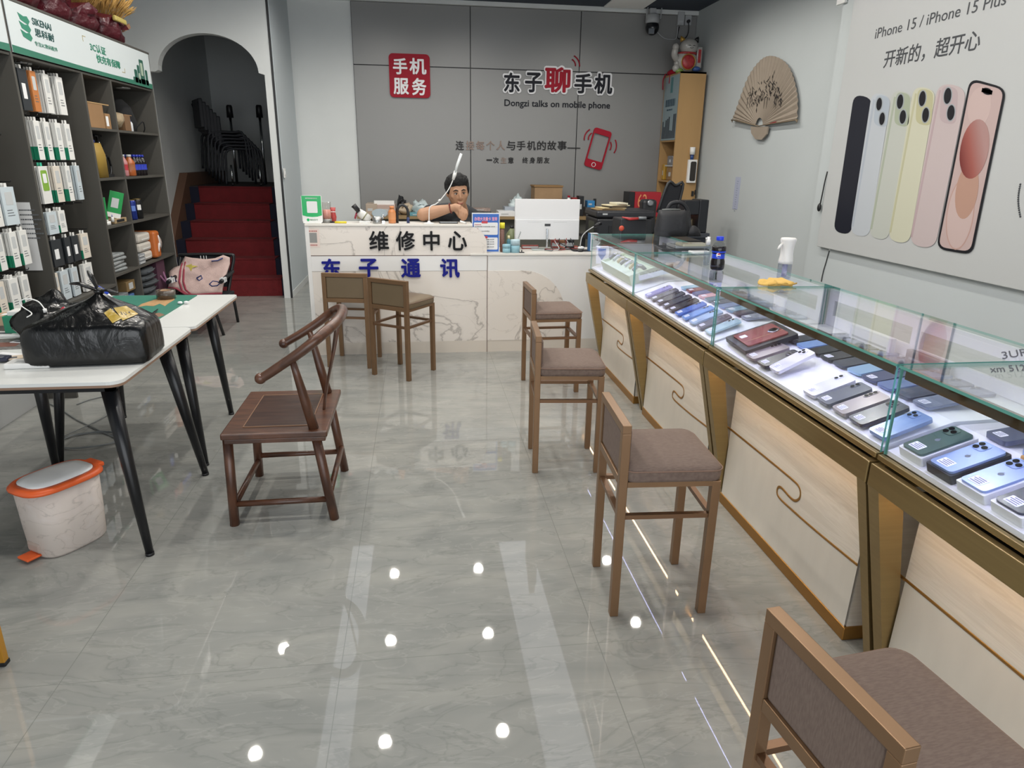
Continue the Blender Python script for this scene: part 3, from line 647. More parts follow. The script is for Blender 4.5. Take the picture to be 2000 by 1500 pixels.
# horseshoe rail
rail = [(-.668, 2.80, .680), (-.64, 2.80, .695), (-.57, 2.795, .742), (-.50, 2.79, .79), (-.44, 2.80, .835), (-.395, 2.85, .866), (-.365, 2.94, .882), (-.355, 3.07, .886), (-.365, 3.20, .882), (-.395, 3.29, .866), (-.44, 3.34, .835), (-.50, 3.345, .79), (-.57, 3.338, .745), (-.64, 3.335, .705), (-.668, 3.33, .690)]
def spline(p, k=5):
    p = [Vector(q) for q in p]; out = []
    for i in range(len(p)-1):
        p0, p1, p2, p3 = p[max(0, i-1)], p[i], p[i+1], p[min(len(p)-1, i+2)]
        for j in range(k):
            s = j/k; out.append(.5*((2*p1)+(p2-p0)*s+(2*p0-5*p1+4*p2-p3)*s*s+(-p0+3*p1-3*p2+p3)*s**3))
    return out+[p[-1]]
rp = spline(rail); n = len(rp)
m = MB(); m.tube(rp, [.019+.0045*math.exp(-((i/(n-1)-.5)*3)**2)+(.004 if i in (0, n-1) else 0) for i in range(n)], 12)
m.ball(rp[0], .0235, 10); m.ball(rp[-1], .0235, 10); m.build('arm_rail', ROSE, t, world=True)
for a, b in (((-.475, 2.83, .44), (-.535, 2.797, .762)), ((-.475, 3.31, .44), (-.545, 3.338, .757))):
    a, b = Vector(a), Vector(b); m = MB(); m.tube([a, a+(b-a)*.4, a+(b-a)*.75, b], [.022, .021, .0165, .013], 10); m.build('arm_post', ROSE, t, world=True)
m = MB()
for s in (-1, 1):
    pts = spline([(-.462, 3.07, .44), (-.452, 3.07+s*.004, .50), (-.43, 3.07+s*.012, .60), (-.40, 3.07+s*.045, .72), (-.368, 3.07+s*.10, .875)], 4)
    m.tube(pts, [.014-.004*i/len(pts) for i in range(len(pts))], 8, flat=.5)
m.build('back_splat', ROSE, t, world=True)
# ---- white tables with black tapered legs
WTOP = mat('white_table_top', 'd6d8d6', .25, var=.02, vs=3)
EDGE = mat('brown_board_edge', '8a6f5c', .6)
LEGB = mat('black_tapered_leg', '17181b', .3, metal=.2)
def table(x0, x1, y0, y1, lab, legs, r=.05):
    t = thing('work_table', lab, 'table', ((x0+x1)/2, (y0+y1)/2, 0), 0, 'white tables with black legs')
    cx, cy = (x0+x1)/2, (y0+y1)/2
    m = MB(); m.prism(rrect(x1-x0, y1-y0, r, 6, cx, cy), (0, 0, .742), (1, 0, 0), (0, 1, 0), (0, 0, .013)); m.build('table_top', WTOP, t, world=True)
    m = MB(); m.prism(rrect(x1-x0-.001, y1-y0-.001, r, 6, cx, cy), (0, 0, .732), (1, 0, 0), (0, 1, 0), (0, 0, .010)); m.build('edge', EDGE, t, world=True)
    m = MB(); i = .05
    for q in ((x0+i, y0+i, x1-i, y0+i+.03), (x0+i, y1-i-.03, x1-i, y1-i), (x0+i, y0+i, x0+i+.03, y1-i), (x1-i-.03, y0+i, x1-i, y1-i)): m.box((q[0], q[1], .702), (q[2], q[3], .732))
    m.build('apron', LEGB, t, world=True)
    for (fx, fy, tx, ty) in legs:
        m = MB(); a, b = Vector((tx, ty, .722)), Vector((fx, fy, .012)); m.tube([b, b+(a-b)*.5, a], [.0155, .024, .032], 14); lg = m.build('leg', LEGB, t, world=True)
        m = MB(); m.tube([(fx, fy, 0), (fx, fy, .013)], .017, 12); m.bm.transform(MW[t.name].inverted()); m.build('foot_cap', BLACK, lg)
    return t
table(-1.90, -1.11, 2.56, 3.435, 'near white table with black tapered legs, bearing the big black bag', [(-1.125, 2.60, -1.215, 2.70), (-1.118, 3.35, -1.21, 3.28), (-1.86, 2.60, -1.79, 2.70), (-1.82, 3.36, -1.77, 3.27)])
table(-1.90, -1.105, 3.44, 4.29, 'far white table with black tapered legs, bearing the green cutting mat', [(-1.15, 3.47, -1.215, 3.55), (-1.21, 4.24, -1.25, 4.16), (-1.87, 3.49, -1.80, 3.58), (-1.85, 4.24, -1.79, 4.16)], .03)
# ---- pedal bin
BINW = mat('scuffed_white_plastic', 'c9c0b8', .5, var=.07, vs=5)
ORG = mat('orange_plastic', 'e0602a', .4)
def scuff(nt, b):
    a = noisy(nt, 5, 10, (1, 1, 2.2), (0.4, 0, 0), 1.5); c = ramp(nt, a, [(.46, 'cdc3bb'), (.49, 'c9bfb7'), (.503, 'b5aca5'), (.515, 'cbc0b8'), (.7, 'd2cac4')]); nt.links.new(c, b.inputs['Base Color'])
BINM = nodes_mat('scuffed_bin_plastic', scuff, rough=.5)
t = thing('pedal_bin', 'scuffed white pedal bin with orange lid rim and pedal beside the near table leg', 'bin', (-1.495, 2.745, 0), math.radians(57))
def sup(a, b, n=28, p=3.2): return [((abs(math.cos(q))**(2/p))*a*(1 if math.cos(q) >= 0 else -1), (abs(math.sin(q))**(2/p))*b*(1 if math.sin(q) >= 0 else -1)) for q in [2*PI*k/n for k in range(n)]]
def loft(m, levels, cap=True):
    rings = [[m.bm.verts.new((x, y, z)) for x, y in o] for o, z in levels]
    for a, b in zip(rings, rings[1:]):
        for k in range(len(a)):
            f = m.bm.faces.new((a[k], a[(k+1) % len(a)], b[(k+1) % len(a)], b[k])); f.smooth = True; f.material_index = m.mi
    if cap:
        m.bm.faces.new(rings[0][::-1]).material_index = m.mi; m.bm.faces.new(rings[-1]).material_index = m.mi
m = MB(); loft(m, [(sup(.126, .092), 0), (sup(.134, .099), .012), (sup(.140, .103), .12), (sup(.146, .106), .285)]); bd = m.build('body', BINM, t)
m = MB(); loft(m, [(sup(.150, .110), .283), (sup(.162, .118), .288), (sup(.162, .118), .296), (sup(.150, .110), .307), (sup(.131, .092), .310), (sup(.131, .092), .300)], cap=False); m.build('lid_rim', ORG, t)
m = MB(); loft(m, [(sup(.130, .091), .305), (sup(.129, .090), .313), (sup(.095, .06), .319), (sup(.04, .02), .321)]); ld = m.build('lid', mat('lid_white', 'e2e4e4', .3), t)
m = MB(); m.box((-.004, -.01, .300), (.003, .01, .3005)); m.bm.free()
m = MB(); m.box((-.188, -.034, .012), (-.10, .034, .022), .004); m.build('pedal', ORG, t)
m = MB(); m.box((-.142, -.042, .022), (-.108, .042, .070), .012); m.build('pedal_recess', mat('bin_recess', 'b5a49a', .6), bd)
m = MB(); m.box((.13, -.045, .286), (.178, .045, .306), .006); m.build('hinge', ORG, t)
# ---- yellow-gold leg at the left border belongs to a small stand
t = thing('metal_stand', 'stand with a gold metal leg and black foot at the left border', 'stand', (-1.62, 1.85, 0))
GLD = mat('yellow_gold_paint', 'c08a2c', .4, metal=.4)
for x, y in ((-1.34, 1.985), (-1.82, 1.985), (-1.34, 1.70), (-1.82, 1.70)):
    m = MB(); m.box((x-.03+(-.03), y-.012, .012), (x, y+.012, .42), .002); lg = m.build('leg', GLD, t, world=True)
    m = MB(); m.box((x-.062, y-.014, 0), (x+.002, y+.014, .014), .002); m.bm.transform(MW[t.name].inverted()); m.build('foot_cap', BLACK, lg)
m = MB(); m.box((-1.88, 1.68, .42), (-1.34, 2.0, .44), .003); m.build('top', BLACK, t, world=True)
# ================================================================ RECEPTION DESK
YD = 5.6
def f_marble(nt, b):
    a = noisy(nt, 1.3, 12, (1, 1, 1), (.3, .5, .6), 1.4)
    v = ramp(nt, a, [(.485, 0.), (.498, .75), (.506, .1), (.53, 0.)])
    a2 = noisy(nt, 3.1, 12, (1, 1, 1.6), (.1, .9, .2), 1.0)
    v2 = ramp(nt, a2, [(.56, 0.), (.57, .35), (.58, 0.)])
    c = mixc(nt, v, 'd9d2ca', '8d857f'); c = mixc(nt, v2, c, 'a9a19a'); nt.links.new(c, b.inputs['Base Color'])
MARB = nodes_mat('veined_marble', f_marble, rough=.22)
GLOSSW = mat('glossy_white_panel', 'dcdbd9', .15)
D = thing('reception_desk', 'long white and marble-patterned reception desk with a raised left end', 'desk', (.15, YD, 0))
xl, xm, xr = -.885, .545, 1.62
m = MB(); m.box((xl+.03, YD, 0), (xr, YD+.03, .10)); m.build('plinth', mat('desk_plinth', 'cbc3b8', .3), D, world=True)
m = MB(); m.box((xl+.03, YD, .10), (xm-.002, YD+.03, .69)); m.build('marble_front', MARB, D, world=True)
# marble field on the right ending in a big quarter arc
arc = [(xm+.002, .10), (xm+.002, .69)] + [(xm+.30+.36*math.sin(a), .33+.36*math.cos(a)) for a in [PI/2*i/14 for i in range(15)]] + [(xm+.66, .10)]
m = MB(); m.prism(arc, (0, YD-.003, 0), (1, 0, 0), (0, 0, 1), (0, .033, 0)); m.build('marble_arc', MARB, D, world=True)
m = MB(); m.box((xm+.002, YD, .10), (xr, YD+.03, .815)); m.build('white_front', GLOSSW, D, world=True)
m = MB(); m.box((xl+.03, YD-.002, .692), (xm-.002, YD+.03, .812)); m.build('white_band', GLOSSW, D, world=True)
hi = [(xl+.03, .818), (xm-.004, .818), (xm-.004, .90)] + [(xm-.154+.15*math.cos(a), .90+.145*math.sin(a)) for a in [PI/2*i/10 for i in range(1, 11)]] + [(xl+.03, 1.045)]
m = MB(); m.prism(hi, (0, YD-.004, 0), (1, 0, 0), (0, 0, 1), (0, .034, 0)); m.build('raised_front', MARB, D, world=True)
m = MB(); m.box((xl, YD-.012, 1.045), (xm-.12, YD+.26, 1.062), .002); m.box((xl, YD+.03, .83), (xm-.14, YD+.05, 1.045)); m.build('raised_top', mat('desk_top_white', 'd6d2cb', .3), D, world=True)
m = MB(); m.box((xl, YD-.006, 0), (xl+.03, YD+.42, 1.045)); m.build('side_panel', GLOSSW, D, world=True)
m = MB(); m.box((xm-.14, YD-.010, .815), (xr, YD+.42, .832), .002); m.box((xl+.03, YD+.05, .80), (xm-.14, YD+.42, .818)); m.build('worktop', mat('desk_top_white', 'd6d2cb', .3), D, world=True)
m = MB(); m.box((xl+.03, YD-.003, .8125), (xm, YD+.002, .8175)); m.box((xm-.0025, YD-.0045, 0), (xm+.0025, YD+.001, .815)); m.build('joint', mat('joint_brown', '6d5a52', .6), D, world=True)
def bars(par, mt, o, ux, uz, w, h, nn, n=6, nm='print_line'):
    """a line of print too small to read: short dashes"""
    o, ux, uz, nn = map(Vector, (o, ux, uz, nn)); m = MB(); x = 0
    while x < w-.002:
        d = min(w-x, w/n*random.uniform(.5, 1.0)); m.prism([(x, 0), (x+d, 0), (x+d, h), (x, h)], o, ux, uz, nn*.0005); x += d+w/n*.22
    return m.build(nm, mt, par, world=True)
def wtxt(s, m, par, x0, y0, x1, y1, Y=None, d=.012, bold=.0, X=None, nm='lettering'):
    """writing standing on a facing wall: pixel box x0..x1, y0(top)..y1(bottom)"""
    f = (lambda x, y: ony(x, y, Y)) if Y is not None else (lambda x, y: onx(x, y, X))
    bl, br, tl = f(x0, y1), f(x1, y1), f(x0, y0)
    if Y is not None: br.z = bl.z; tl.x = bl.x
    else: br.z = bl.z; tl.y = bl.y
    return text(s, m, par, bl, br, tl, d, bold, nm)
CHK = mat('black_acrylic', '131315', .5, spec=.2); CHB = mat('navy_acrylic', '141a7c', .5, spec=.2)
for s, x0, x1 in (('维', 722, 760), ('修', 774, 811), ('中', 827, 859), ('心', 875, 912)): wtxt(s, CHK, D, x0, 451, x1, 489, YD-.005, .012, .02, nm='black_character')
for s, x0, x1 in (('东', 630, 667), ('子', 702, 740), ('通', 784, 822), ('讯', 860, 898)): wtxt(s, CHB, D, x0, 505, x1, 542, YD-.003, .012, .03, nm='blue_character')
t = thing('wall_sticker', 'small pinkish square sticker at the top left of the marble desk front', 'sticker', ony(611, 480, YD-.005))
m = MB(); a, b = ony(599, 483, YD-.0046), ony(623, 447, YD-.0046); m.box((a.x, YD-.0052, a.z), (b.x, YD-.0044, b.z)); m.build('paper', mat('pinkish_paper', 'd8c8c0', .6), t, world=True)
m = MB(); m.box((a.x+.02, YD-.0058, a.z+.035), (b.x-.02, YD-.0053, b.z-.03)); m.build('blank_square', mat('grey_square', '8a8a88', .6), t, world=True)
PKP = mat('pink_print', 'a8605c', .6)
bars(t, PKP, (a.x+.015, YD-.0053, b.z-.022), (1, 0, 0), (0, 0, 1), b.x-a.x-.03, .009, (0, -1, 0))
bars(t, PKP, (a.x+.02, YD-.0053, a.z+.012), (1, 0, 0), (0, 0, 1), b.x-a.x-.04, .010, (0, -1, 0))
# ================================================================ SIGNS ON THE GREY CLADDING
YW = YB-.03
t = thing('wall_sign', 'red square sign with four white characters on the grey wall', 'sign', ony(800, 150, YW))
a, b = ony(762, 190, YW), ony(839, 107, YW); w_, h_ = b.x-a.x, b.z-a.z
m = MB(); m.prism(rrect(w_, h_, .05, 6, (a.x+b.x)/2, (a.z+b.z)/2), (0, YW-.03, 0), (1, 0, 0), (0, 0, 1), (0, .03, 0)); m.build('panel', REDM, t, world=True)
CHW = mat('white_acrylic', 'dedee0', .35)
for s, x0, y0, x1, y1 in (('手', 768, 113, 796, 145), ('机', 800, 113, 833, 145), ('服', 769, 152, 799, 184), ('务', 805, 152, 833, 186)): wtxt(s, CHW, t, x0, y0, x1, y1, YW-.03, .01, .025, nm='white_character')
t = thing('shop_name_sign', 'raised black and red shop name in white outline on the grey wall', 'sign', ony(1088, 165, YW))
DKB = mat('midnight_acrylic', '14161f', .5, spec=.2)
for s, x0, y0, x1, y1, mt in (('东', 983, 140, 1016, 181, DKB), ('子', 1024, 140, 1059, 181, DKB), ('聊', 1062, 129, 1114, 181, REDM), ('手', 1120, 142, 1156, 183, DKB), ('机', 1159, 142, 1196, 184, DKB)):
    wtxt(s, CHW, t, x0-2, y0-2.5, x1+2, y1+2.5, YW-.0, .018, .085, nm='white_outline')
    wtxt(s, mt, t, x0+1, y0+1, x1-1, y1-1, YW-.0195, .008, .028, nm='character')
wtxt('Dongzi talks on mobile phone', DKB, t, 985, 194, 1191, 211, YW, .008, .012, nm='latin_lettering')
def arcs(par, cx, cy, rs, a0, a1, mt, Y, nm='signal_arc', sx=1):
    for r in rs:
        m = MB(); pts = [ony(cx+sx*r*math.cos(math.radians(a)), cy-r*math.sin(math.radians(a)), Y-.008) for a in [a0+(a1-a0)*i/8 for i in range(9)]]
        m.tube(pts, .008, 5); m.build(nm, mt, par, world=True)
arcs(t, 1110, 128, (14, 22), -5, 60, REDM, YW)
t = thing('slogan_lettering', 'upper slogan line in raised dark characters ending in a dash', 'lettering', ony(1010, 285, YW))
SLG = mat('slogan_metal', '1d1b1b', .45, spec=.3); SLC = mat('slogan_copper', '77655a', .35, metal=.4)
xs_ = [890+20.0*i for i in range(11)]
for i, s in enumerate('连接每个人与手机的故事'): wtxt(s, SLC if 1 <= i <= 4 else SLG, t, xs_[i]*1.0+ (i*-.15), 275, xs_[i]+16, 293, YW, .012, .012, nm='character')
m = MB(); a = ony(1108, 289, YW); b = ony(1133, 289, YW); m.box((a.x, YW-.012, a.z-.006), (b.x, YW-.001, a.z+.006)); m.build('dash', SLG, t, world=True)
t = thing('slogan_lettering', 'lower smaller brush-style slogan line on the grey wall', 'lettering', ony(1010, 312, YW))
for s, x in (('一', 950), ('次', 963), ('生', 978), ('意', 992), ('终', 1020), ('身', 1034), ('朋', 1048), ('友', 1062)): wtxt(s, SLC if s == '生' else SLG, t, x, 307 if s != '一' else 311, x+11, 319 if s != '一' else 314, YW, .008, .02, nm='character')
t = thing('phone_emblem', 'red outline of a tilted mobile phone with signal arcs on the grey wall', 'sign', ony(1167, 292, YW))
o_ = ony(1167, 291, YW); Rm = Matrix.Rotation(math.radians(-14), 3, 'Y'); ux, uz = Rm @ Vector((1, 0, 0)), Rm @ Vector((0, 0, 1)); ux, uz = (Vector((math.cos(.25), 0, -math.sin(.25))), Vector((math.sin(.25), 0, math.cos(.25))))
W2, H2 = .245, .50
def frame(m, w, h, r, w2, h2, dz, y, d):
    o = rrect(w, h, r, 4); i = rrect(w2, h2, .01, 4); N = len(o)
    P = lambda q, yy: o_+ux*q[0]+uz*q[1]+Vector((0, yy-YW, 0))
    vo = [m.bm.verts.new(P(q, y)) for q in o]; vi = [m.bm.verts.new(P((q[0], q[1]+dz), y)) for q in i]
    vo2 = [m.bm.verts.new(P(q, y+d)) for q in o]; vi2 = [m.bm.verts.new(P((q[0], q[1]+dz), y+d)) for q in i]
    for k in range(N):
        l = (k+1) % N
        for q in ((vo[k], vo[l], vi[l], vi[k]), (vo2[k], vo2[l], vi2[l], vi2[k]), (vo[k], vo[l], vo2[l], vo2[k]), (vi[k], vi[l], vi2[l], vi2[k])): m.bm.faces.new(q)
m = MB(); frame(m, W2, H2, .035, W2-.035, H2*.66, .015, YW-.03, .029); m.build('outline', REDM, t, world=True)
m = MB(); m.tube([o_+ux*(.026*math.cos(q))+uz*(-.205+.026*math.sin(q))+Vector((0, -.033, 0)) for q in [2*PI*k/16 for k in range(16)]], .004, 5, closed=True); m.build('home_button', CHW, t, world=True)
arcs(t, 1163, 272, (14, 22), 120, 185, REDM, YW); arcs(t, 1178, 284, (16, 26), -35, 25, REDM, YW)
# ================================================================ THINGS ON THE DESK
ZH, ZL = 1.0625, .8328
def bx(name, par, a, b, m, bev=.002):
    k = MB(); k.box(a, b, bev); return k.build(name, m, par)
P = onz(611, 434, ZH); P.y = YD+.06; P.x = ony(611, 434, YD+.06).x
t = thing('payment_sign', 'upright green and white payment sign at the left end of the desk', 'sign', (P.x, P.y, ZH))
GRN = mat('sign_green', '12a35a', .25)
bx('base', t, (-.07, -.03, 0), (.07, .05, .008), WPLAS)
k = MB(); k.prism(rrect(.155, .205, .01, 3, 0, .108), (0, 0, 0), (1, 0, 0), (0, 0, 1), (0, .012, 0)); k.build('board', WPLAS, t)
k = MB(); k.prism([(-.074, .06), (-.04, .050), (0, .047), (.04, .050), (.074, .06), (.074, .208), (-.074, .208)], (0, -.001, 0), (1, 0, 0), (0, 0, 1), (0, .001, 0)); k.build('green_field', GRN, t)
k = MB(); k.prism(rrect(.08, .088, .006, 2, .003, .122), (0, -.002, 0), (1, 0, 0), (0, 0, 1), (0, .001, 0)); k.build('blank_square', PAPER, t)
text('推荐使用微信支付', CHW, t, (P.x-.045, P.y-.0015, ZH+.184), (P.x+.045, P.y-.0015, ZH+.184), (P.x-.045, P.y-.0015, ZH+.194), .0004)
text('微信支付', mat('green_print', '1a6b48', .5), t, (P.x-.02, P.y-.0005, ZH+.018), (P.x+.04, P.y-.0005, ZH+.018), (P.x-.02, P.y-.0005, ZH+.032), .0004)
k = MB(); k.lathe([(.011, 0), (.011, .0008)], (0, 0, 0), 14, M=Matrix.Translation((-.034, -.0005, .025)) @ Matrix.Rotation(PI/2, 4, 'X')); k.build('emblem', GRN, t)
# helper: lathe item by pixel column at the desk
def at(px_, Y, Z): return Vector((ony(px_, 440, Y).x, Y, Z))
p = at(640, YD+.1, ZH)
t = thing('glass_jar', 'clear jar with pink filling beside the green payment sign', 'jar', p)
k = MB(); k.lathe([(.032, 0), (.034, .02), (.034, .09), (.034, .16)], n=18); k.build('jar', glass('jar_glass', (.9, .9, .88, 1)), t)
k = MB(); k.lathe([(.031, .03), (.031, .10)], n=16); k.build('filling', mat('pink_filling', 'c98a80', .7), t)
k = MB(); k.lathe([(.036, 0), (.036, .03)], n=18); k.build('base', mat('jar_base', '8a8a88', .3, metal=.5), t)
t = thing('red_bag', 'small crumpled red sachet standing behind the jar on the desk', 'bag', at(652, YD+.16, ZH))
k = MB(); loft(k, [(sup(.02, .012, 12, 2), 0), (sup(.026, .015, 12, 2), .04), (sup(.018, .012, 12, 2), .08), (sup(.022, .004, 12, 2), .115)]); k.build('bag', mat('red_foil', 'a33a38', .4, bump=.4, bs=60), t)
bx('tie', t, (-.018, -.013, .078), (.018, .013, .084), WPLAS, .001)
t = thing('marker_pen', 'yellow highlighter pen lying on the raised desk', 'pen', at(667, YD+.05, ZH+.008))
k = MB(); k.tube([(-.05, 0, 0), (.04, 0, 0)], .008, 8); k.build('barrel', mat('yellow_plastic', 'd6c22a', .4), t)
k = MB(); k.tube([(-.085, .02, 0), (-.05, 0, 0)], .006, 8); k.build('cap', BLACK, t)
# microscope lying/leaning: white head, black eyepieces, red ring
p = at(710, YD+.14, ZH)
t = thing('microscope', 'white stereo microscope with black eyepieces tilted over the desk top', 'microscope', p)
k = MB(); k.tube([(.055, 0, .02), (.005, 0, .055), (-.035, 0, .082)], [.03, .034, .030], 16); k.build('head', mat('microscope_white', 'c6c6c2', .4), t)
k = MB()
for yy in (-.022, .022): k.tube([(-.03, yy, .085), (-.06, yy, .12), (-.072, yy, .135)], [.017, .017, .020], 12)
k.build('eyepieces', BLACK, t)
k = MB(); k.tube([(-.050, 0, .052), (-.062, 0, .056)], .028, 16); k.build('red_knob', mat('crimson_knob', '8a2238', .4), t)
k = MB(); k.box((-.03, -.05, 0), (.06, .05, .012), .003); k.tube([(.03, 0, .01), (.03, 0, .04)], .015, 10); k.build('stand', WPLAS, t)
k = MB(); k.tube([(.012, 0, .052), (.019, 0, .047)], .0352, 16); k.build('seam_ring', mat('olive_ring', '76765a', .5), t)
t = thing('steel_cup', 'round steel cup with a grey disc lid standing open on the desk', 'cup', at(737, YD+.06, ZH))
k = MB(); k.lathe([(.034, 0), (.036, .004), (.036, .052), (.034, .052), (.033, .006)], n=20); k.build('cup', mat('steel', 'a2a4a4', .3, metal=.9), t)
k = MB(); k.lathe([(.062, 0), (.064, .004), (.062, .008)], (0, 0, 0), 24, M=Matrix.Translation((.02, .06, .072)) @ Matrix.Rotation(PI/2-.4, 4, 'X') @ Matrix.Diagonal((1, .6, 1, 1))); k.build('lid', mat('grey_disc', '6f7a80', .4, metal=.3), t)
k = MB(); k.tube([(.04, .03, .03), (.05, .03, .065)], .007, 8); k.box((.038, .01, 0), (.06, .035, .02)); k.build('clip', CHROME, t)
t = thing('drink_bottle', 'orange drink bottle with a bright cap on the raised desk', 'bottle', at(766.5, YD+.08, ZH))
k = MB(); k.lathe([(.026, 0), (.030, .006), (.030, .06), (.028, .065), (.030, .07), (.029, .092), (.017, .108), (.015, .116)], n=18); k.build('bottle', mat('orange_drink', 'c8804c', .2, coat=.5), t)
k = MB(); k.lathe([(.018, .112), (.018, .13), (.016, .132)], n=16); k.build('cap', mat('orange_cap', 'cf8450', .4), t)
k = MB(); k.lathe([(.0305, .03), (.0305, .085)], n=18, cap=False); k.build('label', mat('orange_label', 'c98a5a', .5), t)
t = thing('hook_lamp', 'thick black arched tube standing on the raised desk', 'lamp', at(787, YD+.10, ZH))
pts = [(-.043+.0, 0, 0), (-.043, 0, .05)] + [(-.043*math.cos(a), 0, .085+.055*math.sin(a)) for a in [PI*i/10 for i in range(11)]] + [(.043, 0, .05), (.043, 0, .0)]
k = MB(); k.tube(pts, .0105, 10); k.build('tube', BLACK, t)
k = MB(); k.tube([(.043, 0, 0), (.043, 0, .045)], .012, 10); k.build('blue_sleeve', mat('blue_sleeve', '1d2f5c', .4), t)
# white gooseneck lamp
p = at(838, YD+.05, ZH)
t = thing('gooseneck_lamp', 'white gooseneck lamp with a slim wand head rising before the man', 'lamp', p)
gp = [(838, 434), (838, 420), (838.5, 408), (842, 402), (850, 399), (858, 393), (868, 381), (876, 370), (882, 358), (885, 350)]
w3 = spline([ony(a, b, YD+.05) for a, b in gp], 3)
k = MB(); k.tube(w3, .0042, 7); k.build('neck', WPLAS, t, world=True)
k = MB(); k.tube([ony(885, 351, YD+.05), ony(888, 341, YD+.05), ony(890, 334, YD+.05)], [.010, .015, .012], 10); k.build('socket', WPLAS, t, world=True)
k = MB(); k.tube([ony(889, 337, YD+.05), ony(894, 320, YD+.05), ony(901, 300, YD+.05)], [.016, .019, .018], 8, flat=.6); k.build('lamp_head', mat('frosted_wand', 'd5d9da', .3), t, world=True)
k = MB(); k.lathe([(.045, 0), (.045, .006), (.012, .012), (.012, .02)], n=18); k.build('base', WPLAS, t)
k = MB(); k.tube([ony(856, 393, YD+.045), ony(860, 390, YD+.045)], .008, 8); k.build('clip', WPLAS, t, world=True)
t = thing('mobile_phone', 'phone lying flat on the raised desk below the man\'s hand, with papers around', 'phone', at(876, YD+.1, ZH))
k = MB(); k.prism(rrect(.15, .07, .01), (0, 0, 0), (1, 0, 0), (0, 1, 0), (0, 0, .008)); k.build('body', BLACK, t)
k = MB(); k.prism(rrect(.142, .064, .008), (0, 0, .008), (1, 0, 0), (0, 1, 0), (0, 0, .001)); k.build('screen', mat('pale_screen', 'c9d0d6', .2), t)
t = thing('glue_applicator', 'small white applicator lying tilted under the man\'s fingers', 'tool', at(904, YD+.03, ZH+.010))
k = MB(); k.tube([(-.022, 0, .012), (.02, 0, -.002)], [.007, .009], 8); k.build('cap', WPLAS, t)
k = MB(); k.tube([(.02, 0, -.002), (.03, 0, -.004)], .005, 6); k.build('nib', GREYL, t)
# blue price poster in an upright holder
t = thing('price_poster', 'upright blue and white tariff poster standing on the low worktop', 'poster', at(948, YD+.06, ZL))
a, b = ony(922, 494, YD+.06), ony(976, 416, YD+.06); x0, x1, z0, z1 = a.x, b.x, ZL, b.z
k = MB(); k.box((x0, YD+.06, z0), (x1, YD+.066, z1)); k.build('holder', PAPER, t, world=True)
k = MB(); k.box((x0+.006, YD+.058, z0+.006), (x1-.006, YD+.0598, z1-.008)); k.build('blue_sheet', mat('poster_blue', '2a5fb0', .4), t, world=True)
H_ = z1-z0
for i, (fa, fb) in enumerate(((.07, .38), (.45, .76))):
    k = MB(); k.prism(rrect(x1-x0-.03, H_*(fb-fa), .008, 3, (x0+x1)/2, z0+H_*(fa+fb)/2), (0, YD+.057, 0), (1, 0, 0), (0, 0, 1), (0, .001, 0)); k.build('white_field', PAPER, t, world=True)
    k = MB(); k.prism(rrect(.05, .018, .006, 3, (x0+x1)/2-.01, z0+H_*(fb+.005)), (0, YD+.056, 0), (1, 0, 0), (0, 0, 1), (0, .001, 0)); k.build('red_tab', mat('tab_red', 'b8333c', .4), t, world=True)
def tq(s, mt, par, x, z, w, h, Y, d=.0004, b=0.): return text(s, mt, par, (x, Y, z), (x+w, Y, z), (x, Y, z+h), d, b)
tq('办理大流量卡 宽带', mat('poster_pink', 'e9a0b8', .5), t, x0+.02, z1-.062, x1-x0-.04, .030, YD+.0575, .0006, .02)
BLK = TEXTK
for fz in (.705, .655, .60, .54): tq(['流量套餐:', '100G通用流量+30G定向流量+100分钟', '宽带', '80G流量+100分钟通话'][[.705, .655, .60, .54].index(fz)], BLK if fz in (.655, .54) else mat('tab_red', 'b8333c', .4), t, x0+.022, z0+H_*fz-.004, (.055, .165, .03, .12)[[.705, .655, .60, .54].index(fz)], .009, YD+.0565)
for fz in (.33, .27, .21, .14): tq('200兆宽带+60G流量+300分钟', BLK, t, x0+.05, z0+H_*fz-.004, .13, .009, YD+.0565)
# small tubs and tubes beside the poster
t = thing('brown_tube', 'brown patterned tube with a yellow cap beside the blue poster', 'tube', at(981, YD+.10, ZL))
k = MB(); k.lathe([(.016, 0), (.018, .004), (.018, .19)], n=14); k.build('tube', mat('brown_pattern', '6a4a40', .5, var=.4, vs=60), t)
k = MB(); k.lathe([(.021, .19), (.021, .235)], n=14); k.build('cap', mat('lemon_cap', 'd8cc30', .4), t)
LB = mat('powder_blue_plastic', '8fb9c6', .4)
for i, (px_, r, h, lab) in enumerate(((990, .034, .062, 'short light blue tub standing next to the brown tube'), (1007, .038, .100, 'tall light blue and white tub in front of the monitor'))):
    t = thing('plastic_tub', lab, 'tub', at(px_, YD+.05, ZL))
    k = MB(); k.lathe([(r, 0), (r, h*.55), (r*.97, h*.56), (r*.97, h*.6)], n=20); k.build('tub', LB, t)
    k = MB(); k.lathe([(r*1.03, h*.6), (r*1.03, h), (r*.97, h+.004)], n=20); k.build('lid', mat('pale_blue_lid', 'b2c9d2', .4) if i else LB, t)
t = thing('test_tubes', 'clear test tube leaning on the tall light blue tub', 'tube', at(1012, YD+.07, ZL+.105))
k = MB(); k.tube([(0, 0, 0), (.02, 0, .06)], .006, 8); k.build('tube', GLASS, t)
k = MB()
for i in range(5): k.tube([(.003+.004*i, -.0, .012+.011*i), (.008+.004*i, 0, .014+.011*i)], .0062, 8)
k.build('bands', mat('bands_grey', '8a8f92', .5), t)
t = thing('sprayer', 'small pale bottle with cream top behind the blue tubs', 'bottle', at(994, YD+.16, ZL))
k = MB(); k.lathe([(.018, 0), (.018, .085), (.008, .10)], n=12); k.build('bottle', mat('teal_bottle', '4f7f8c', .3), t)
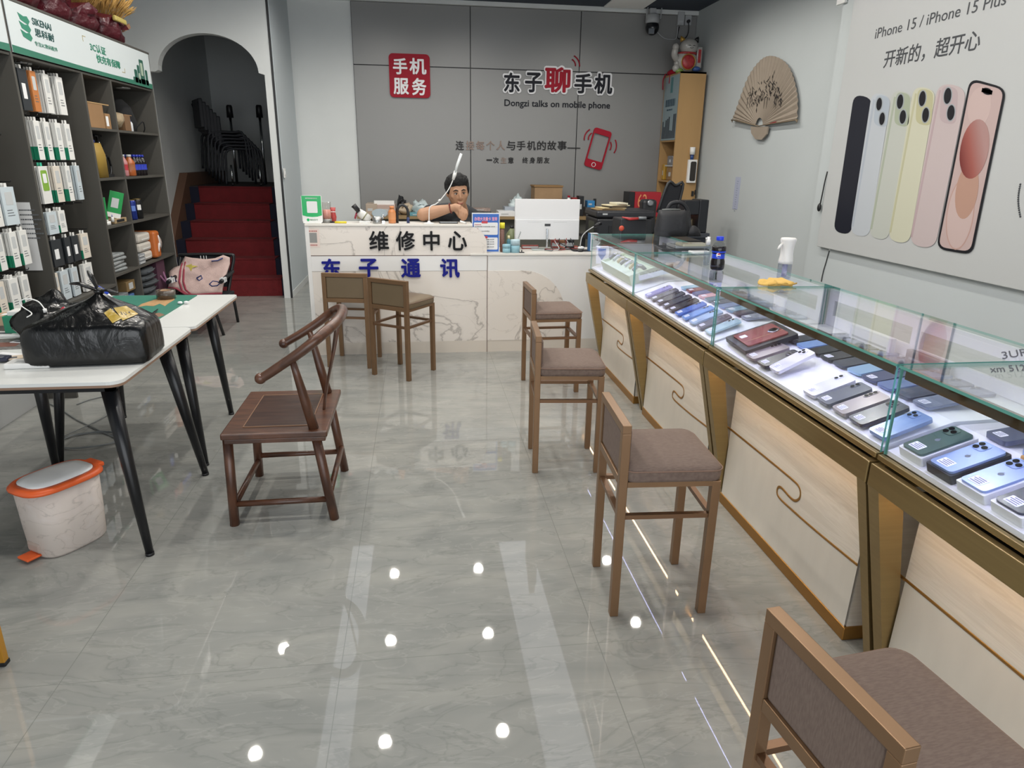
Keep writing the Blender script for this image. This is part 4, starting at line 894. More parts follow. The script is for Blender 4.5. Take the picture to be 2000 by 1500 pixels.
k = MB(); k.lathe([(.010, .10), (.010, .125)], n=10); k.build('cap', mat('cream_cap', 'd8d0a8', .4), t)
t = thing('dark_bottles', 'group of dusty green and clear flasks behind the tubs', 'bottle', at(1000, YD+.32, ZL))
k = MB(); k.lathe([(.05, 0), (.05, .12), (.03, .15), (.015, .17)], n=14); k.build('flask', mat('olive_flask', '6c7452', .4), t)
k = MB(); k.lathe([(.016, .17), (.016, .19)], n=10); k.build('stopper', BLACK, t)
t = thing('phone_stand', 'small black clip stand in front of the tall tub', 'stand', at(1020, YD+.035, ZL))
k = MB(); k.box((-.02, -.015, 0), (.02, .015, .005)); k.build('base', BLACK, t); k = MB(); k.box((-.004, 0, .005), (.004, .004, .02)); k.build('post', BLACK, t)
# monitor seen from behind
YM = YD+.25
t = thing('monitor', 'white desktop monitor seen from behind on the low worktop', 'monitor', at(1070, YM, ZL))
mx0, mx1 = ony(1006, 390, YM).x, ony(1133, 390, YM).x; mz0, mz1 = ony(1070, 468, YM).z, ony(1070, 389, YM).z
MWH = mat('monitor_white', 'd3d3d4', .35)
k = MB(); k.box((mx0, YM-.004, mz0), (mx1, YM+.014, mz1), .003); k.build('back_shell', MWH, t, world=True)
k = MB(); k.box((mx0+.004, YM+.0142, mz0+.004), (mx1-.004, YM+.016, mz1-.004)); k.build('screen', mat('dark_screen', '101216', .15), t, world=True)
k = MB(); k.box((mx0+.003, YM-.028, mz0+.002), (mx1-.003, YM-.004, mz0+.17), .006); hs = k.build('rear_housing', mat('monitor_housing', 'cfd0d2', .2), t, world=True)
xc_ = (mx0+mx1)/2
k = MB(); k.box((xc_-.025, YM-.0295, mz0+.115), (xc_+.025, YM-.028, mz0+.135)); k.build('socket_plate', mat('dark_plate', '2c2d30', .4), hs, world=True)
k = MB()
for i in range(16):
    k.box((xc_-.17+i*.0075, YM-.0288, mz0+.145), (xc_-.166+i*.0075, YM-.028, mz0+.150)); k.box((xc_+.05+i*.0075, YM-.0288, mz0+.145), (xc_+.054+i*.0075, YM-.028, mz0+.150))
k.build('vents', GREYL, hs, world=True)
k = MB(); k.box((xc_-.012, YM-.045, ZL+.006), (xc_+.004, YM-.030, mz0+.095), .003); k.build('stand_post', CHROME, t, world=True)
k = MB(); k.prism(rrect(.26, .15, .03, 4, xc_, YM), (0, 0, ZL), (1, 0, 0), (0, 1, 0), (0, 0, .006)); k.build('stand_base', mat('aqua_glass_base', '8aa09f', .15), t, world=True)
# things under and around the monitor
t = thing('power_cables', 'tangle of dark and grey cables under the monitor', 'cable', at(1095, YD+.2, ZL))
random.seed(3)
for q in range(7):
    y_ = YD+.10+.03*q; x_ = xc_+.02+.03*q
    pts = spline([(x_, YM-.02, mz0+.02), (x_+random.uniform(-.02, .05), YM-.05, ZL+.06), (x_+random.uniform(-.1, .1), y_, ZL+.010), (x_+random.uniform(-.22, .22), y_+.03, ZL+.010)], 4)
    k = MB(); k.tube(pts, .0035, 5); k.build('cable', [BLACK, GREYL, mat('red_cable', '8a2f2c', .5)][q % 3], t, world=True)
RC = mat('red_brown_goods', '8a4038', .6, var=.3, vs=40)
for i, (a, b, h, mt, lab) in enumerate(((1020, 1052, .03, RC, 'low red-brown packet lying left of the monitor stand'), (1078, 1092, .075, RC, 'pink and red packet standing right of the monitor stand'), (1094, 1104, .07, mat('tan_box2', '9c6a48', .6), 'tan box standing behind the monitor cables'), (1104, 1122, .075, BLACK, 'black box under the right end of the monitor'), (1122, 1130, .022, mat('rust', 'a04a38', .5), 'small rust-red plug at the right of the black box'))):
    t = thing('packet', lab, 'packet', at((a+b)/2, YD+.30, ZL)); w_ = (b-a)*.0045
    bx('pack', t, (-w_/2, -.02, 0), (w_/2, .03, h), mt); bx('flap', t, (-w_/2+.003, -.021, h*.3), (w_/2-.003, -.02, h*.7), GREYL, 0)
t = thing('computer_mouse', 'white mouse on a black pad at the right end of the worktop', 'mouse', at(1137, YD+.18, ZL+.006))
k = MB(); k.ball((0, 0, .014), .028, 10, (1.1, .7, .55)); k.build('shell', WPLAS, t); bx('wheel', t, (.012, -.003, .024), (.022, .003, .029), BLACK, 0)
t = thing('mouse_pad', 'black pad under the white mouse', 'pad', at(1137, YD+.15, ZL))
k = MB(); k.prism(rrect(.16, .14, .02), (0, 0, 0), (1, 0, 0), (0, 1, 0), (0, 0, .004)); k.build('pad', BLACK, t); k = MB(); k.prism(rrect(.165, .145, .02), (0, 0, 0), (1, 0, 0), (0, 1, 0), (0, 0, .002)); k.build('rim', GREYL, t)
t = thing('desk_microphone', 'black microphone on a thin grey gooseneck beside the farthest case', 'microphone', at(1150, YD+.10, ZL))
k = MB(); k.tube(spline([ony(1133, 482, YD+.1), ony(1137, 462, YD+.1), ony(1148, 450, YD+.1), ony(1163, 441, YD+.1)], 4), .004, 6); k.build('neck', GREYL, t, world=True)
k = MB(); k.tube([ony(1160, 443, YD+.1), ony(1168, 438, YD+.1), ony(1175, 436, YD+.1)], [.012, .016, .012], 10); k.build('foam', BLACK, t, world=True)
k = MB(); k.lathe([(.03, 0), (.03, .012), (.01, .016)], n=14, c=(ony(1133, 482, YD+.1).x-P.x*0-t.location.x, 0, 0)); k.build('base', BLACK, t)
t = thing('white_cup', 'white plastic cup at the far end of the glass case', 'cup', at(1160, YD+.3, ZL+.0))
k = MB(); k.lathe([(.03, 0), (.04, .11), (.038, .11), (.028, .005)], n=16); k.build('cup', WPLAS, t); k = MB(); k.tube([(.04, 0, .03), (.06, 0, .05), (.06, 0, .08), (.042, 0, .09)], .004, 6); k.build('handle', WPLAS, t)
t = thing('carton', 'tall white and blue carton at the end of the desk beside the glass case', 'box', at(1158, YD+.13, ZL))
bx('carton', t, (-.03, -.03, 0), (.045, .03, .15), mat('carton_white', 'cfd3da', .5)); bx('blue_side', t, (-.032, -.031, 0), (-.02, .031, .15), mat('carton_blue', '2f5f8c', .5))
# ================================================================ BACK COUNTER AND CLUTTER
t = thing('back_counter', 'long wooden-edged work counter along the grey wall', 'counter', (1.0, 8.9, 0))
k = MB(); k.box((-.74, 8.6, .862), (2.95, 9.34, .895)); k.build('top', mat('wood_edge', '8a7350', .5, var=.05), t, world=True)
k = MB(); k.box((-.70, 8.75, .0), (2.9, 9.3, .862)); k.build('cabinet', mat('dim_cabinet', '5c5c55', .6), t, world=True)
k = MB(); k.box((-.72, 8.62, .42), (2.92, 8.75, .44)); k.build('shelf', mat('wood_edge', '8a7350', .5), t, world=True)
ZB = .895
def clut(name, lab, cat, x0, x1, ytop, Y, mt, d=.12, bev=.004, mt2=None, z=ZB, kind='box'):
    a = ony(x0, ytop, Y); b = ony(x1, ytop, Y); t = thing(name, lab, cat, ((a.x+b.x)/2, Y+d/2, z)); w_ = b.x-a.x; h = max(.01, a.z-z)
    if kind == 'box': bx('body', t, (-w_/2, -d/2, 0), (w_/2, d/2, h), mt, bev); bx('detail', t, (-w_*.35, -d/2-.002, h*.35), (w_*.1, -d/2, h*.6), mt2 or GREYL, 0)
    elif kind == 'cyl':
        k = MB(); k.lathe([(w_/2, 0), (w_/2, h*.8), (w_*.3, h*.86), (w_*.3, h)], n=14); k.build('body', mt, t)
        k = MB(); k.lathe([(w_*.32, h*.9), (w_*.32, h)], n=12); k.build('cap', mt2 or BLACK, t)
    elif kind == 'lump':
        k = MB(); k.ball((0, 0, h/2), 1, 12, (w_/2, d/2, h/2))
        for v in k.bm.verts: v.co *= 1+.40*noise.noise(v.co*22+Vector((x0, 0, 0)))
        for v in k.bm.verts: v.co.z = max(0, v.co.z)
        k.build('body', mt, t); k = MB(); k.tube([(-w_*.2, -d*.4, h*.7), (0, -d*.5, h*.9), (w_*.2, -d*.4, h*.8)], .01, 6); k.build('knot', mt2 or mt, t)
    return t
BAGC = mat('clear_bag', 'b9c6c8', .25, bump=.5, bs=30)
clut('paper_roll', 'roll of beige paper lying on the back counter under a white box', 'roll', 714, 736, 398, 8.75, mat('beige_roll', 'a8998a', .6), .3)
clut('storage_box', 'long white box on a pinkish stack, back counter left end', 'box', 736, 772, 400, 8.75, mat('pinkish_stack', 'b09a90', .6), .3)
t = clut('tube_light_box', 'slim white carton lying across the boxes at the left of the back counter', 'box', 730, 770, 392, 8.80, WPLAS, .08)
clut('hot_air_gun', 'black bulky tool behind the arched black tube', 'tool', 775, 793, 386, 8.8, BLACK, .2, kind='lump')
clut('plaster_bag', 'white and tan crumpled bag behind the arched tube', 'bag', 776, 806, 398, 8.75, mat('tan_bag', 'b5a58f', .6), .2, kind='lump')
clut('plastic_bag', 'knotted pale blue plastic bag on the back counter left of the man', 'bag', 804, 838, 395, 8.7, BAGC, .25, kind='lump')
clut('clip_board', 'flat teal folder lying under the plastic bag', 'folder', 800, 840, 416, 8.62, mat('teal_folder', '5a8f9a', .5), .2)
clut('paper_stack', 'dark flat magazines right of the man on the back counter', 'papers', 918, 960, 413, 8.7, mat('dark_magazines', '4a4c50', .6, var=.4, vs=30), .3)
clut('booklet', 'colourful booklet on top of the dark magazines', 'booklet', 925, 958, 407, 8.72, mat('colour_booklet', '8c7a72', .5, var=.5, vs=25), .2, z=ony(925, 413, 8.7).z)
clut('white_papers', 'loose white papers left of the monitor on the back counter', 'papers', 974, 1006, 413, 8.65, PAPER, .3)
clut('white_device', 'grey and white device behind the loose papers', 'device', 986, 1008, 404, 8.85, mat('pale_device', '9aa2ac', .4), .2)
clut('cable_bag', 'clear bag of white cable looping above the monitor edge', 'bag', 996, 1030, 384, 8.9, BAGC, .15, kind='lump')
t = thing('cardboard_box', 'open brown cardboard box lid standing behind the white monitor', 'box', (ony(1071, 390, 8.95).x, 8.95, ZB))
a, b = ony(1044, 362, 8.95), ony(1098, 362, 8.95); w_ = (b.x-a.x)
bx('carton', t, (-w_/2, 0, 0), (w_/2, .30, a.z-ZB-.02), CARD); bx('lid', t, (-w_/2-.01, -.01, a.z-ZB-.02), (w_/2+.01, .31, a.z-ZB), mat('cardboard_dark', '8a6c48', .85))
clut('red_bottle', 'small bottle with a red top right of the cardboard box', 'bottle', 1108, 1116, 382, 8.8, PAPER, .05, mt2=REDM, kind='cyl')
clut('black_speaker', 'narrow black device standing right of the monitor', 'device', 1131, 1141, 383, 8.75, BLACK, .15)
clut('red_tool', 'red handled tool lying on the back counter', 'tool', 1118, 1132, 386, 8.85, mat('tool_red', '8c2a2a', .5), .1)
clut('blue_figure', 'small blue and white machine on a silver rack', 'machine', 1148, 1162, 392, 8.75, mat('machine_blue', '2f7ab0', .4), .15, z=ony(1150, 405, 8.75).z)
clut('silver_rack', 'small silver rack under the blue machine', 'rack', 1146, 1170, 405, 8.72, mat('rack_metal', '6c6e72', .3, metal=.6), .2)
clut('rod_tool', 'thin dark upright tool behind the printer', 'tool', 1160, 1165, 388, 8.9, BLACK, .03)
# ---- table behind the far case with printer, crate, chair, bag
t = thing('side_table', 'low black-topped table carrying the printer behind the glass case', 'table', (2.15, 7.05, 0))
k = MB(); k.box((1.72, 6.7, .79), (2.75, 7.4, .82), .003); k.build('top', BLACK, t, world=True)
for x in (1.76, 2.71):
    for y in (6.74, 7.36): k = MB(); k.box((x-.02, y-.02, 0), (x+.02, y+.02, .79)); k.build('leg', BLACKM, t, world=True)
t = thing('printer', 'black office printer with a pile of brown papers on top', 'printer', (2.10, 7.02, .82))
PB = mat('printer_black', '1f2024', .4)
a, b = ony(1168, 402, 6.8), ony(1256, 402, 6.8); w_ = b.x-a.x; xc = (a.x+b.x)/2
k = MB(); k.box((a.x, 6.8, .82), (b.x+.12, 7.3, .82+.20), .02); k.build('body', PB, t, world=True)
k = MB(); k.box((a.x-.01, 6.79, 1.025), (b.x+.13, 7.31, 1.095), .02); k.build('scanner_lid', mat('printer_lid', '26272c', .35), t, world=True)
k = MB(); k.box((a.x+.12, 6.792, .86), (b.x, 6.80, .95)); k.build('front_slot', BLACK, t, world=True)
k = MB(); k.box((a.x-.013, 6.9, .86), (a.x+.0, 7.1, .98)); k.build('olive_side', mat('olive_side', '3f4238', .5), t, world=True)
k = MB(); k.box((a.x+.05, 6.789, 1.055), (a.x+.10, 6.79, 1.07)); k.build('badge', GREYL, t, world=True)
PT = 1.095
random.seed(5)
for i, (dx, w_, hh, h, lab) in enumerate(((.05, .30, .012, '9a8058', 'brown envelope, bottom of the pile on the printer'), (.08, .26, .012, 'c9b98e', 'cream envelope in the middle of the pile on the printer'), (.12, .2, .014, '3a352c', 'dark folded cloth in the pile on the printer'), (.13, .22, .012, 'd0c6a8', 'pale paper near the top of the pile on the printer'), (.16, .12, .02, 'cfc9b2', 'crumpled white paper topmost on the printer'))):
    t = thing('envelope', lab, 'paper', (a.x+.10+dx, 6.98, PT+.013*i), random.uniform(-.3, .3)); k = MB(); k.box((-w_/2, -.10, 0), (w_/2, .10, hh-.001), .003); k.build('sheet', mat('env_'+h, h, .8), t); k = MB(); k.box((-w_/2+.02, -.101, .003), (w_/3, -.1, .007)); k.build('fold', CARD, t)
t = thing('tool_crate', 'black open crate with red and orange tools behind the glass case', 'crate', (1.72, 5.62, .80))
a, b = ony(1213, 425, 5.5), ony(1265, 425, 5.5); cz = 1.0
k = MB(); k.box((a.x, 5.5, .95), (b.x, 5.75, a.z-.01), .01); k.build('crate', PB, t, world=True)
k = MB(); k.tube([ony(1215, 424, 5.49), ony(1230, 428, 5.49), ony(1247, 427, 5.49)], [.004, .012, .010], 8); k.build('red_pliers', mat('plier_red', 'a83030', .4), t, world=True)
k = MB(); k.tube([ony(1247, 426, 5.49), ony(1262, 426, 5.49)], .012, 8); k.build('grey_handle', mat('handle_grey', '74787c', .4), t, world=True)
k = MB(); k.ball(ony(1214, 446, 5.48), .022, 8, (1, .5, 1)); k.build('orange_knob', mat('knob_orange', 'c04a34', .4), t, world=True)
t = thing('trolley', 'grey trolley holding the black crate behind the glass case end', 'trolley', (1.72, 5.7, 0)); k = MB(); k.box((a.x, 5.45, .93), (2.3, 5.95, .95)); k.build('shelf', BLACKM, t, world=True)
for x in (a.x+.02, 2.25):
    for y in (5.5, 5.9): k = MB(); k.tube([(x, y, 0), (x, y, .93)], .015, 8); k.build('leg', BLACKM, t, world=True)
# bag
BAGB = mat('black_nylon', '15161b', .55, bump=.3, bs=40)
p0, p1 = ony(1263, 440, 5.25), ony(1322, 440, 5.25)
t = thing('shoulder_bag', 'black nylon shoulder bag slumped on the far end of the glass case', 'bag', ((p0.x+p1.x)/2, 5.03, ZTOP))
wv = .125
k = MB(); loft(k, [(sup(wv, .07, 24, 3.5), 0), (sup(wv*1.04, .075, 24, 3.5), .05), (sup(wv*.92, .065, 24, 3.5), .15), (sup(wv*.9, .05, 24, 3.5), .185)])
for v in k.bm.verts: v.co += Vector((noise.noise(v.co*14), noise.noise(v.co*14+Vector((9, 0, 0))), 0))*.012
k.build('body', BAGB, t)
k = MB(); k.tube(spline([(-.05, 0, .18), (-.02, 0, .235), (.06, 0, .24), (.115, 0, .18), (.13, -.02, .08), (.15, -.03, .01)], 4), .009, 6, flat=1.6); k.build('strap', BAGB, t)
k = MB(); loft(k, [(sup(.07, .05, 16, 2.5, ) , .0), (sup(.05, .04, 16, 2.5), .05), (sup(.02, .02, 16, 2.5), .075)])
for v in k.bm.verts: v.co += Vector((.16, -.01, 0))
k.build('side_flap', BAGB, t)
k = MB(); k.tube([(-.09, -.01, .188), (-.03, -.02, .192), (.05, -.01, .19)], .008, 6); k.build('zip_trim', mat('grey_mesh', '5d605f', .6), t)
# office chair back
t = thing('office_chair', 'black mesh office chair, tilted backrest rising behind the printer', 'chair', (2.75, 6.35, 0))
q = [ony(1284, 415, 6.3), ony(1305, 358, 6.3), ony(1334, 362, 6.3), ony(1322, 412, 6.3)]
k = MB(); c0, c1 = (q[0]+q[3])/2, (q[1]+q[2])/2
k.bm.free(); k = MB(); v = [p for p in q]; dv = Vector((.0, .035, 0)); k.poly([*v, *[p+dv for p in v]], [(0, 1, 2, 3), (7, 6, 5, 4), (0, 4, 5, 1), (1, 5, 6, 2), (2, 6, 7, 3), (3, 7, 4, 0)]); k.build('backrest', mat('mesh_black', '14161c', .8, bump=.5, bs=150), t, world=True)
k = MB(); k.tube(spline([q[0], q[1], q[1]+(q[2]-q[1])*.5-Vector((0, 0, .01)), q[2]+Vector((0, 0, .012)), q[3]], 4), .014, 8); k.build('back_frame', BLACK, t, world=True)
k = MB(); k.tube([c0, c0+Vector((-.05, .05, -.3)), Vector((2.7, 6.3, .5))], .025, 8); k.build('spine', BLACK, t, world=True)
k = MB(); k.box((2.48, 6.1, .46), (2.95, 6.55, .53), .03); k.build('seat', mat('mesh_black', '14161c', .8), t, world=True)
k = MB(); k.tube([(2.72, 6.33, .08), (2.72, 6.33, .46)], .03, 10)
k.build('gas_post', BLACKM, t, world=True)
for i in range(5):
    an = 2*PI*i/5; k = MB(); k.tube([(2.72, 6.33, .09), (2.72+.28*math.cos(an), 6.33+.28*math.sin(an), .05)], [.025, .015], 8); lg = k.build('base_arm', BLACK, t, world=True); k = MB(); k.ball((2.72+.28*math.cos(an), 6.33+.28*math.sin(an), .028), .028, 8); k.build('castor', BLACK, lg, world=True)
# red gift box
a, b = ony(1229, 375, 8.7), ony(1292, 375, 8.7)
t = thing('gift_box', 'red and black gift box with gold pattern on the back counter', 'box', ((a.x+b.x)/2, 8.8, ZB))
k = MB(); k.box((a.x+.08, 8.7, ZB), (b.x, 8.95, a.z), .004); k.build('box', mat('gift_red', 'a01c28', .4), t, world=True)
k = MB(); k.box((a.x, 8.705, ZB), (a.x+.08, 8.945, a.z), .004); k.build('black_end', BLACK, t, world=True)
tq('62', mat('gold_print', 'd09060', .4), t, a.x+.12, ZB+.12, .12, .16, 8.699, .001, 0)
# pod on the printer right: round grey device
t = thing('camera_device', 'dark round-lensed device before the red gift box', 'device', (ony(1272, 395, 7.15).x, 7.15, .82))
k = MB(); k.box((-.09, 0, 0), (.07, .14, ony(1272, 390, 7.15).z-.82), .03); k.build('body', PB, t)
k = MB(); k.lathe([(.03, 0), (.035, .01), (.02, .012)], n=14, M=Matrix.Translation((-.01, -.001, ony(1272, 397, 7.15).z-.82)) @ Matrix.Rotation(PI/2, 4, 'X')); k.build('lens', mat('lens_grey', '8a8c90', .2, metal=.7), t)
# coffee machine on a stand
YC = 7.5
a, b = ony(1338, 390, YC), ony(1386, 390, YC)
t = thing('coffee_machine', 'black coffee machine with a steel jug by the right wall', 'coffee machine', ((a.x+b.x)/2, YC+.12, ony(1360, 455, YC).z))
z0 = t.location.z; xm_ = a.x+(b.x-a.x)*.62; CM = mat('coffee_black', '1c1e24', .35)
k = MB(); k.box((xm_, YC, z0), (b.x, YC+.25, a.z), .01); k.build('tower', CM, t, world=True)
k = MB(); k.box((a.x, YC, z0+(a.z-z0)*.55), (xm_, YC+.22, a.z-.01), .01); k.build('brew_head', CM, t, world=True)
k = MB(); k.box((a.x, YC, z0), (xm_, YC+.22, z0+.025)); k.build('drip_tray', CM, t, world=True)
k = MB(); k.lathe([(.05, z0+.025), (.055, z0+.04), (.05, z0+.13), (.045, z0+.15)], c=((a.x+xm_)/2+.02, YC+.1, 0), n=16); k.build('jug', mat('steel_jug', '8a7c66', .3, metal=.7), t, world=True)
t = thing('machine_stand', 'dark grey stand under the coffee machine', 'stand', ((a.x+b.x)/2, YC+.15, 0)); k = MB(); k.box((a.x-.05, YC-.03, z0-.05), (b.x+.03, YC+.3, z0-.002), .004); k.build('top', mat('stand_grey', '3c4048', .5), t, world=True); k = MB(); k.box((a.x+.03, YC, 0), (b.x, YC+.28, z0-.05)); k.build('body', mat('stand_dark', '1e2430', .5), t, world=True)
# ================================================================ THE PERSON BEHIND THE DESK
SKIN = mat('skin', 'a88064', .55, var=.03, vs=20)
def fuse(name, m, mt, parent, vox=.006, it=3, world=True):
    me = bpy.data.meshes.new('tmp'); bmesh.ops.recalc_face_normals(m.bm, faces=m.bm.faces[:]); m.bm.to_mesh(me); m.bm.free()
    o = bpy.data.objects.new('tmp', me); C.objects.link(o)
    r = o.modifiers.new('r', 'REMESH'); r.mode = 'VOXEL'; r.voxel_size = vox
    s = o.modifiers.new('s', 'SMOOTH'); s.iterations = it; s.factor = .5
    dg = bpy.context.evaluated_depsgraph_get(); dg.update()
    nm = bpy.data.meshes.new_from_object(o.evaluated_get(dg)); nm.name = name
    bpy.data.objects.remove(o)
    nm.transform(MW[parent.name].inverted()); nm.materials.clear(); nm.materials.append(mt)
    for p in nm.polygons: p.use_smooth = True
    q = bpy.data.objects.new(name, nm); C.objects.link(q); q.parent = parent; MW[q.name] = MW[parent.name]
    return q
man = thing('person', 'black-haired man in a dark t-shirt and bead bracelet, leaning on the raised desk', 'person', (.36, 6.15, 0))
HX, HY, HZ = .327, 5.93, 1.292
Hm = Matrix.Translation((HX, HY, HZ)) @ Matrix.Rotation(math.radians(7), 4, 'Z') @ Matrix.Rotation(math.radians(-4), 4, 'Y') @ Matrix.Rotation(math.radians(6), 4, 'X')
def hp(x, y, z): return Hm @ Vector((x, y, z))
m = MB()
# skull and jaw
def skull(m, sx, sy, sz, n=26):
    vs = []; rings = []
    for i in range(n+1):
        th = PI*i/n; z = -math.cos(th); r = max(1e-3, math.sin(th)); rg = []
        for k in range(n):
            a = 2*PI*k/n; x, y = r*math.cos(a), r*math.sin(a)
            j = max(0, -z-.05)
            X = x*sx*(1-.33*j**1.3); Y = y*sy*(1-.22*j) - (.018*j if y < 0 else -.01*j)
            if y < 0 and z > -.6 and z < .4: Y *= .95
            rg.append(m.bm.verts.new(hp(X, Y, z*sz)))
        rings.append(rg)
    for a, b in zip(rings, rings[1:]):
        for k in range(n): m.bm.faces.new((a[k], a[(k+1) % n], b[(k+1) % n], b[k]))
    m.bm.faces.new(rings[0][::-1]); m.bm.faces.new(rings[-1])
skull(m, .086, .105, .142)
def hb(p, r, sc=(1, 1, 1)): m.ball(hp(*p), r, 10, sc, Hm.to_3x3().to_4x4())
hb((0, -.103, -.030), .017, (1., .9, .9)); hb((.012, -.095, -.034), .011); hb((-.012, -.095, -.034), .011)      # nose tip, wings
m.tube([hp(0, -.094, .022), hp(0, -.103, -.006), hp(0, -.112, -.026)], [.009, .011, .012], 8)
for s in (-1, 1):
    hb((s*.048, -.066, -.016), .024, (1, .6, 1)); hb((s*.033, -.090, .034), .018, (1.5, .5, .45))     # cheek, brow ridge
    hb((s*.089, .010, -.005), .022, (.35, .8, 1.25))                                                # ear
hb((0, -.092, -.066), .019, (1.35, .6, .45)); hb((0, -.090, -.078), .017, (1.25, .65, .45)); hb((0, -.085, -.112), .024, (1.2, .7, .8))
# neck and torso
m.tube([hp(0, .03, -.07), Vector((.36, 6.05, 1.14)), Vector((.37, 6.12, 1.06))], [.062, .062, .075], 14)
m.tube([(.39, 6.28, .55), (.385, 6.27, .70), (.375, 6.20, .88), (.37, 6.13, 1.02), (.37, 6.11, 1.09)], [.15, .145, .155, .15, .09], 16)
m.tube([(.17, 6.08, 1.12), (.35, 6.12, 1.12), (.50, 6.14, 1.06)], [.062, .085, .062], 12)
# his right arm along the desk
SH, EL, WR = Vector((.165, 6.07, 1.125)), Vector((.035, 5.80, 1.122)), Vector((.268, 5.765, 1.178))
m.tube([SH, SH+(EL-SH)*.5, EL], [.066, .060, .052], 12); m.ball(EL, .053, 10)
m.tube([EL, EL+(WR-EL)*.3, EL+(WR-EL)*.7, WR], [.052, .055, .042, .031], 12, flat=1.0)
# hand: palm, four drooping fingers, thumb
K = [Vector((.318+.021*i, 5.742+.004*i, 1.192-.010*i)) for i in range(4)]
m.tube([WR, Vector((.30, 5.755, 1.186)), Vector((.335, 5.748, 1.176))], [.030, .032, .030], 12, flat=1.0)
m.tube([WR, K[0], K[1]], [.024, .019, .014], 8); m.tube([Vector((.30, 5.755, 1.180)), K[2]], [.026, .016], 8); m.tube([Vector((.30, 5.76, 1.172)), K[3]], [.022, .0145], 8)
for i, (L1, L2, L3) in enumerate(((.040, .030, .022), (.045, .032, .024), (.043, .030, .023), (.034, .024, .020))):
    p = K[i]; a1 = Vector((.30, -.35, -.88)).normalized(); a2 = Vector((.02-.10*i, .05, -1)).normalized(); a3 = Vector((-.20-.06*i, .25, -1)).normalized()
    q1 = p+a1*L1; q2 = q1+a2*L2; q3 = q2+a3*L3
    m.tube([p, q1, q2, q3], [.0135, .0118, .0102, .0078], 9); m.ball(q3, .0082, 8)
m.tube([Vector((.295, 5.765, 1.165)), Vector((.312, 5.752, 1.140)), Vector((.328, 5.742, 1.118)), Vector((.334, 5.74, 1.098))], [.016, .014, .012, .009], 9)
# his left arm resting low behind the desk
m.tube([(.50, 6.12, 1.05), (.57, 5.99, .90), (.60, 5.90, .905)], [.06, .05, .046], 12); m.tube([(.60, 5.90, .905), (.50, 5.86, .90), (.44, 5.85, .895)], [.046, .036, .028], 12)
m.tube([(.44, 5.85, .895), (.40, 5.845, .885), (.375, 5.845, .875)], [.028, .030, .022], 10)
for i in range(4): m.tube([(.38, 5.815+.018*i, .882), (.345, 5.812+.018*i, .872), (.325, 5.812+.018*i, .862)], [.010, .009, .007], 7)
m.tube([(.40, 5.82, .885), (.385, 5.79, .872), (.365, 5.785, .865)], [.011, .010, .008], 7)
# seated legs
for s in (-1, 1):
    m.tube([(.39+s*.09, 6.26, .56), (.39+s*.13, 6.02, .55), (.39+s*.14, 5.86, .54)], [.088, .075, .062], 12)
    m.tube([(.39+s*.14, 5.86, .54), (.39+s*.14, 5.90, .30), (.39+s*.14, 5.95, .09)], [.062, .055, .036], 12)
    m.tube([(.39+s*.14, 5.97, .05), (.39+s*.15, 5.85, .035), (.39+s*.15, 5.76, .03)], [.038, .036, .026], 10)
body = fuse('body', m, SKIN, man, .0058, 3)
# eyes, brows, mouth line
EYEW = mat('eye_white', 'c9c0b6', .3); IRIS = mat('iris_dark', '1a100c', .2); BROW = mat('brow_hair', '1a1512', .8); LIP = mat('lips', '8f5348', .5)
k = MB()
for s in (-1, 1): k.ball(hp(s*.031, -.0885, .006), .0115, 10, (1.3, .55, .62), Hm.to_3x3().to_4x4())
ey = k.build('eyes', EYEW, man, world=True, smooth=True)
k = MB()
for s in (-1, 1): k.ball(hp(s*.031+.002, -.0935, .006), .0062, 8, (1, .5, 1), Hm.to_3x3().to_4x4())
k.build('irises', IRIS, ey, world=True)
k = MB()
for s in (-1, 1): k.tube([hp(s*.016, -.0945, .0105), hp(s*.031, -.0965, .015), hp(s*.047, -.0895, .0095)], .0026, 6)
k.build('eyelids', mat('lash_line', '3a241c', .7), ey, world=True)
k = MB()
for s in (-1, 1): k.tube([hp(s*.014, -.1005, .030), hp(s*.032, -.1015, .0385), hp(s*.054, -.088, .031)], [.0035, .0050, .0028], 7)
k.build('eyebrows', BROW, man, world=True)
k = MB(); k.tube([hp(-.026, -.094, -.069), hp(-.010, -.1045, -.073), hp(.010, -.1045, -.073), hp(.026, -.094, -.068)], [.0028, .005, .005, .0028], 7); k.build('lips', LIP, man, world=True)
# hair
m = MB(); R3 = Hm.to_3x3().to_4x4()
m.ball(hp(0, .030, .052), 1, 18, (.1035, .105, .108), R3); m.ball(hp(0, -.022, .098), 1, 16, (.089, .080, .062), R3); m.ball(hp(-.02, -.045, .100), 1, 14, (.055, .055, .042), R3); m.ball(hp(.03, -.040, .102), 1, 14, (.055, .055, .040), R3)
for s in (-1, 1): m.ball(hp(s*.079, -.012, .032), 1, 10, (.016, .038, .046), R3)
hair = fuse('hair', m, mat('black_hair', '0a090b', .8, bump=.8, bs=180, stretch=(1, 1, .3)), man, .007, 2)
for v in hair.data.vertices:
    q = v.co*42; v.co += v.normal*(.006*noise.noise(q)+.004*noise.noise(q*2.2))
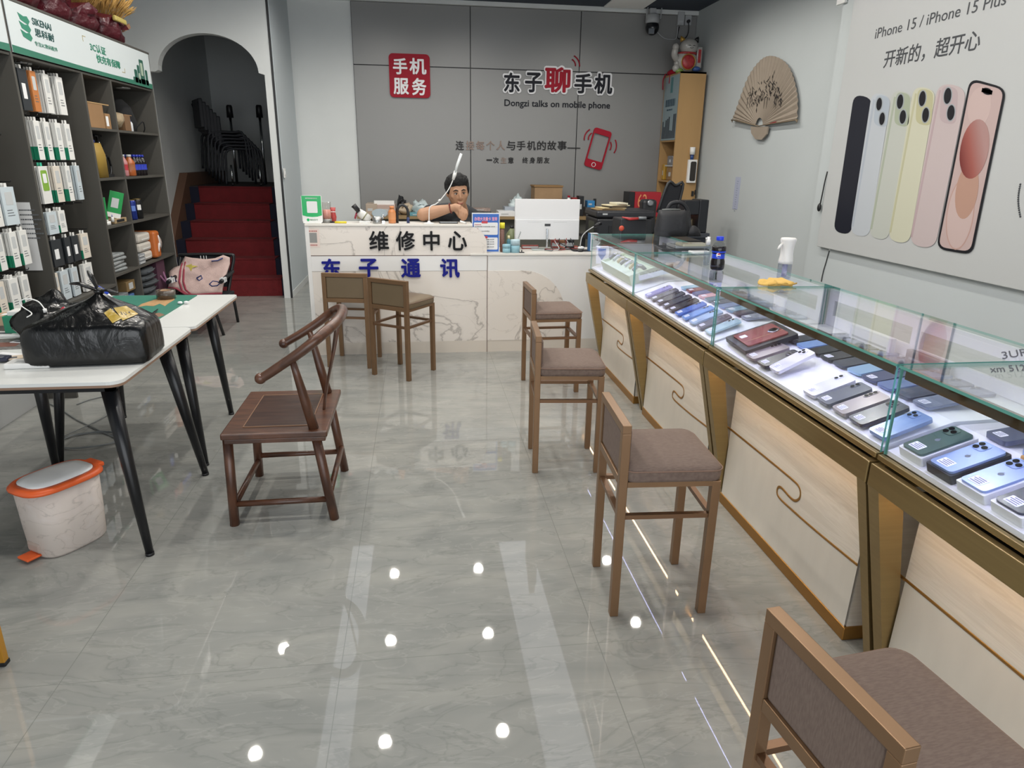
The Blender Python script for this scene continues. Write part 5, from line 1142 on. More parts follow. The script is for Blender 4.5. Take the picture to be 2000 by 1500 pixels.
# clothing
SHIRT = mat('charcoal_tshirt', '2f3236', .9, var=.15, vs=30)
m = MB()
m.tube([(.39, 6.28, .58), (.385, 6.27, .70), (.375, 6.20, .88), (.37, 6.13, 1.02), (.37, 6.11, 1.10)], [.162, .157, .168, .165, .098], 18)
m.tube([(.15, 6.075, 1.118), (.35, 6.12, 1.12), (.515, 6.14, 1.05)], [.074, .097, .074], 14)
m.tube([SH, SH+(EL-SH)*.62], [.075, .072], 14); m.tube([(.505, 6.12, 1.05), (.55, 6.02, .95)], [.07, .062], 12)
sh = fuse('t_shirt', m, SHIRT, man, .009, 3)
m = MB()
for s in (-1, 1):
    m.tube([(.39+s*.07, 6.30, .56), (.39+s*.13, 6.02, .55), (.39+s*.14, 5.855, .54)], [.108, .088, .074], 12); m.tube([(.39+s*.14, 5.855, .54), (.39+s*.14, 5.90, .30), (.39+s*.14, 5.95, .10)], [.074, .064, .052], 12)
fuse('trousers', m, mat('dark_trousers', '1d2026', .9), man, .012, 2)
k = MB()
d = (WR-EL).normalized(); u = d.cross(Vector((0, 0, 1))).normalized(); v_ = d.cross(u); cw = WR-d*.012
for i in range(16): k.ball(cw+u*(.036*math.cos(2*PI*i/16))+v_*(.036*math.sin(2*PI*i/16)), .0068, 8)
k.build('bead_bracelet', mat('red_brown_beads', '6b2a20', .3), man, world=True)
k = MB()
for s in (-1, 1): k.tube([(.39+s*.14, 5.99, .045), (.39+s*.15, 5.85, .04), (.39+s*.15, 5.745, .035)], [.042, .042, .034], 12)
k.build('shoes', BLACK, man, world=True)
t = thing('stool', 'round black stool under the seated man', 'stool', (.39, 6.29, 0))
k = MB(); k.lathe([(.15, .39), (.16, .40), (.16, .425), (.14, .435)], n=20); k.build('seat', BLACK, t)
for i in range(4):
    a = PI/4+PI/2*i; k = MB(); k.tube([(.12*math.cos(a), .12*math.sin(a), .39), (.18*math.cos(a), .18*math.sin(a), 0)], .012, 8); k.build('leg', BLACKM, t)
# ================================================================ SHELVING AGAINST THE LEFT WALL
SHM = mat('grey_laminate', '46443f', .6, var=.04, vs=4)
SX, SB = -2.30, -2.68
U = thing('shelving_unit', 'tall grey laminate shelving unit with a lit sign header along the left wall', 'shelf', (-2.5, 5.6, 0))
def sbox(nm, y0, y1, z0, z1, x0=SB, x1=SX, m=SHM):
    k = MB(); k.box((x0, y0, z0), (x1, y1, z1), .0015); return k.build(nm, m, U, world=True)
for y, z1 in ((3.28, 2.39), (4.66, 2.39), (5.53, 2.09), (6.005, 2.09), (6.89, 2.39)): sbox('upright', y-.01, y+.012, 0, z1)
sbox('back_board', 3.28, 6.89, 0, 2.39, SB-.012, SB)
sbox('top_board', 3.27, 6.905, 2.385, 2.40, SB, SX+.004); sbox('header_underside', 3.29, 6.88, 2.085, 2.10, SB, SX-.006)
for z in (1.735, 1.385, 1.04, .68):
    sbox('shelf_board', 5.54, 5.995, z-.018, z); sbox('shelf_board', 6.017, 6.88, z-.018, z)
sbox('shelf_board', 4.672, 5.52, .60, .62); sbox('shelf_board', 3.292, 4.65, .60, .62)
sbox('base_panel', 5.54, 6.88, 0, .295, -2.50, -2.485, mat('white_base_panel', 'a9abab', .5))
sbox('base_panel', 3.29, 5.52, 0, .598, -2.50, -2.485, mat('white_base_panel', 'a9abab', .5))
# header sign
HB = mat('sign_white_board', 'c4ccce', .4); HG = mat('sign_teal', '33705c', .4)
def hdr(y0, y1):
    k = MB(); k.box((SX+.001, y0, 2.105), (SX+.005, y1, 2.382)); k.build('sign_board', HB, U, world=True)
    k = MB()
    n = 24; top = [(y0+(y1-y0)*i/n, 2.145-.012*math.sin(PI*i/n)) for i in range(n+1)]
    k.prism([(y0, 2.105)]+top+[(y1, 2.105)], (SX+.005, 0, 0), (0, 1, 0), (0, 0, 1), (.0012, 0, 0)); k.build('teal_band', HG, U, world=True)
hdr(3.29, 4.645); hdr(4.675, 6.875)
XS = SX+.0055
def lt(s, mt, ya, yb, z0, z1, par=U, X=XS, d=.001, b=0., nm='lettering'): return text(s, mt, par, (X, ya, z0), (X, yb, z0), (X, ya, z1), d, b, nm)
DT = mat('dark_teal_print', '1f4a48', .5); TG = mat('teal_print', '2c7a62', .5)
def hy(px_, py_): v = onx(px_, py_, XS); return v.y, v.z
# emblem, two rows of name, tagline
ya, za = hy(24, 52); yb, zb = hy(39, 20)
k = MB()
for i in range(3):
    z = 2.335-.045*i; k.prism([(4.80, z), (4.86, z-.012), (4.90, z-.006), (4.925, z-.030), (4.90, z-.052), (4.82, z-.036)], (XS, 0, 0), (0, 1, 0), (0, 0, 1), (.001, 0, 0))
k.build('emblem', TG, U, world=True)
lt('SIKENAI', DT, 4.955, 5.185, 2.295, 2.335, b=.02); lt('思科耐', DT, 4.965, 5.20, 2.232, 2.280, b=.02); lt('专注3C数码配件', TG, 4.94, 5.22, 2.178, 2.203)
lt('3C认证', TG, 5.72, 5.98, 2.255, 2.312, b=.025); lt('快充有保障', TG, 5.80, 6.22, 2.188, 2.246, b=.025)
k = MB()
for q in ((5.62, 2.335, 5.67, 2.339), (5.62, 2.30, 5.625, 2.339), (6.24, 2.172, 6.30, 2.176), (6.295, 2.172, 6.30, 2.205)): k.box((XS, q[0], q[1]), (XS+.001, q[2], q[3]))
k.build('corner_marks', mat('gold_marks', 'a89868', .5), U, world=True)
k = MB()
for y, w_, h in ((6.50, .06, .10), (6.57, .05, .14), (6.63, .09, .19), (6.74, .05, .12), (6.46, .34, .04)): k.prism(rrect(w_, h, .01, 3, y+w_/2, 2.125+h/2), (XS, 0, 0), (0, 1, 0), (0, 0, 1), (.0012, 0, 0))
k.build('product_picture', mat('product_green', '2a5a4c', .4), U, world=True)
k = MB(); k.prism(rrect(.05, .10, .01, 3, 6.67, 2.24), (XS+.0012, 0, 0), (0, 1, 0), (0, 0, 1), (.0006, 0, 0)); k.prism(rrect(.03, .05, .01, 3, 6.60, 2.18), (XS+.0012, 0, 0), (0, 1, 0), (0, 0, 1), (.0006, 0, 0)); k.build('product_picture_light', mat('product_cream', '9fae9c', .4), U, world=True)
# round cabinet lights under the header
for y in (5.0, 6.55):
    t = thing('cabinet_light', 'flat round white light disc under the sign header, %s' % ('above the hanging packs' if y < 6 else 'above the brown paper packing'), 'light', (-2.42, y, 2.085)); k = MB(); k.lathe([(.05, -.010), (.055, -.006), (.055, 0)], n=20); k.build('disc', mat('dull_disc', '9a9c9a', .4), t); k = MB(); k.lathe([(.056, -.004), (.058, 0)], n=20); k.build('rim', CHROME, t)
# ---- hanging packs
PKW = mat('pack_white', 'd6d6d3', .45); PKG = mat('pack_green', '1d7d5e', .45); PKT = mat('pack_teal', '38b08e', .45); PKD = mat('pack_dark', '2c3034', .35); PKC = mat('pack_cream', 'd0c8bc', .5)
def pack(y, z1, w_, h, n, label, group, kind='green', x0=-2.345, dx=.017, th=.013, face=None):
    """a hook with n packs hung one behind the other"""
    out = None
    for i in range(n):
        lab = label if i == 0 else label.replace('frontmost', 'rear')
        t = thing('hanging_pack', lab, 'packaged accessory', (x0-i*dx, y, z1), random.uniform(-.06, .06), group)
        k = MB(); k.box((-th, -w_/2, -h), (0, w_/2, 0), .001); bd = k.build('carton', {'green': PKW, 'white': PKW, 'dark': PKD, 'cream': PKC, 'orange': mat('pack_orange', 'b4713c', .5), 'lime': PKW, 'blue': mat('pack_blueish', 'b9c4ca', .4)}[kind], t)
        k = MB(); k.box((-th*.6, -.012, 0), (-th*.45, .012, .022)); k.build('hang_tab', PKT if kind in ('lime',) else PKW, t)
        if kind in ('green', 'cream'):
            k = MB(); k.box((-th-.0005, -w_/2-.0005, -h-.0005), (-.0005 if i == 0 else .0005, w_/2+.0005 if i else -w_/2+.001, -h*.66)); k.build('green_foot', PKG, t)
        if i == 0:
            if kind == 'dark': k = MB(); k.box((0, -w_*.3, -h*.72), (.001, w_*.12, -h*.35)); k.build('white_print', PAPER, t)
            elif kind == 'lime': k = MB(); k.prism(rrect(w_*.7, h*.55, .012, 3, 0, -h*.38), (0, 0, 0), (0, 1, 0), (0, 0, 1), (.001, 0, 0)); k.build('lime_field', mat('lime_print', '7aa33a', .4), t); k = MB(); k.prism(rrect(w_*.4, h*.25, .006, 3, 0, -h*.32), (.001, 0, 0), (0, 1, 0), (0, 0, 1), (.001, 0, 0)); k.build('plug_picture', PAPER, t)
            else:
                k = MB(); k.prism(rrect(w_*.55, h*.34, .006, 2, 0, -h*.3), (0, 0, 0), (0, 1, 0), (0, 0, 1), (.0008, 0, 0)); k.build('window_print', GREYL, t)
                k = MB()
                for q in range(3): k.box((0, -w_*.3, -h*(.62+.07*q)), (.0008, w_*(.1+.07*q), -h*(.60+.07*q)))
                k.build('small_print', TEXTG, t)
    k2 = None
def hook(y, z): pass
def row(tag_, z1, h, items):
    for y, w_, n, kind, what in items:
        pack(y, z1, w_, h, n, 'frontmost %s, %s' % (what, tag_), what + ', ' + tag_, kind)
# bay above the black bag: six rows from the top
row('middle bay top row', 2.035, .235, [(4.83, .11, 2, 'dark', 'dark blister pack with green card'), (4.95, .07, 3, 'orange', 'orange-fronted pack'), (5.11, .08, 4, 'white', 'white patterned pack'), (5.28, .09, 4, 'white', 'white pack with device picture')])
row('middle bay second row', 1.745, .232, [(4.885, .065, 6, 'green', 'slim white pack with green foot, first hook'), (5.005, .065, 2, 'green', 'slim white pack with green foot, second hook'), (5.15, .065, 3, 'green', 'slim white pack with green foot, third hook'), (5.28, .07, 2, 'green', 'slim white pack with green foot, fourth hook')])
row('middle bay third row', 1.475, .228, [(4.86, .12, 2, 'lime', 'white pack with lime charger picture'), (5.03, .10, 3, 'cream', 'cream pack with green foot'), (5.18, .06, 4, 'green', 'white pack with green foot'), (5.32, .07, 2, 'blue', 'pale blue pack with green strip')])
row('middle bay fourth row', 1.195, .140, [(4.86, .12, 2, 'blue', 'pale pack with looped cable picture'), (4.99, .08, 3, 'green', 'teal-edged pack')])
row('middle bay fifth row', 1.02, .170, [(4.85, .13, 2, 'dark', 'dark pack with white power bank picture'), (5.00, .08, 2, 'dark', 'narrow dark pack with white bank'), (5.11, .09, 2, 'dark', 'plain black pack with small icons'), (5.25, .11, 2, 'cream', 'cream pack with earphone picture')])
row('middle bay sixth row', .815, .19, [(4.76, .07, 1, 'cream', 'narrow cream pack standing high'), (4.88, .11, 2, 'blue', 'pale box with blue picture'), (5.02, .10, 2, 'blue', 'pale box with framed picture'), (5.22, .14, 2, 'white', 'white box with yellow corner')])
# left bay at the border
row('left bay upper row', 1.62, .218, [(4.30, .12, 2, 'white', 'white cable pack'), (4.18, .12, 2, 'white', 'white cable pack, rear hook')])
row('left bay second row', 1.365, .212, [(4.42, .12, 3, 'blue', 'frosted cable pack'), (4.28, .1, 3, 'white', 'pale cable pack')])
row('left bay third row', 1.115, .20, [(4.24, .07, 4, 'green', 'white charger box with green foot, left hook'), (4.38, .07, 3, 'green', 'white charger box with green foot, centre hook'), (4.49, .085, 2, 'green', 'white charger box with green foot, right hook')])
row('left bay fourth row', .86, .20, [(4.16, .08, 3, 'cream', 'beige charger box, left hook'), (4.29, .085, 3, 'green', 'white charger box, middle hook'), (4.41, .085, 3, 'green', 'white charger box, last hook')])
# steel rails that carry the hooks
k = MB()
for z, y0, y1 in ((2.055, 4.7, 5.34), (1.765, 4.7, 5.34), (1.495, 4.7, 5.36), (1.22, 4.7, 5.36), (1.04, 4.7, 5.36), (.835, 4.7, 5.36), (1.64, 4.0, 4.6), (1.385, 4.0, 4.6), (1.135, 4.0, 4.6), (.88, 4.0, 4.6)):
    z += .0075; k.tube([(-2.60, y0, z), (-2.60, y1, z)], .006, 6)
    for y in [y0+.06+.13*i for i in range(int((y1-y0)/.13))]: k.tube([(-2.60, y, z), (-2.335, y, z), (-2.33, y, z+.012)], .003, 5)
k.build('hook_rails', BLACKM, U, world=True)
t = thing('notice_sheet', 'white notice sheet taped on the grey upright beside the left bay packs', 'notice', (-2.47, 4.64, 1.0))
a, b = ony(24, 395, 4.648), ony(84, 528, 4.648)
k = MB(); k.box((a.x, 4.644, b.z), (b.x, 4.6475, a.z)); k.build('sheet', PAPER, t, world=True)
for i in range(7): bars(t, TEXTG, (a.x+.03, 4.6438, a.z-.05-.028*i), (1, 0, 0), (0, 0, 1), .09+.015*(i % 3), .008, (0, -1, 0), 9)
# ---- cardboard, bottles, etc. in the two right bays
def sh(name, lab, cat, y0, y1, z, h, mt, d=.2, x1=SX-.03, group=None, parts=None, rz=0):
    t = thing(name, lab, cat, (x1-d/2, (y0+y1)/2, z), rz, group); w_ = y1-y0
    k = MB(); k.box((-d/2, -w_/2, 0), (d/2, w_/2, h), .003); b = k.build('body', mt, t); return t
KR = mat('kraft_board', '8a6a48', .85, var=.06, vs=10)
t = sh('cardboard_box', 'open brown cardboard box with raised flap in the top left cubby', 'box', 5.57, 5.86, 1.737, .17, KR, .28)
k = MB(); k.box((-.14, -.14, .17), (-.13, .10, .31)); k.box((-.13, -.145, .17), (.02, -.137, .30)); k.build('upper_flap', KR, t); k = MB(); k.box((.13, -.14, .168), (.142, .255, .176)); k.build('side_flap', mat('kraft_edge', '9c8058', .85), t)
t = sh('cardboard_box', 'second smaller brown carton behind the open box', 'box', 5.88, 5.97, 1.737, .11, KR, .22); k = MB(); k.box((.11, -.04, .02), (.112, .0, .09)); k.build('white_tape', PAPER, t)
PK = mat('packing_paper', '8f7f66', .8, bump=.8, bs=25)
t = thing('packing_paper', 'crumpled brown packing paper and sheet in the top right cubby', 'paper', (-2.42, 6.13, 1.737))
k = MB(); k.ball((0, 0, .07), 1, 12, (.12, .09, .07))
for v in k.bm.verts: v.co *= 1+.25*noise.noise(v.co*25); v.co.z = max(.0, v.co.z)
k.build('crumple', PK, t); k = MB(); k.box((-.05, -.08, .12), (-.04, .04, .30)); k.build('upright_sheet', KR, t)
t = sh('cardboard_box', 'small brown box tilted among the packing paper', 'box', 6.24, 6.36, 1.737, .12, mat('kraft_dark', '6e5238', .85), .15); k = MB(); k.box((.0, -.05, .12), (.075, .1, .125)); k.build('flap', KR, t)
for i, (y, rot) in enumerate(((6.375, 0), (6.415, 0))):
    t = thing('glue_bottle', ['white glue bottle with a blue nozzle on the top right shelf', 'plain white nozzle bottle next to the blue-nozzle one'][i], 'bottle', (-2.34-i*.02, y, 1.737))
    k = MB(); k.lathe([(.017, 0), (.018, .004), (.018, .06), (.010, .075)], n=12); k.build('bottle', mat('glue_white', 'b9bcc0', .4), t); k = MB(); k.lathe([(.007, .075), (.002, .105)], n=8); k.build('nozzle', mat('nozzle_blue', '3a5c9a', .4) if i == 0 else PKW, t)
t = thing('black_bag', 'black bag slumped at the back of the top right cubby', 'bag', (-2.5, 6.55, 1.737)); BAGB = mat('matt_black_cloth', '0d0e11', .95)
k = MB(); loft(k, [(sup(.12, .15, 20, 3), 0), (sup(.13, .15, 20, 3), .08), (sup(.10, .12, 20, 3), .2), (sup(.05, .06, 20, 3), .26)]); k.build('body', BAGB, t); k = MB(); k.tube(spline([(.1, .1, .03), (.14, .16, .09), (.14, .19, .04), (.12, .21, .008)], 4), .005, 6); k.build('strap', BAGB, t)
# yellow bag, pump with hose
YBM = mat('yellow_kraft_bag', '8f742e', .6, bump=.2, bs=10)
t = thing('paper_bag', 'yellow paper bag with dark writing and blue top in the second cubby', 'bag', (-2.39, 5.70, 1.387))
k = MB(); loft(k, [(sup(.07, .085, 16, 5), 0), (sup(.07, .085, 16, 5), .16), (sup(.05, .07, 16, 5), .245)]); k.build('bag', YBM, t)
k = MB(); k.ball((-.01, -.02, .255), .045, 10, (1, 1.2, .6)); k.build('blue_top', mat('deep_blue', '22307a', .5), t)
for i in range(4): bars(t, mat('bag_print', '4a3c20', .6), (-2.3485, 5.635, 1.52-.035*i), (0, 1, 0), (0, 0, 1), .085, .018, (1, 0, 0), 4)
t = thing('hand_pump', 'upright steel hand pump with a coiled black hose', 'pump', (-2.40, 5.86, 1.387))
k = MB(); k.tube([(0, 0, .02), (0, 0, .30)], .013, 10); k.build('barrel', CHROME, t); k = MB(); k.box((-.05, -.05, 0), (.05, .07, .02)); k.tube([(0, -.06, .30), (0, .06, .30)], .009, 6); k.build('base', BLACK, t)
k = MB(); k.tube([(.02+0*q, .06+.045*math.cos(q), .08+.07*math.sin(q)) for q in [PI*j/6 for j in range(18)]], .008, 6); k.build('hose', BLACK, t)
# drinks
def bottle(name, lab, y, x, z, r, h, body, cap, label, group):
    t = thing(name, lab, 'bottle', (x, y, z), 0, group)
    k = MB(); k.lathe([(r*.9, 0), (r, .006), (r, h*.3), (r*.93, h*.42), (r, h*.55), (r, h*.66), (r*.45, h*.86), (r*.42, h*.92)], n=14); k.build('bottle', body, t)
    k = MB(); k.lathe([(r*.48, h*.9), (r*.48, h), (r*.42, h+.002)], n=12); k.build('cap', cap, t)
    k = MB(); k.lathe([(r*1.015, h*.28), (r*.96, h*.42), (r*1.015, h*.55)], n=14, cap=False); k.build('label', label, t); return t
REDL = mat('red_label', 'a8333c', .4); ORGL = mat('orange_tea', '9c5428', .25); WCAP = mat('white_cap', 'aeb2b4', .4); BCAP = mat('blue_cap', '20309c', .4); COLA = mat('cola_dark', '120c10', .12); BLAB = mat('blue_label', '2a3aa8', .4)
b0 = None
for i, (y, x) in enumerate(((6.06, -2.36), (6.115, -2.42), (6.17, -2.36))):
    bottle('drink_bottle', ['red-labelled white-capped bottle, first from the divider', 'red-labelled white-capped bottle, half behind the first', 'pink-labelled white-capped bottle, beside the orange tea'][i], y, x, 1.387, .028, .165, mat('pink_drink', 'b0787a', .3), WCAP, REDL, 'red labelled drinks')
bottle('drink_bottle', 'orange tea bottle with white cap on the drinks shelf', 6.26, -2.35, 1.387, .040, .165, ORGL, WCAP, mat('tea_label', '8f5a3a', .5), 'tea bottles')
bottle('drink_bottle', 'second orange tea bottle, left of the one in front', 6.20, -2.44, 1.387, .034, .16, ORGL, WCAP, mat('tea_label', '8f5a3a', .5), 'tea bottles')
for i in range(8):
    y = 6.35+.062*(i % 4)+.02*(i//4); x = -2.345-.07*(i//4)
    bottle('cola_bottle', '%s cola bottle with blue cap in the %s row of the drinks shelf' % (ORD[i % 4], ['front', 'rear'][i//4]), y, x, 1.387, .028, .165, COLA, BCAP, BLAB, 'blue capped cola bottles')
# green signs, cans, tray
for i, (y0, y1, h, rz, lab) in enumerate(((5.56, 5.74, .20, 0, 'square green payment sign leaning in the third cubby'), (5.80, 5.90, .20, .3, 'narrow green card tilted beside the square green sign'))):
    t = thing('payment_sign', lab, 'sign', (-2.42+.05*i, (y0+y1)/2-.02, 1.085 if i else 1.045)); t.rotation_euler = (-.28 if i else 0, 0, -.95)
    w_ = y1-y0; k = MB(); k.box((-.004, -w_/2, 0), (.004, w_/2, h), .002); k.build('board', mat('dim_green', '1c8a46', .35), t)
    k = MB(); k.box((.004, -w_/2, 0), (.005, w_/2, h*.18)); k.build('white_foot', PKW, t); k = MB(); k.box((.004, -w_*.28, h*.38), (.0052, w_*.22, h*.75)); k.build('blank_square', GREYL, t)
t = sh('wooden_tray', 'pale wooden tray under the narrow green card', 'tray', 5.76, 5.98, 1.042, .035, mat('pale_wood', '9a8464', .6), .22); k = MB(); k.box((.109, -.08, .008), (.112, .06, .028)); k.build('slot', BLACK, t)
t = thing('tape_roll', 'white ring-shaped roll lying at the left of the wooden tray', 'roll', (-2.38, 5.64, 1.042)); k = MB(); k.lathe([(.045, 0), (.062, .002), (.062, .028), (.045, .03), (.045, 0)], n=20, cap=False); k.build('ring', PKW, t); k = MB(); k.ball((-.02, .05, .035), .025, 8, (1.5, 1.4, .8)); k.build('black_top', BLACK, t)
t = thing('glue_bottle', 'tiny white bottle with blue tip on the black clip in the third cubby', 'bottle', (-2.34, 5.74, 1.06)); k = MB(); k.lathe([(.012, 0), (.012, .03), (.006, .036)], n=10); k.build('bottle', PKW, t); k = MB(); k.lathe([(.004, .036), (.001, .055)], n=8); k.build('tip', BCAP, t)
for i, (y, h, r, mt) in enumerate(((6.17, .155, .033, mat('can_blue', '1c2f7c', .3, metal=.4)), (6.29, .158, .036, mat('can_black', '17181a', .3, metal=.3)))):
    t = thing('drink_can', ['tall blue can left of the black can', 'tall black can with a white animal print and gold rim'][i], 'can', (-2.35, y, 1.042), -.9, 'tall cans')
    k = MB(); k.lathe([(r*.9, 0), (r, .006), (r, h-.012), (r*.86, h)], n=18); k.build('can', mt, t); k = MB(); k.lathe([(r*.88, h-.002), (r*.88, h+.003), (r*.8, h+.002)], n=18); k.build('rim', mat('can_gold', '9a8454', .3, metal=.7), t)
    k = MB(); k.box((r-.001, -.015, h*.45), (r+.001, .015, h*.72)); k.build('print', PKW if i else mat('light_blue_print', '5a78c0', .4), t)
# clear packs, tissue, white packs
for i in range(5):
    z = .682+.028*i; t = thing('clear_pack', ['lowest', 'second', 'middle', 'fourth', 'topmost'][i] + ' clear plastic pack in the pile of the fourth cubby', 'pack', (-2.42, 5.72+.01*(i % 2), z), .1*(i % 3-1), 'clear packs in the fourth cubby')
    k = MB(); k.box((-.09, -.12, 0), (.09, .12, .024), .01); k.build('pack', mat('clear_wrap', '8c9192', .3, bump=.6, bs=25, var=.2, vs=20), t); k = MB(); k.box((-.05, -.06, .024), (.05, .05, .0255)); k.build('label', GREYL, t)
for i in range(3):
    z = .682+.028*i; t = thing('grey_pack', ['lowest', 'middle', 'topmost'][i] + ' flat grey pack under the tissue bundle', 'pack', (-2.36, 6.12, z), 0, 'flat grey packs'); k = MB(); k.box((-.05, -.07, 0), (.05, .07, .026), .005); k.build('pack', mat('grey_wrap', '7e8286', .5), t); k = MB(); k.box((.05, -.05, .006), (.0508, .05, .018)); k.build('seam', GREYL, t)
TI = mat('tissue_pack', 'b9b4ac', .7, bump=.3, bs=12)
for i in range(3):
    t = thing('tissue_pack', ['bottom', 'middle', 'top'][i] + ' cream tissue pack of the wrapped bundle in the fifth cubby', 'tissues', (-2.42, 6.32, .69+.078*i), 0, 'tissue packs'); k = MB(); k.box((-.09, -.17, 0), (.09, .10, .074), .02); k.build('pack', TI, t); k = MB(); k.box((.088, -.10, .02), (.0915, .05, .03)); k.build('seam', PKW, t)
t = thing('tissue_wrapper', 'orange printed wrapper end of the tissue bundle', 'wrapper', (-2.40, 6.49, .69)); k = MB(); k.box((-.10, -.06, .0), (.105, .05, .23), .02); k.build('orange_wrap', mat('orange_wrapper', 'b0602a', .4), t); k = MB(); k.ball((0, .12, .11), 1, 10, (.09, .08, .10)); k.build('clear_end', mat('printed_clear', 'a89a92', .3, var=.4, vs=30), t); k = MB(); k.tube(spline([(.106, -.02, .05), (.108, .0, .12), (.106, .03, .08), (.106, .01, .19)], 3), .006, 5); k.build('white_pattern', PAPER, t)
for i in range(4):
    t = thing('small_carton', ['leftmost', 'second', 'third', 'rightmost'][i] + ' white printed carton behind the tissue packs', 'box', (-2.56, 6.07+.11*i, .682), 0, 'white printed cartons'); k = MB(); k.box((-.05, -.05, 0), (.03, .05, .32-.02*i), .002); k.build('carton', PKW, t); k = MB(); k.box((.03, -.03, .22), (.032, .0, .27)); k.box((.03, .01, .26), (.032, .035, .285)); k.build('print', TEXTK, t)
# bottom cubbies
for i, (y0, y1, z, h, c, lab) in enumerate(((5.57, 5.76, .45, .06, '6f7478', 'grey container under the fourth cubby'), (5.57, 5.76, .385, .06, '9a9ea2', 'white box under the grey container'), (5.80, 5.97, .50, .08, '7a6440', 'brown carton at the right of the fifth row cubby'), (5.70, 5.95, .40, .07, '4a6a9c', 'box with blue circular pictures'))):
    z += .0; t = sh('storage_box', lab, 'box', y0, y1, z, h, mat('store_'+c, c, .6), .2, x1=SX-.02-.01*i); k = MB(); k.box((.1, -.04, .015), (.1015, .04, h-.015)); k.build('print', GREYL, t)
sbox('shelf_board', 5.54, 5.995, .365, .383); sbox('shelf_board', 6.017, 6.88, .30, .318)
GC = mat('dark_grey_cushion', '3c4044', .9)
for i in range(6):
    t = thing('folded_garment', ['lowest', 'second', 'third', 'fourth', 'fifth', 'topmost'][i] + ' dark grey folded garment in the bottom right cubby', 'garment', (-2.40, 6.22+.02*(i % 2), .32+.052*i), .12*(i % 3-1), 'folded garments'); k = MB(); loft(k, [(sup(.08, .14, 18, 3), 0), (sup(.11, .17, 18, 3), .02), (sup(.10, .16, 18, 3), .045), (sup(.05, .1, 18, 3), .05)]); k.build('fabric', GC, t); k = MB(); k.tube([(.1, -.12, .03), (.105, 0, .026), (.1, .12, .03)], .005, 5); k.build('fold_edge', mat('cushion_edge', '4a4f54', .9), t)
t = sh('maroon_bag', 'dull maroon bag standing beside the folded garments', 'bag', 6.46, 6.66, .32, .33, mat('maroon_cloth', '4a2a3c', .8), .25); k = MB(); k.tube(spline([(.12, -.04, .2), (.16, 0, .12), (.12, .05, .22)], 4), .01, 6); k.build('handle', mat('mauve', '7a4f6c', .7), t)
# ---- dried wheat bouquets on top
RW = mat('dark_red_wrap', '460b18', .35, bump=.9, bs=26, coat=.2); WH = mat('dried_wheat', 'b08a4c', .8, var=.2, vs=40)
for i, (y, sp, lab) in enumerate(((5.10, .13, 'dark red wrapped bouquet at the left end on top of the shelving'), (5.52, .15, 'red wrapped wheat bouquet, second from the left on top of the shelving'), (5.95, .17, 'red wrapped wheat bouquet, third from the left on top of the shelving'), (6.42, .19, 'large wheat bouquet with a pale ribbon at the right end on top of the shelving'))):
    t = thing('wheat_bouquet', lab, 'bouquet', (-2.46, y, 2.401), 0, 'wheat bouquets')
    k = MB(); loft(k, [(sup(.11, .14, 20, 2.3), 0), (sup(.14, sp, 20, 2.3), .06), (sup(.11, sp*.85, 20, 2.3), .11), (sup(.15, sp*1.15, 20, 2.3), .15)])
    for v in k.bm.verts: v.co += Vector((noise.noise(v.co*22+Vector((i, 0, 0))), noise.noise(v.co*20+Vector((0, i, 5))), 1.6*noise.noise(v.co*25)))*.045; v.co.z = max(0, v.co.z)
    k.build('wrap', RW, t)
    if i > 0:
        k = MB(); random.seed(20+i)
        for q in range(300):
            a, r = random.uniform(0, 2*PI), random.uniform(0, 1)**.5; bx0 = Vector((.07*r*math.cos(a), .10*r*math.sin(a), .10)); tip = Vector((.20*r*math.cos(a)+.05, (sp+.10)*r*math.sin(a)+.06, .34+.12*random.random()-.08*r))
            md = bx0+(tip-bx0)*.6+Vector((0, 0, .02)); k.tube([bx0, md, md+(tip-md)*.35, tip], [.0016, .0014, .0050, .0008], 4)
        st = k.build('wheat_stems', WH, t); st['kind'] = 'stuff'
    if i == 3:
        k = MB(); k.box((.12, -.10, .15), (.15, .12, .19), .01); k.build('ribbon', mat('pale_ribbon', 'b0a05a', .5), t); k = MB(); k.prism([(0, 0), (.18, .06), (.16, .09), (0, .03)], (.10, .12, .10), (0, 1, 0), (0, 0, 1), (.01, 0, 0)); k.build('wrap_corner', mat('tan_wrap', '8f6a50', .5), t)
# ================================================================ THINGS ON THE WHITE TABLES
ZT_ = .7555
def f_plas(nt, b):
    tc = nt.nodes.new('ShaderNodeTexCoord')
    n = noisy(nt, 7, 4, (1, 1, .6), (0, 0, 0), 1.5); n2 = noisy(nt, 22, 3, (1, 1, .4), (0, 0, 0), .6)
    s = mth(nt, 'ADD', n, mth(nt, 'MULTIPLY', n2, .35))
    bp = nt.nodes.new('ShaderNodeBump'); bp.inputs['Strength'].default_value = .28; bp.inputs['Distance'].default_value = .03
    nt.links.new(s, bp.inputs['Height']); nt.links.new(bp.outputs[0], b.inputs['Normal']); b.inputs['Base Color'].default_value = lin('08090a')
BAGP = nodes_mat('black_bin_liner', f_plas, rough=.24)
t = thing('plastic_bag', 'big knotted black plastic bag around a box, with yellow print, on the near white table', 'bag', (-1.32, 2.90, ZT_))
bw, bd_ = .228, .135
ang = math.radians(4); Rb = Matrix.Rotation(ang, 3, 'Z')
m = MB()
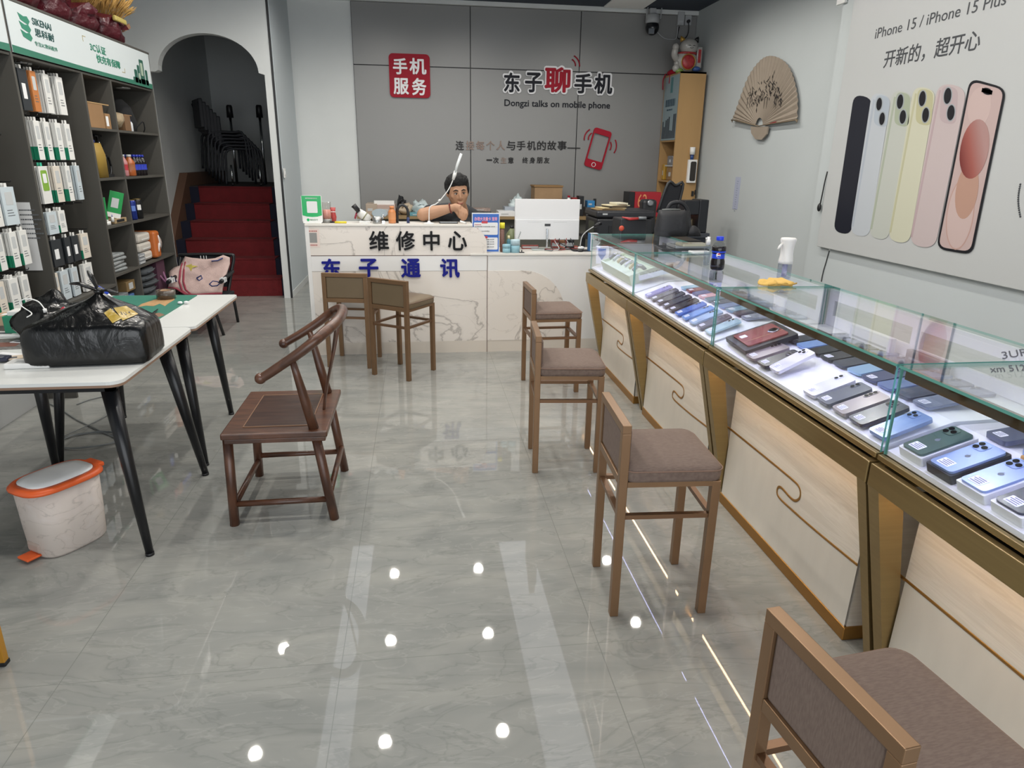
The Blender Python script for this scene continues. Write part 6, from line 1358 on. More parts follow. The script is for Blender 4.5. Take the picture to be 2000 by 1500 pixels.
def bagring(kx, ky, z, cx=0, cy=0, amp=.0, seed=0, p=4.5, n=72, rip=0):
    o = sup(bw*kx, bd_*ky, n, p); rg = []
    for j, (x, y) in enumerate(o):
        a = 2*PI*j/n; w_ = 1+rip*(.5*math.sin(a*9+seed)+.5*math.sin(a*17+2*seed))
        v = Vector((x*w_+cx, y*w_+cy, z)); v += Vector((noise.noise(v*13+Vector((seed, 0, 0))), noise.noise(v*13+Vector((0, seed, 0))), noise.noise(v*11)*.8))*amp
        rg.append(m.bm.verts.new(Rb @ v))
    return rg
kx_, ky_ = .035, .02
lv = [(.97, .96, .0, 0, 0, .0, 0, 9), (1., 1., .008, 0, 0, .002, 1, 9), (1.01, 1.01, .06, 0, 0, .006, 1, 9), (1.0, 1.0, .115, 0, 0, .006, 2, 9), (.985, .985, .150, 0, 0, .007, 2, 8), (.86, .88, .168, .01, .0, .014, 3, 5), (.66, .70, .190, kx_*.5, ky_, .018, 4, 3, ), (.44, .48, .213, kx_*.8, ky_, .014, 5, 2.5), (.24, .28, .236, kx_, ky_, .008, 6, 2.2), (.10, .14, .255, kx_, ky_, .003, 7, 2), (.06, .09, .268, kx_, ky_, .001, 8, 2)]
rings = [bagring(a, b, z, cx, cy, am, sd, p, rip=(.0 if z < .15 else .05*min(1, (z-.15)/.05) if z < .26 else .02)) for a, b, z, cx, cy, am, sd, p in lv]
for a, b in zip(rings, rings[1:]):
    for k in range(len(a)): f = m.bm.faces.new((a[k], a[(k+1) % len(a)], b[(k+1) % len(a)], b[k])); f.smooth = True
m.bm.faces.new(rings[0][::-1]); m.bm.faces.new(rings[-1])
bag = m.build('bag', BAGP, t); md = bag.modifiers.new('s', 'SUBSURF'); md.levels = 1; md.render_levels = 1
m = MB(); m.ball(Rb @ Vector((kx_, ky_, .272)), .018, 10, (1.1, 1, .9))
def ear(pts, w0):
    pts = spline(pts, 4); n = len(pts); m.tube([Rb @ (Vector(p)+Vector((kx_, ky_, 0))) for p in pts], [max(.004, w0*math.sin(PI*(.12+.80*i/(n-1)))) for i in range(n)], 8, flat=.35)
ear([(0, 0, .272), (-.03, -.01, .290), (-.065, -.01, .305), (-.10, .0, .302)], .024); ear([(0, 0, .272), (-.012, 0, .31), (-.022, 0, .34), (-.03, .01, .352)], .018); ear([(0, 0, .272), (.04, -.02, .278), (.08, -.02, .266)], .016)
m.build('knot', BAGP, t, smooth=True)
# yellow printed patch follows the slope of the bag top
def patch(pts2, mt, nm, lift=.0075):
    mm = MB(); vs = [mm.bm.verts.new(Rb @ Vector(p)) for p in pts2]; f = mm.bm.faces.new(vs); return mm.build(nm, mt, t)
YEL = mat('yellow_print', '9c8330', .3, bump=.5, bs=30)
dg = bpy.context.evaluated_depsgraph_get(); dg.update()
bvh_o = bag.evaluated_get(dg)
def on_bag(px_, py_):
    d = ray(px_, py_).normalized(); inv = MW[t.name].inverted()
    o_ = inv @ Vector((0, 0, HC)); dd = inv.to_3x3() @ d
    ok, loc, nor, _ = bvh_o.ray_cast(o_, dd)
    return (loc+nor*.0025) if ok else None
def bagpatch(poly, nm, mt, N=10):
    """a printed area of the bag surface, gridded so that it follows the folds"""
    mm = MB(); (a, b, c, d) = poly; g = {}
    for i in range(N+1):
        for j in range(N+1):
            u, v = i/N, j/N; x = (a[0]*(1-u)+b[0]*u)*(1-v)+(d[0]*(1-u)+c[0]*u)*v; y = (a[1]*(1-u)+b[1]*u)*(1-v)+(d[1]*(1-u)+c[1]*u)*v
            p = on_bag(x, y); g[i, j] = mm.bm.verts.new(p) if p is not None else None
    for i in range(N):
        for j in range(N):
            q = (g[i, j], g[i+1, j], g[i+1, j+1], g[i, j+1])
            if all(q) and max((q[0].co-q[2].co).length, (q[1].co-q[3].co).length) < .05: mm.bm.faces.new(q)
    for v in [v for v in mm.bm.verts if not v.link_faces]: mm.bm.verts.remove(v)
    return mm.build(nm, mt, t, smooth=True)
bagpatch([(203, 612), (216, 603), (238, 623), (220, 632)], 'yellow_print', YEL); bagpatch([(222, 602), (246, 598), (270, 614), (240, 627)], 'yellow_print', YEL)
for q in (((232, 611), (236, 609), (241, 616), (238, 617)), ((240, 611), (246, 610), (250, 615), (246, 617)), ((250, 610), (253, 609), (257, 615), (254, 616))): bagpatch(q, 'black_print', BLACK, 3)
# second bag with white cable behind it
t = thing('plastic_bag', 'smaller crumpled black plastic bag behind the big one, at the left', 'bag', (-1.66, 3.28, ZT_))
m = MB(); m.ball((0, 0, .07), 1, 22, (.16, .14, .09)); m.ball((.0, .03, .14), 1, 14, (.07, .06, .06))
for v in m.bm.verts: v.co += v.co.normalized()*.035*noise.noise(v.co*16); v.co.z = max(.0, v.co.z)
m.build('bag', BAGP, t, smooth=True)
k = MB(); k.tube([(.085, -.08, .145), (.125, -.08, .115)], [.012, .014], 8); k.build('red_tag', mat('red_tag', 'b03040', .4), t)
t = thing('charging_cable', 'white charging cable looped over the smaller black bag', 'cable', (-1.72, 3.05, ZT_))
k = MB(); pts = spline([ony(52, 620, 2.98), ony(62, 612, 3.0), ony(45, 600, 3.02), ony(38, 592, 3.02), ony(45, 585, 3.02), ony(60, 584, 3.02), ony(76, 590, 3.02), ony(88, 605, 3.0)], 5); k.tube(pts, .0024, 6); k.build('cable', WPLAS, t, world=True)
k = MB(); k.tube([ony(87, 603, 3.0), ony(89, 610, 3.0)], .008, 6); k.build('plug', WPLAS, t, world=True)
t = thing('charging_cable', 'coiled white cable at the left end of the big bag', 'cable', (-1.6, 2.75, ZT_)); k = MB(); c_ = onz(44, 640, ZT_+.004); k.tube([c_+Vector((.04*math.cos(a), .04*math.sin(a), .003+.001*a)) for a in [PI*i/8 for i in range(36)]], .0028, 6); k.build('coil', WPLAS, t, world=True); k = MB(); k.tube([c_+Vector((.04, 0, .02)), c_+Vector((.06, -.02, .01))], .006, 6); k.build('plug', WPLAS, t, world=True)
def lay(name, lab, cat, px_, py_, w_, d_, h, rz, mt, z=ZT_, part='sheet', mt2=None):
    p = onz(px_, py_, z); t = thing(name, lab, cat, p, math.radians(rz)); k = MB(); k.box((-w_/2, -d_/2, 0), (w_/2, d_/2, h), min(.004, h*.3)); k.build(part, mt, t)
    k = MB(); k.box((-w_*.3, -d_*.3, h), (w_*.2, d_*.1, h+.0006)); k.build('print', mt2 or TEXTG, t); return t
lay('white_box', 'flat white and grey phone accessory box at the front edge of the near table', 'box', 62, 715, .16, .08, .022, 3, WPLAS, part='carton', mt2=GREYL)
t = lay('black_case', 'black sleeve tucked behind the flat white box', 'case', 78, 702, .10, .10, .018, 30, BLACK)
t = lay('paper_stack', 'tan and white stack of cards left of the big bag', 'papers', 30, 632, .14, .10, .05, 5, mat('tan_stack', 'b39a80', .7), part='stack', mt2=PAPER)
t = lay('paper_sheet', 'grey speckled sheet lying at the left border of the near table', 'paper', 18, 672, .22, .20, .003, 8, mat('grey_speckle', '6d6c69', .7, var=.4, vs=60), mt2=mat('rust_patch', '7a5348', .7))
t = lay('paper_sheet', 'white note left of the bag corner', 'paper', 38, 668, .06, .04, .004, -15, PAPER, z=ZT_+.004)
t = lay('paper_sheet', 'cream torn slip over the papers near the table front', 'paper', 26, 700, .07, .06, .005, 25, mat('cream_slip', 'c9b9a4', .7), z=ZT_+.006)
t = lay('paper_sheet', 'white slips spread at the table front edge by the left border', 'paper', 12, 696, .12, .08, .004, -20, PAPER, z=ZT_+.001)
t = lay('dark_gadget', 'dark blue gadget at the left border beside the slips', 'gadget', 3, 704, .06, .05, .015, 10, mat('navy_gadget', '1c2036', .4), z=ZT_+.005)
t = lay('white_tray', 'white flat carton lying behind the papers at the left', 'box', 12, 655, .18, .08, .012, 0, WPLAS, z=ZT_)
# green goods between the two bags and shelf
t = thing('green_box', 'green box behind the small black bag at the left edge', 'box', (-1.84, 3.36, ZT_)); k = MB(); k.box((-.05, -.05, 0), (.05, .05, .09), .004); k.build('carton', PKG, t); k = MB(); k.box((-.03, -.04, .09), (.04, .04, .11), .003); k.build('lid', PKW, t)
# tools behind the big bag
def rod(name, lab, a, b, r, mt, mt2, Y):
    t = thing(name, lab, 'tool', ony(*a, Y)); k = MB(); k.tube([ony(*a, Y), ony((a[0]+b[0])/2, (a[1]+b[1])/2, Y), ony(*b, Y)], r, 8); k.build('handle', mt, t, world=True); c = ony(*b, Y); e = ony(b[0]+(b[0]-a[0])*.35, b[1]+(b[1]-a[1])*.35, Y); k = MB(); k.tube([c, e], [r[-1]*.9, r[-1]*.5], 8); k.build('end', mt2, t, world=True); return t
BLU = mat('tool_blue', '1c3fae', .35)
rod('brush', 'bright blue handled brush leaning behind the big black bag', (187, 560), (210, 576), [.012, .016, .012], BLU, WPLAS, 3.42)
for i, (nm, lab, px_, w_, d_, h, mt) in enumerate((('tool_case', 'black rounded case behind the right end of the big bag', 215, .11, .08, .075, BLACK), ('tape_dispenser', 'red plastic dispenser behind the big bag', 229, .045, .05, .075, mat('bright_red', 'b8302c', .4)), ('spray_can', 'black squat can standing behind the bag', 243, .07, .06, .085, BLACK), ('blue_box', 'blue box at the left end of the green mat', 266, .08, .06, .055, BLU), ('blister_pack', 'pale blister pack between red dispenser and blue box', 236, .06, .04, .08, mat('pale_blister', '8a94a0', .3, var=.4, vs=30)), ('blue_strip', 'blue clip strip below the blue box', 257, .03, .05, .04, BLU))):
    Y = 3.36+.05*(i % 3); x = ony(px_, 610, Y).x; t = thing(nm, lab, 'tool', (x, Y, ZT_)); k = MB(); k.box((-w_/2, -d_/2, 0), (w_/2, d_/2, h), .012); k.build('body', mt, t); k = MB(); k.box((-w_*.2, -d_*.3, h), (w_*.2, d_*.3, h+.006), .002); k.build('top', BLACK if mt is not BLACK else GREYL, t)
# cutting mat with worn patches
t = thing('cutting_mat', 'green cutting mat with worn orange patches on the far white table', 'mat', (-1.45, 3.85, ZT_))
def f_mat(nt, b):
    a = noisy(nt, 3.4, 4, (1, 1, 1), (0, 0, .6), .5); c = mixc(nt, ramp(nt, a, [(.55, 0.), (.58, 1.)]), '2f7362', 'b5865a'); nt.links.new(c, b.inputs['Base Color'])
k = MB(); q = [onz(322, 578, ZT_), onz(255, 575, ZT_), onz(196, 632, ZT_), onz(272, 632, ZT_)]
q = [onz(335, 578, ZT_), onz(258, 575, ZT_), onz(190, 628, ZT_), onz(305, 633, ZT_)]
x1, x0, y0, y1 = -1.33, -1.80, 3.47, 4.27
k = MB(); k.prism(rrect(x1-x0, y1-y0, .01, 3, (x0+x1)/2, (y0+y1)/2), (0, 0, ZT_), (1, 0, 0), (0, 1, 0), (0, 0, .003)); k.build('mat', mat('mat_green', '2f7362', .5), t, world=True)
def flatpoly(par, pix, mt, nm, z, h=.0006):
    pp = [onz(a, b, z) for a, b in pix]; k = MB(); k.prism([(p.x, p.y) for p in pp], (0, 0, z), (1, 0, 0), (0, 1, 0), (0, 0, h)); return k.build(nm, mt, par, world=True)
WORN = mat('worn_orange', 'a8845a', .7, var=.2, vs=40)
flatpoly(t, [(268, 600), (276, 594), (300, 586), (318, 582), (345, 578), (340, 586), (330, 592), (322, 598), (312, 593), (300, 598), (285, 597)], WORN, 'worn_patch', ZT_+.003)
flatpoly(t, [(300, 612), (312, 611), (322, 615), (312, 619), (300, 619)], mat('worn_brown', '7d5f4c', .7), 'worn_patch', ZT_+.003)
t = thing('tape_roll', 'roll of brown and grey packing tape standing on the cutting mat', 'tape', onz(325, 583, ZT_+.003))
k = MB(); k.lathe([(.028, 0), (.052, 0), (.052, .050), (.028, .050), (.028, 0)], n=24, cap=False); k.build('tape', mat('smoky_tape', '4a4038', .15, coat=.6), t); k = MB(); k.lathe([(.026, .001), (.0285, .001), (.0285, .049), (.026, .049), (.026, .001)], n=24, cap=False); k.build('core', CARD, t)
t = thing('pliers', 'dark cutting pliers lying open on the cutting mat', 'tool', onz(300, 614, ZT_+.008)); k = MB(); k.tube([onz(285, 622, ZT_+.010), onz(297, 614, ZT_+.012), onz(308, 604, ZT_+.012)], [.006, .008, .003], 6); k.build('jaws', mat('pliers_dark', '2b2c30', .3, metal=.6), t, world=True); k = MB(); k.tube([onz(272, 620, ZT_+.010), onz(290, 616, ZT_+.010)], [.008, .007], 6); k.tube([onz(275, 628, ZT_+.010), onz(290, 618, ZT_+.010)], [.008, .007], 6); k.build('handles', mat('maroon_grip', '4f2f34', .5), t, world=True)
t = thing('paper_scraps', 'tiny crumpled white paper scraps near the mat edge', 'paper', onz(352, 594, ZT_+.003))
for dx in (0, .03): k = MB(); k.ball((dx, dx*.3, .008), .012, 6, (1.2, 1, .7)); k.build('scrap', PAPER, t)
# cables below the tables
t = thing('floor_cable', 'grey cable coiled on the floor behind the pedal bin', 'cable', (-1.5, 3.4, 0)); k = MB(); pts = []
c_ = onz(175, 860, .006)
for i in range(40): a = 2*PI*i/16; pts.append(c_+Vector(((.16+.02*math.sin(i))*math.cos(a), .12*math.sin(a), .002*(i % 5))))
k.tube(spline([onz(60, 770, .006), onz(120, 800, .006), onz(150, 820, .006)]+pts+[onz(230, 800, .006), onz(200, 775, .006), onz(150, 790, .006)], 2), .004, 6); k.build('coil', mat('grey_cable', '6e7272', .5), t, world=True)
k = MB(); k.tube([onz(60, 770, .008), onz(56, 768, .012)], .009, 6); k.build('plug', BLACK, t, world=True)
# ================================================================ LOUNGE CHAIR WITH BLANKET
YL = 6.9
t = thing('folding_lounger', 'black framed folding lounge chair at the foot of the red steps', 'chair', (-2.05, YL, 0)); LG = t
a, b = ony(350, 500, YL), ony(456, 500, YL)
k = MB(); k.tube(spline([ony(349, 560, YL-.1), ony(352, 505, YL), ony(360, 498, YL), ony(445, 497, YL), ony(456, 503, YL), ony(452, 530, YL-.03), ony(445, 575, YL-.12)], 4), .016, 8); k.build('frame', BLACK, t, world=True)
k = MB(); p = [ony(352, 499, YL+.01), ony(450, 498, YL+.01), ony(444, 560, YL-.1), ony(345, 560, YL-.1)]; k.poly(p+[v+Vector((0, .02, 0)) for v in p], [(0, 1, 2, 3), (7, 6, 5, 4), (0, 4, 5, 1), (2, 6, 7, 3), (1, 5, 6, 2), (0, 3, 7, 4)]); k.build('back_fabric', mat('lounge_fabric', '16181e', .8), t, world=True)
for px_ in (391, 397, 402): k = MB(); k.box((ony(px_, 500, YL-.01).x, YL-.012, ony(px_, 507, YL).z), (ony(px_+2, 500, YL).x, YL-.006, ony(px_, 499, YL).z)); k.build('white_stripe', PAPER, t, world=True)
k = MB(); k.box((a.x, YL-.75, .30), (b.x, YL-.1, .33), .01); k.build('seat', mat('lounge_fabric', '16181e', .8), t, world=True)
for x in (a.x+.02, b.x-.02):
    k = MB(); k.tube([(x, YL-.75, .31), (x, YL-.55, 0)], .014, 8); k.build('leg', BLACK, t, world=True); k = MB(); k.tube([(x, YL-.1, .31), (x, YL-.02, 0)], .014, 8); k.build('leg', BLACK, t, world=True)
    k = MB(); k.tube([(x, YL-.02, .50), (x, YL-.45, .47)], .018, 8); ar = k.build('armrest', BLACK, t, world=True)
    for q in (0, 1): k = MB(); k.box((x-.022, YL-.40+.05*q, .455), (x+.022, YL-.375+.05*q, .495)); k.build('white_band', PAPER, ar, world=True)
# blanket
BL = mat('pale_pink_fleece', 'b9a29c', .95, var=.06, vs=20, bump=.3, bs=80)
t = thing('blanket', 'pale pink patterned fleece blanket with dark pink hem thrown over the lounge chair', 'blanket', (-2.05, YL-.1, .3))
out = [(362, 502), (376, 505), (400, 507), (420, 505), (436, 498), (449, 503), (449, 515), (442, 535), (436, 556), (434, 572), (412, 573), (384, 575), (362, 574), (345, 563), (328, 561), (333, 545), (330, 533), (340, 524), (352, 520)]
def cloth(pix, Yf, m):
    cx = sum(p[0] for p in pix)/len(pix); cy = sum(p[1] for p in pix)/len(pix); n = 7; rings = []
    dense = []
    for i in range(len(pix)):
        a, b = pix[i], pix[(i+1) % len(pix)]
        for j in range(4): dense.append((a[0]+(b[0]-a[0])*j/4, a[1]+(b[1]-a[1])*j/4))
    for i in range(n+1):
        s = 1-i/n*.97; rg = []
        for x, y in dense:
            X, Y = cx+(x-cx)*s, cy+(y-cy)*s; rg.append(m.bm.verts.new(ony(X, Y, Yf(X, Y))))
        rings.append(rg)
    for a, b in zip(rings, rings[1:]):
        for k in range(len(a)): f = m.bm.faces.new((a[k], a[(k+1) % len(a)], b[(k+1) % len(a)], b[k])); f.smooth = True
    m.bm.faces.new(rings[-1])
def Yf(x, y): return YL-.05-(y-498)/77*.28-.035*math.sin((x*.7+y*1.3)*.075)-.02*noise.noise(Vector((x*.06, y*.06, 0)))
m = MB(); cloth(out, Yf, m); bl = m.build('fleece', BL, t, world=True); md = bl.modifiers.new('t', 'SOLIDIFY'); md.thickness = .018; md.offset = 0
def on_bl(x, y, d=.014): return ony(x, y, Yf(x, y)-d)
HEM = mat('rose_hem', '8c3a48', .9)
k = MB(); k.tube([on_bl(x, y) for x, y in ((328, 562), (345, 564), (362, 575), (384, 576), (412, 574), (434, 573))], .010, 6)
k.tube([on_bl(x, y) for x, y in ((356, 515), (352, 530), (350, 550), (356, 568), (366, 575))], .009, 6); k.tube([on_bl(x, y) for x, y in ((362, 512), (359, 530), (358, 550), (363, 566), (372, 574))], .009, 6); k.build('hem', HEM, t, world=True)
def blpoly(pts, mt, nm): m = MB(); vs = [m.bm.verts.new(on_bl(x, y, .016)) for x, y in pts]; m.bm.faces.new(vs); return m.build(nm, mt, t, world=True)
blpoly([(372, 508), (375, 518), (387, 520), (376, 523), (373, 530), (369, 522), (361, 519), (369, 517)], mat('star_yellow', 'a89c4c', .9), 'star_motif')
NV = mat('navy_motif', '2c3a6e', .9)
for pts in (((384, 543), (393, 538), (395, 544), (389, 548), (384, 543)), ((334, 540), (340, 542), (345, 550)), ((409, 555), (416, 549), (424, 550), (430, 553), (424, 558), (414, 559), (409, 555)), ((413, 510), (425, 509), (435, 504))):
    k = MB(); k.tube([on_bl(x, y, .016) for x, y in pts], .0055, 5); k.build('line_motif', NV, t, world=True)
# ================================================================ STACKED CHAIRS ON THE LANDING
ZLd = 6*RISE+.020
CHD = mat('navy_black_plastic', '14171f', .6)
def schair(loc, lab):
    t = thing('stacking_chair', lab, 'chair', loc, 0, 'dark stacking chairs on the landing')
    k = MB(); k.tube(spline([(-.24, .22, 0), (-.23, .20, .25), (-.23, .16, .43), (-.24, -.10, .45), (-.24, -.24, .42), (-.25, -.26, .0)], 4), .016, 6); k.build('side_frame', CHD, t)
    k = MB(); k.tube(spline([(.24, .22, 0), (.23, .20, .25), (.23, .16, .43), (.24, -.10, .45), (.24, -.24, .42), (.25, -.26, .0)], 4), .016, 6); k.build('side_frame', CHD, t)
    k = MB(); k.box((-.23, -.24, .44), (.23, .20, .47), .015); k.build('seat', CHD, t)
    k = MB(); k.tube([(-.23, .18, .45), (-.22, .26, .80)], .014, 6); k.tube([(.23, .18, .45), (.22, .26, .80)], .014, 6); k.box((-.24, .21, .50), (.24, .26, .84), .012); k.build('backrest', CHD, t); return t
c0 = ony(470, 365, 9.95); N_ = ['bottom', 'second', 'third', 'fourth', 'fifth', 'topmost']
st = schair((-2.37, 9.95, ZLd), 'bottom chair of the dark stack on the landing'); st.rotation_euler = (0, 0, math.radians(115))
for i in range(1, 6): dup(st, (-2.37-.034*i, 9.95-.015*i, ZLd+.040*i), math.radians(115), N_[i]+' chair of the dark stack on the landing')
t = thing('folding_trestle', 'pair of chrome posts with black caps standing behind the chair stack', 'stand', (-2.25, 10.35, ZLd))
for px_, q in ((447, 0), (505, 0)):
    a = ony(px_, 205, 10.3); k = MB(); k.tube([(a.x, 10.3, ZLd), (a.x, 10.3, a.z-.12)], .018, 8); k.build('post', CHROME, t, world=True); k = MB(); k.tube([(a.x, 10.3, a.z-.16), (a.x, 10.3, a.z-.02), (a.x, 10.3, a.z)], [.045, .04, .03], 10); k.build('cap', BLACK, t, world=True)
for px_ in (455, 510):
    a = ony(px_, 360, 9.65); b_ = ony(px_-4, 322, 9.65); t = thing('chrome_rod', 'slim chrome rod %s before the chair stack' % ('left' if px_ < 480 else 'right'), 'rod', (a.x, 9.65, ZLd)); k = MB(); k.tube([(a.x, 9.65, ZLd), (b_.x, 9.65, b_.z)], .012, 8); k.build('rod', CHROME, t, world=True); k = MB(); k.tube([(a.x, 9.65, ZLd), (a.x, 9.65, ZLd+.03)], .016, 8); k.build('foot', BLACK, t, world=True)
# ================================================================ RIGHT WALL
def xw(px_, py_, X=3.597): return onx(px_, py_, X)
# folding fan
FANM = mat('kraft_fan', '94887a', .8, var=.05, vs=8); INK = mat('ink', '26211f', .8)
c_ = xw(1482, 268, 3.57); tipL, tipR, top = xw(1428, 237, 3.57), xw(1556, 237, 3.57), xw(1503, 110, 3.57)
t = thing('folding_fan', 'large open kraft paper fan with an ink drawing hung on the right wall', 'fan', c_)
rim = [(1430, 232), (1437, 214), (1447, 185), (1458, 156), (1472, 132), (1488, 115), (1503, 109), (1520, 113), (1535, 124), (1546, 143), (1553, 168), (1557, 195), (1556, 232)]
m = MB(); pv = xw(1482, 246, 3.575); rr_ = spline([xw(a, b, 3.56) for a, b in rim], 5); nn_ = len(rr_); lay_ = []
for i, v in enumerate(rr_):
    z = .012 if i % 2 else 0; w_ = v.copy(); w_.x += z; lay_.append((m.bm.verts.new(pv+(w_-pv)*.12), m.bm.verts.new(pv+(w_-pv)*.55+Vector((z*.3, 0, 0))), m.bm.verts.new(w_)))
for a, b in zip(lay_, lay_[1:]): m.bm.faces.new((a[0], b[0], b[1], a[1])); m.bm.faces.new((a[1], b[1], b[2], a[2]))
fo = m.build('fan_leaf', FANM, t, world=True); md = fo.modifiers.new('t', 'SOLIDIFY'); md.thickness = .004
k = MB()
for e in ((1430, 236), (1556, 236)): k.tube([xw(1482, 246, 3.56), xw(e[0], e[1]-2, 3.552), xw(e[0], e[1]+3, 3.552)], [.012, .016, .006], 6, flat=.4)
k.build('guard_stick', mat('fan_guard', '80705a', .7), t, world=True)
m = MB(); hp_ = [xw(a, b, 3.56) for a, b in ((1466, 247), (1500, 247), (1497, 262), (1487, 273), (1475, 272), (1467, 260))]; vs = [m.bm.verts.new(p) for p in hp_]+[m.bm.verts.new(p+Vector((.015, 0, 0))) for p in hp_]; m.bm.faces.new(vs[:6]); m.bm.faces.new(vs[:5:-1])
for i in range(6): m.bm.faces.new((vs[i], vs[(i+1) % 6], vs[6+(i+1) % 6], vs[6+i]))
m.build('handle', FANM, t, world=True)
random.seed(11); k = MB()
for i in range(130):
    u = random.random(); X = 1464+63*u; Y = 178+12*math.sin(u*7)+random.gauss(0, 10)+8*(u-.5)
    L = random.uniform(3, 10); a = random.uniform(.9, 2.2); k.tube([xw(X, Y, 3.5615), xw(X+L*math.cos(a)*.4, Y+L*.5*math.sin(a), 3.5605), xw(X+L*math.cos(a), Y+L*math.sin(a), 3.5615)], [.001, random.uniform(.0025, .006), .001], 4)
for u in (1461, 1466, 1494, 1499, 1514, 1517): k.tube([xw(u, 190, 3.5615), xw(u-3, 212, 3.5615)], [.004, .001], 4)
k.build('ink_drawing', INK, t, world=True)
k = MB(); k.tube([xw(1504, 241, 3.553), xw(1516, 238, 3.553)], .004, 4); k.build('red_seal', REDM, t, world=True)
# notices and wall furniture
t = thing('notice_sheet', 'pale lilac notice strip stuck on the right wall below the fan', 'notice', xw(1438, 380))
a, b = xw(1430, 408), xw(1447, 346); k = MB(); k.box((3.5965, a.y, a.z), (3.5995, b.y, b.z)); k.build('sheet', mat('lilac_paper', 'aab0c4', .7), t, world=True)
k = MB()
for i in range(14): z = b.z-.05-.025*i; k.box((3.596, a.y-.05, z), (3.5965, b.y+.04+.01*(i % 3), z+.006))
k.build('print_lines', mat('lilac_print', '7c849c', .7), t, world=True)
# poster on the nearer wall plane
XP = 3.44
t = thing('phone_poster', 'huge framed poster of six coloured phones with headline, on the right wall', 'poster', (XP, 4.5, 1.0))
a, b = onx(1595, 481, XP), onx(1655, 0, XP)
yl = a.y; zl = a.z
k = MB(); k.box((XP, 3.2, zl), (3.478, yl, 3.15), .004); k.build('panel', mat('poster_grey_white', 'b9bbbb', .35), t, world=True)
XPp = XP-.0008
def pq(zx, zy): return 1560+zx/2.68, zy/2.68
def inpl(pix, mt, nm, lift=0., smooth_=0, par=t):
    pp = [onx(x, y, XPp) for x, y in pix]; k = MB(); k.prism([(p.y, p.z) for p in pp], (XPp-lift, 0, 0), (0, 1, 0), (0, 0, 1), (-.0005, 0, 0)); return k.build(nm, mt, par, world=True)
def rq(c, r=.16, n=5):
    """rounded quadrilateral from four picture corners TL TR BR BL"""
    out = []; N = 4
    for i in range(4):
        p, q, s = Vector(c[i]), Vector(c[i-1]), Vector(c[(i+1) % 4]); L = min((q-p).length, (s-p).length)*r*2
        a, b = p+(q-p).normalized()*L, p+(s-p).normalized()*L
        for j in range(n+1):
            u = j/n; out.append(tuple(a*(1-u)**2+p*2*u*(1-u)+b*u*u))
    return out
def ell(cx, cy, rx, ry, rot, n=28): return [(cx+rx*math.cos(a)*math.cos(rot)-ry*math.sin(a)*math.sin(rot), cy+rx*math.cos(a)*math.sin(rot)+ry*math.sin(a)*math.cos(rot)) for a in [2*PI*i/n for i in range(n)]]
def Q(*c): return [pq(*p) for p in c]
ph = [('3b3f4c', None, ((290, 492), (388, 515), (272, 1230), (182, 1212))), ('b7bcc2', 'a9b0ba', ((385, 480), (485, 505), (368, 1243), (270, 1226))), ('b7bab3', 'a3aa9a', ((495, 466), (598, 490), (468, 1260), (368, 1240))),
      ('c3c2ae', 'b4b294', ((605, 448), (722, 470), (580, 1278), (468, 1258))), ('bcaeae', 'b09c9f', ((732, 430), (885, 458), (715, 1303), (580, 1282)))]
for i, (c, c2, q) in enumerate(ph):
    o = inpl(rq(Q(*q), .24), mat('ph_body_'+c, c if i else '20222c', .3), 'printed_phone', .0006*(i+1))
    # lighter metal edge on the left side of each printed phone
    if i:
        inpl([pq(*p) for p in ((q[0][0]+6, q[0][1]+40), (q[0][0]+16, q[0][1]+42), (q[3][0]+18, q[3][1]-40), (q[3][0]+8, q[3][1]-42))], mat('ph_edge_'+c2, c2, .3), 'printed_edge', .0006*(i+1)+.0004)
lens = [((423, 545, 14, 33), (438, 622, 14, 33), (392, 492, 478, 670)), ((533, 532, 16, 38), (547, 612, 16, 36), (500, 478, 588, 668)), ((650, 516, 17, 40), (667, 602, 17, 38), (612, 460, 708, 662)), ((783, 502, 19, 42), (800, 590, 19, 40), (738, 445, 838, 655))]
for i, (a_, b_, bb) in enumerate(lens):
    L0 = .0006*(i+2)+.0006; c2 = ('a8b1bb', 'a0a894', 'b3b08e', 'b3a2a4')[i]
    inpl(rq(Q((bb[0]+14, bb[1]), (bb[2], bb[1]+16), (bb[2]-12, bb[3]), (bb[0], bb[3]-16)), .22), mat('bump_'+c2, c2, .3), 'printed_camera', L0)
    for (cx, cy, rx, ry) in (a_, b_):
        x, y = pq(cx, cy); inpl(ell(x, y, (rx+5)/2.68, (ry+6)/2.68, .12), mat('lens_ring', '9aa0a4', .3), 'printed_lens_ring', L0+.0005); inpl(ell(x, y, rx/2.68, ry/2.68, .12), mat('lens_black', '1a1a1f', .3), 'printed_lens', L0+.001)
q = ((900, 408), (1092, 462), (912, 1335), (722, 1302)); inpl(rq(Q(*q), .14), mat('lens_black', '1a1a1f', .3), 'printed_phone', .0045)
q = ((908, 425), (1078, 470), (902, 1318), (735, 1292)); inpl(rq(Q(*q), .13), mat('screen_rose', 'b9a3a0', .35), 'printed_screen', .0050)
x, y = pq(950, 560); inpl(ell(x, y, 60/2.68, 105/2.68, .16)[::1], mat('blob_pale', 'c0aaa6', .35), 'printed_blob', .0055)
x, y = pq(850, 1120); inpl(ell(x, y, 72/2.68, 190/2.68, .14), mat('blob_pale2', 'b5958c', .35), 'printed_blob', .0056); inpl(ell(x, y, 66/2.68, 182/2.68, .14), mat('blob_pale', 'c0aaa6', .35), 'printed_blob', .0058)
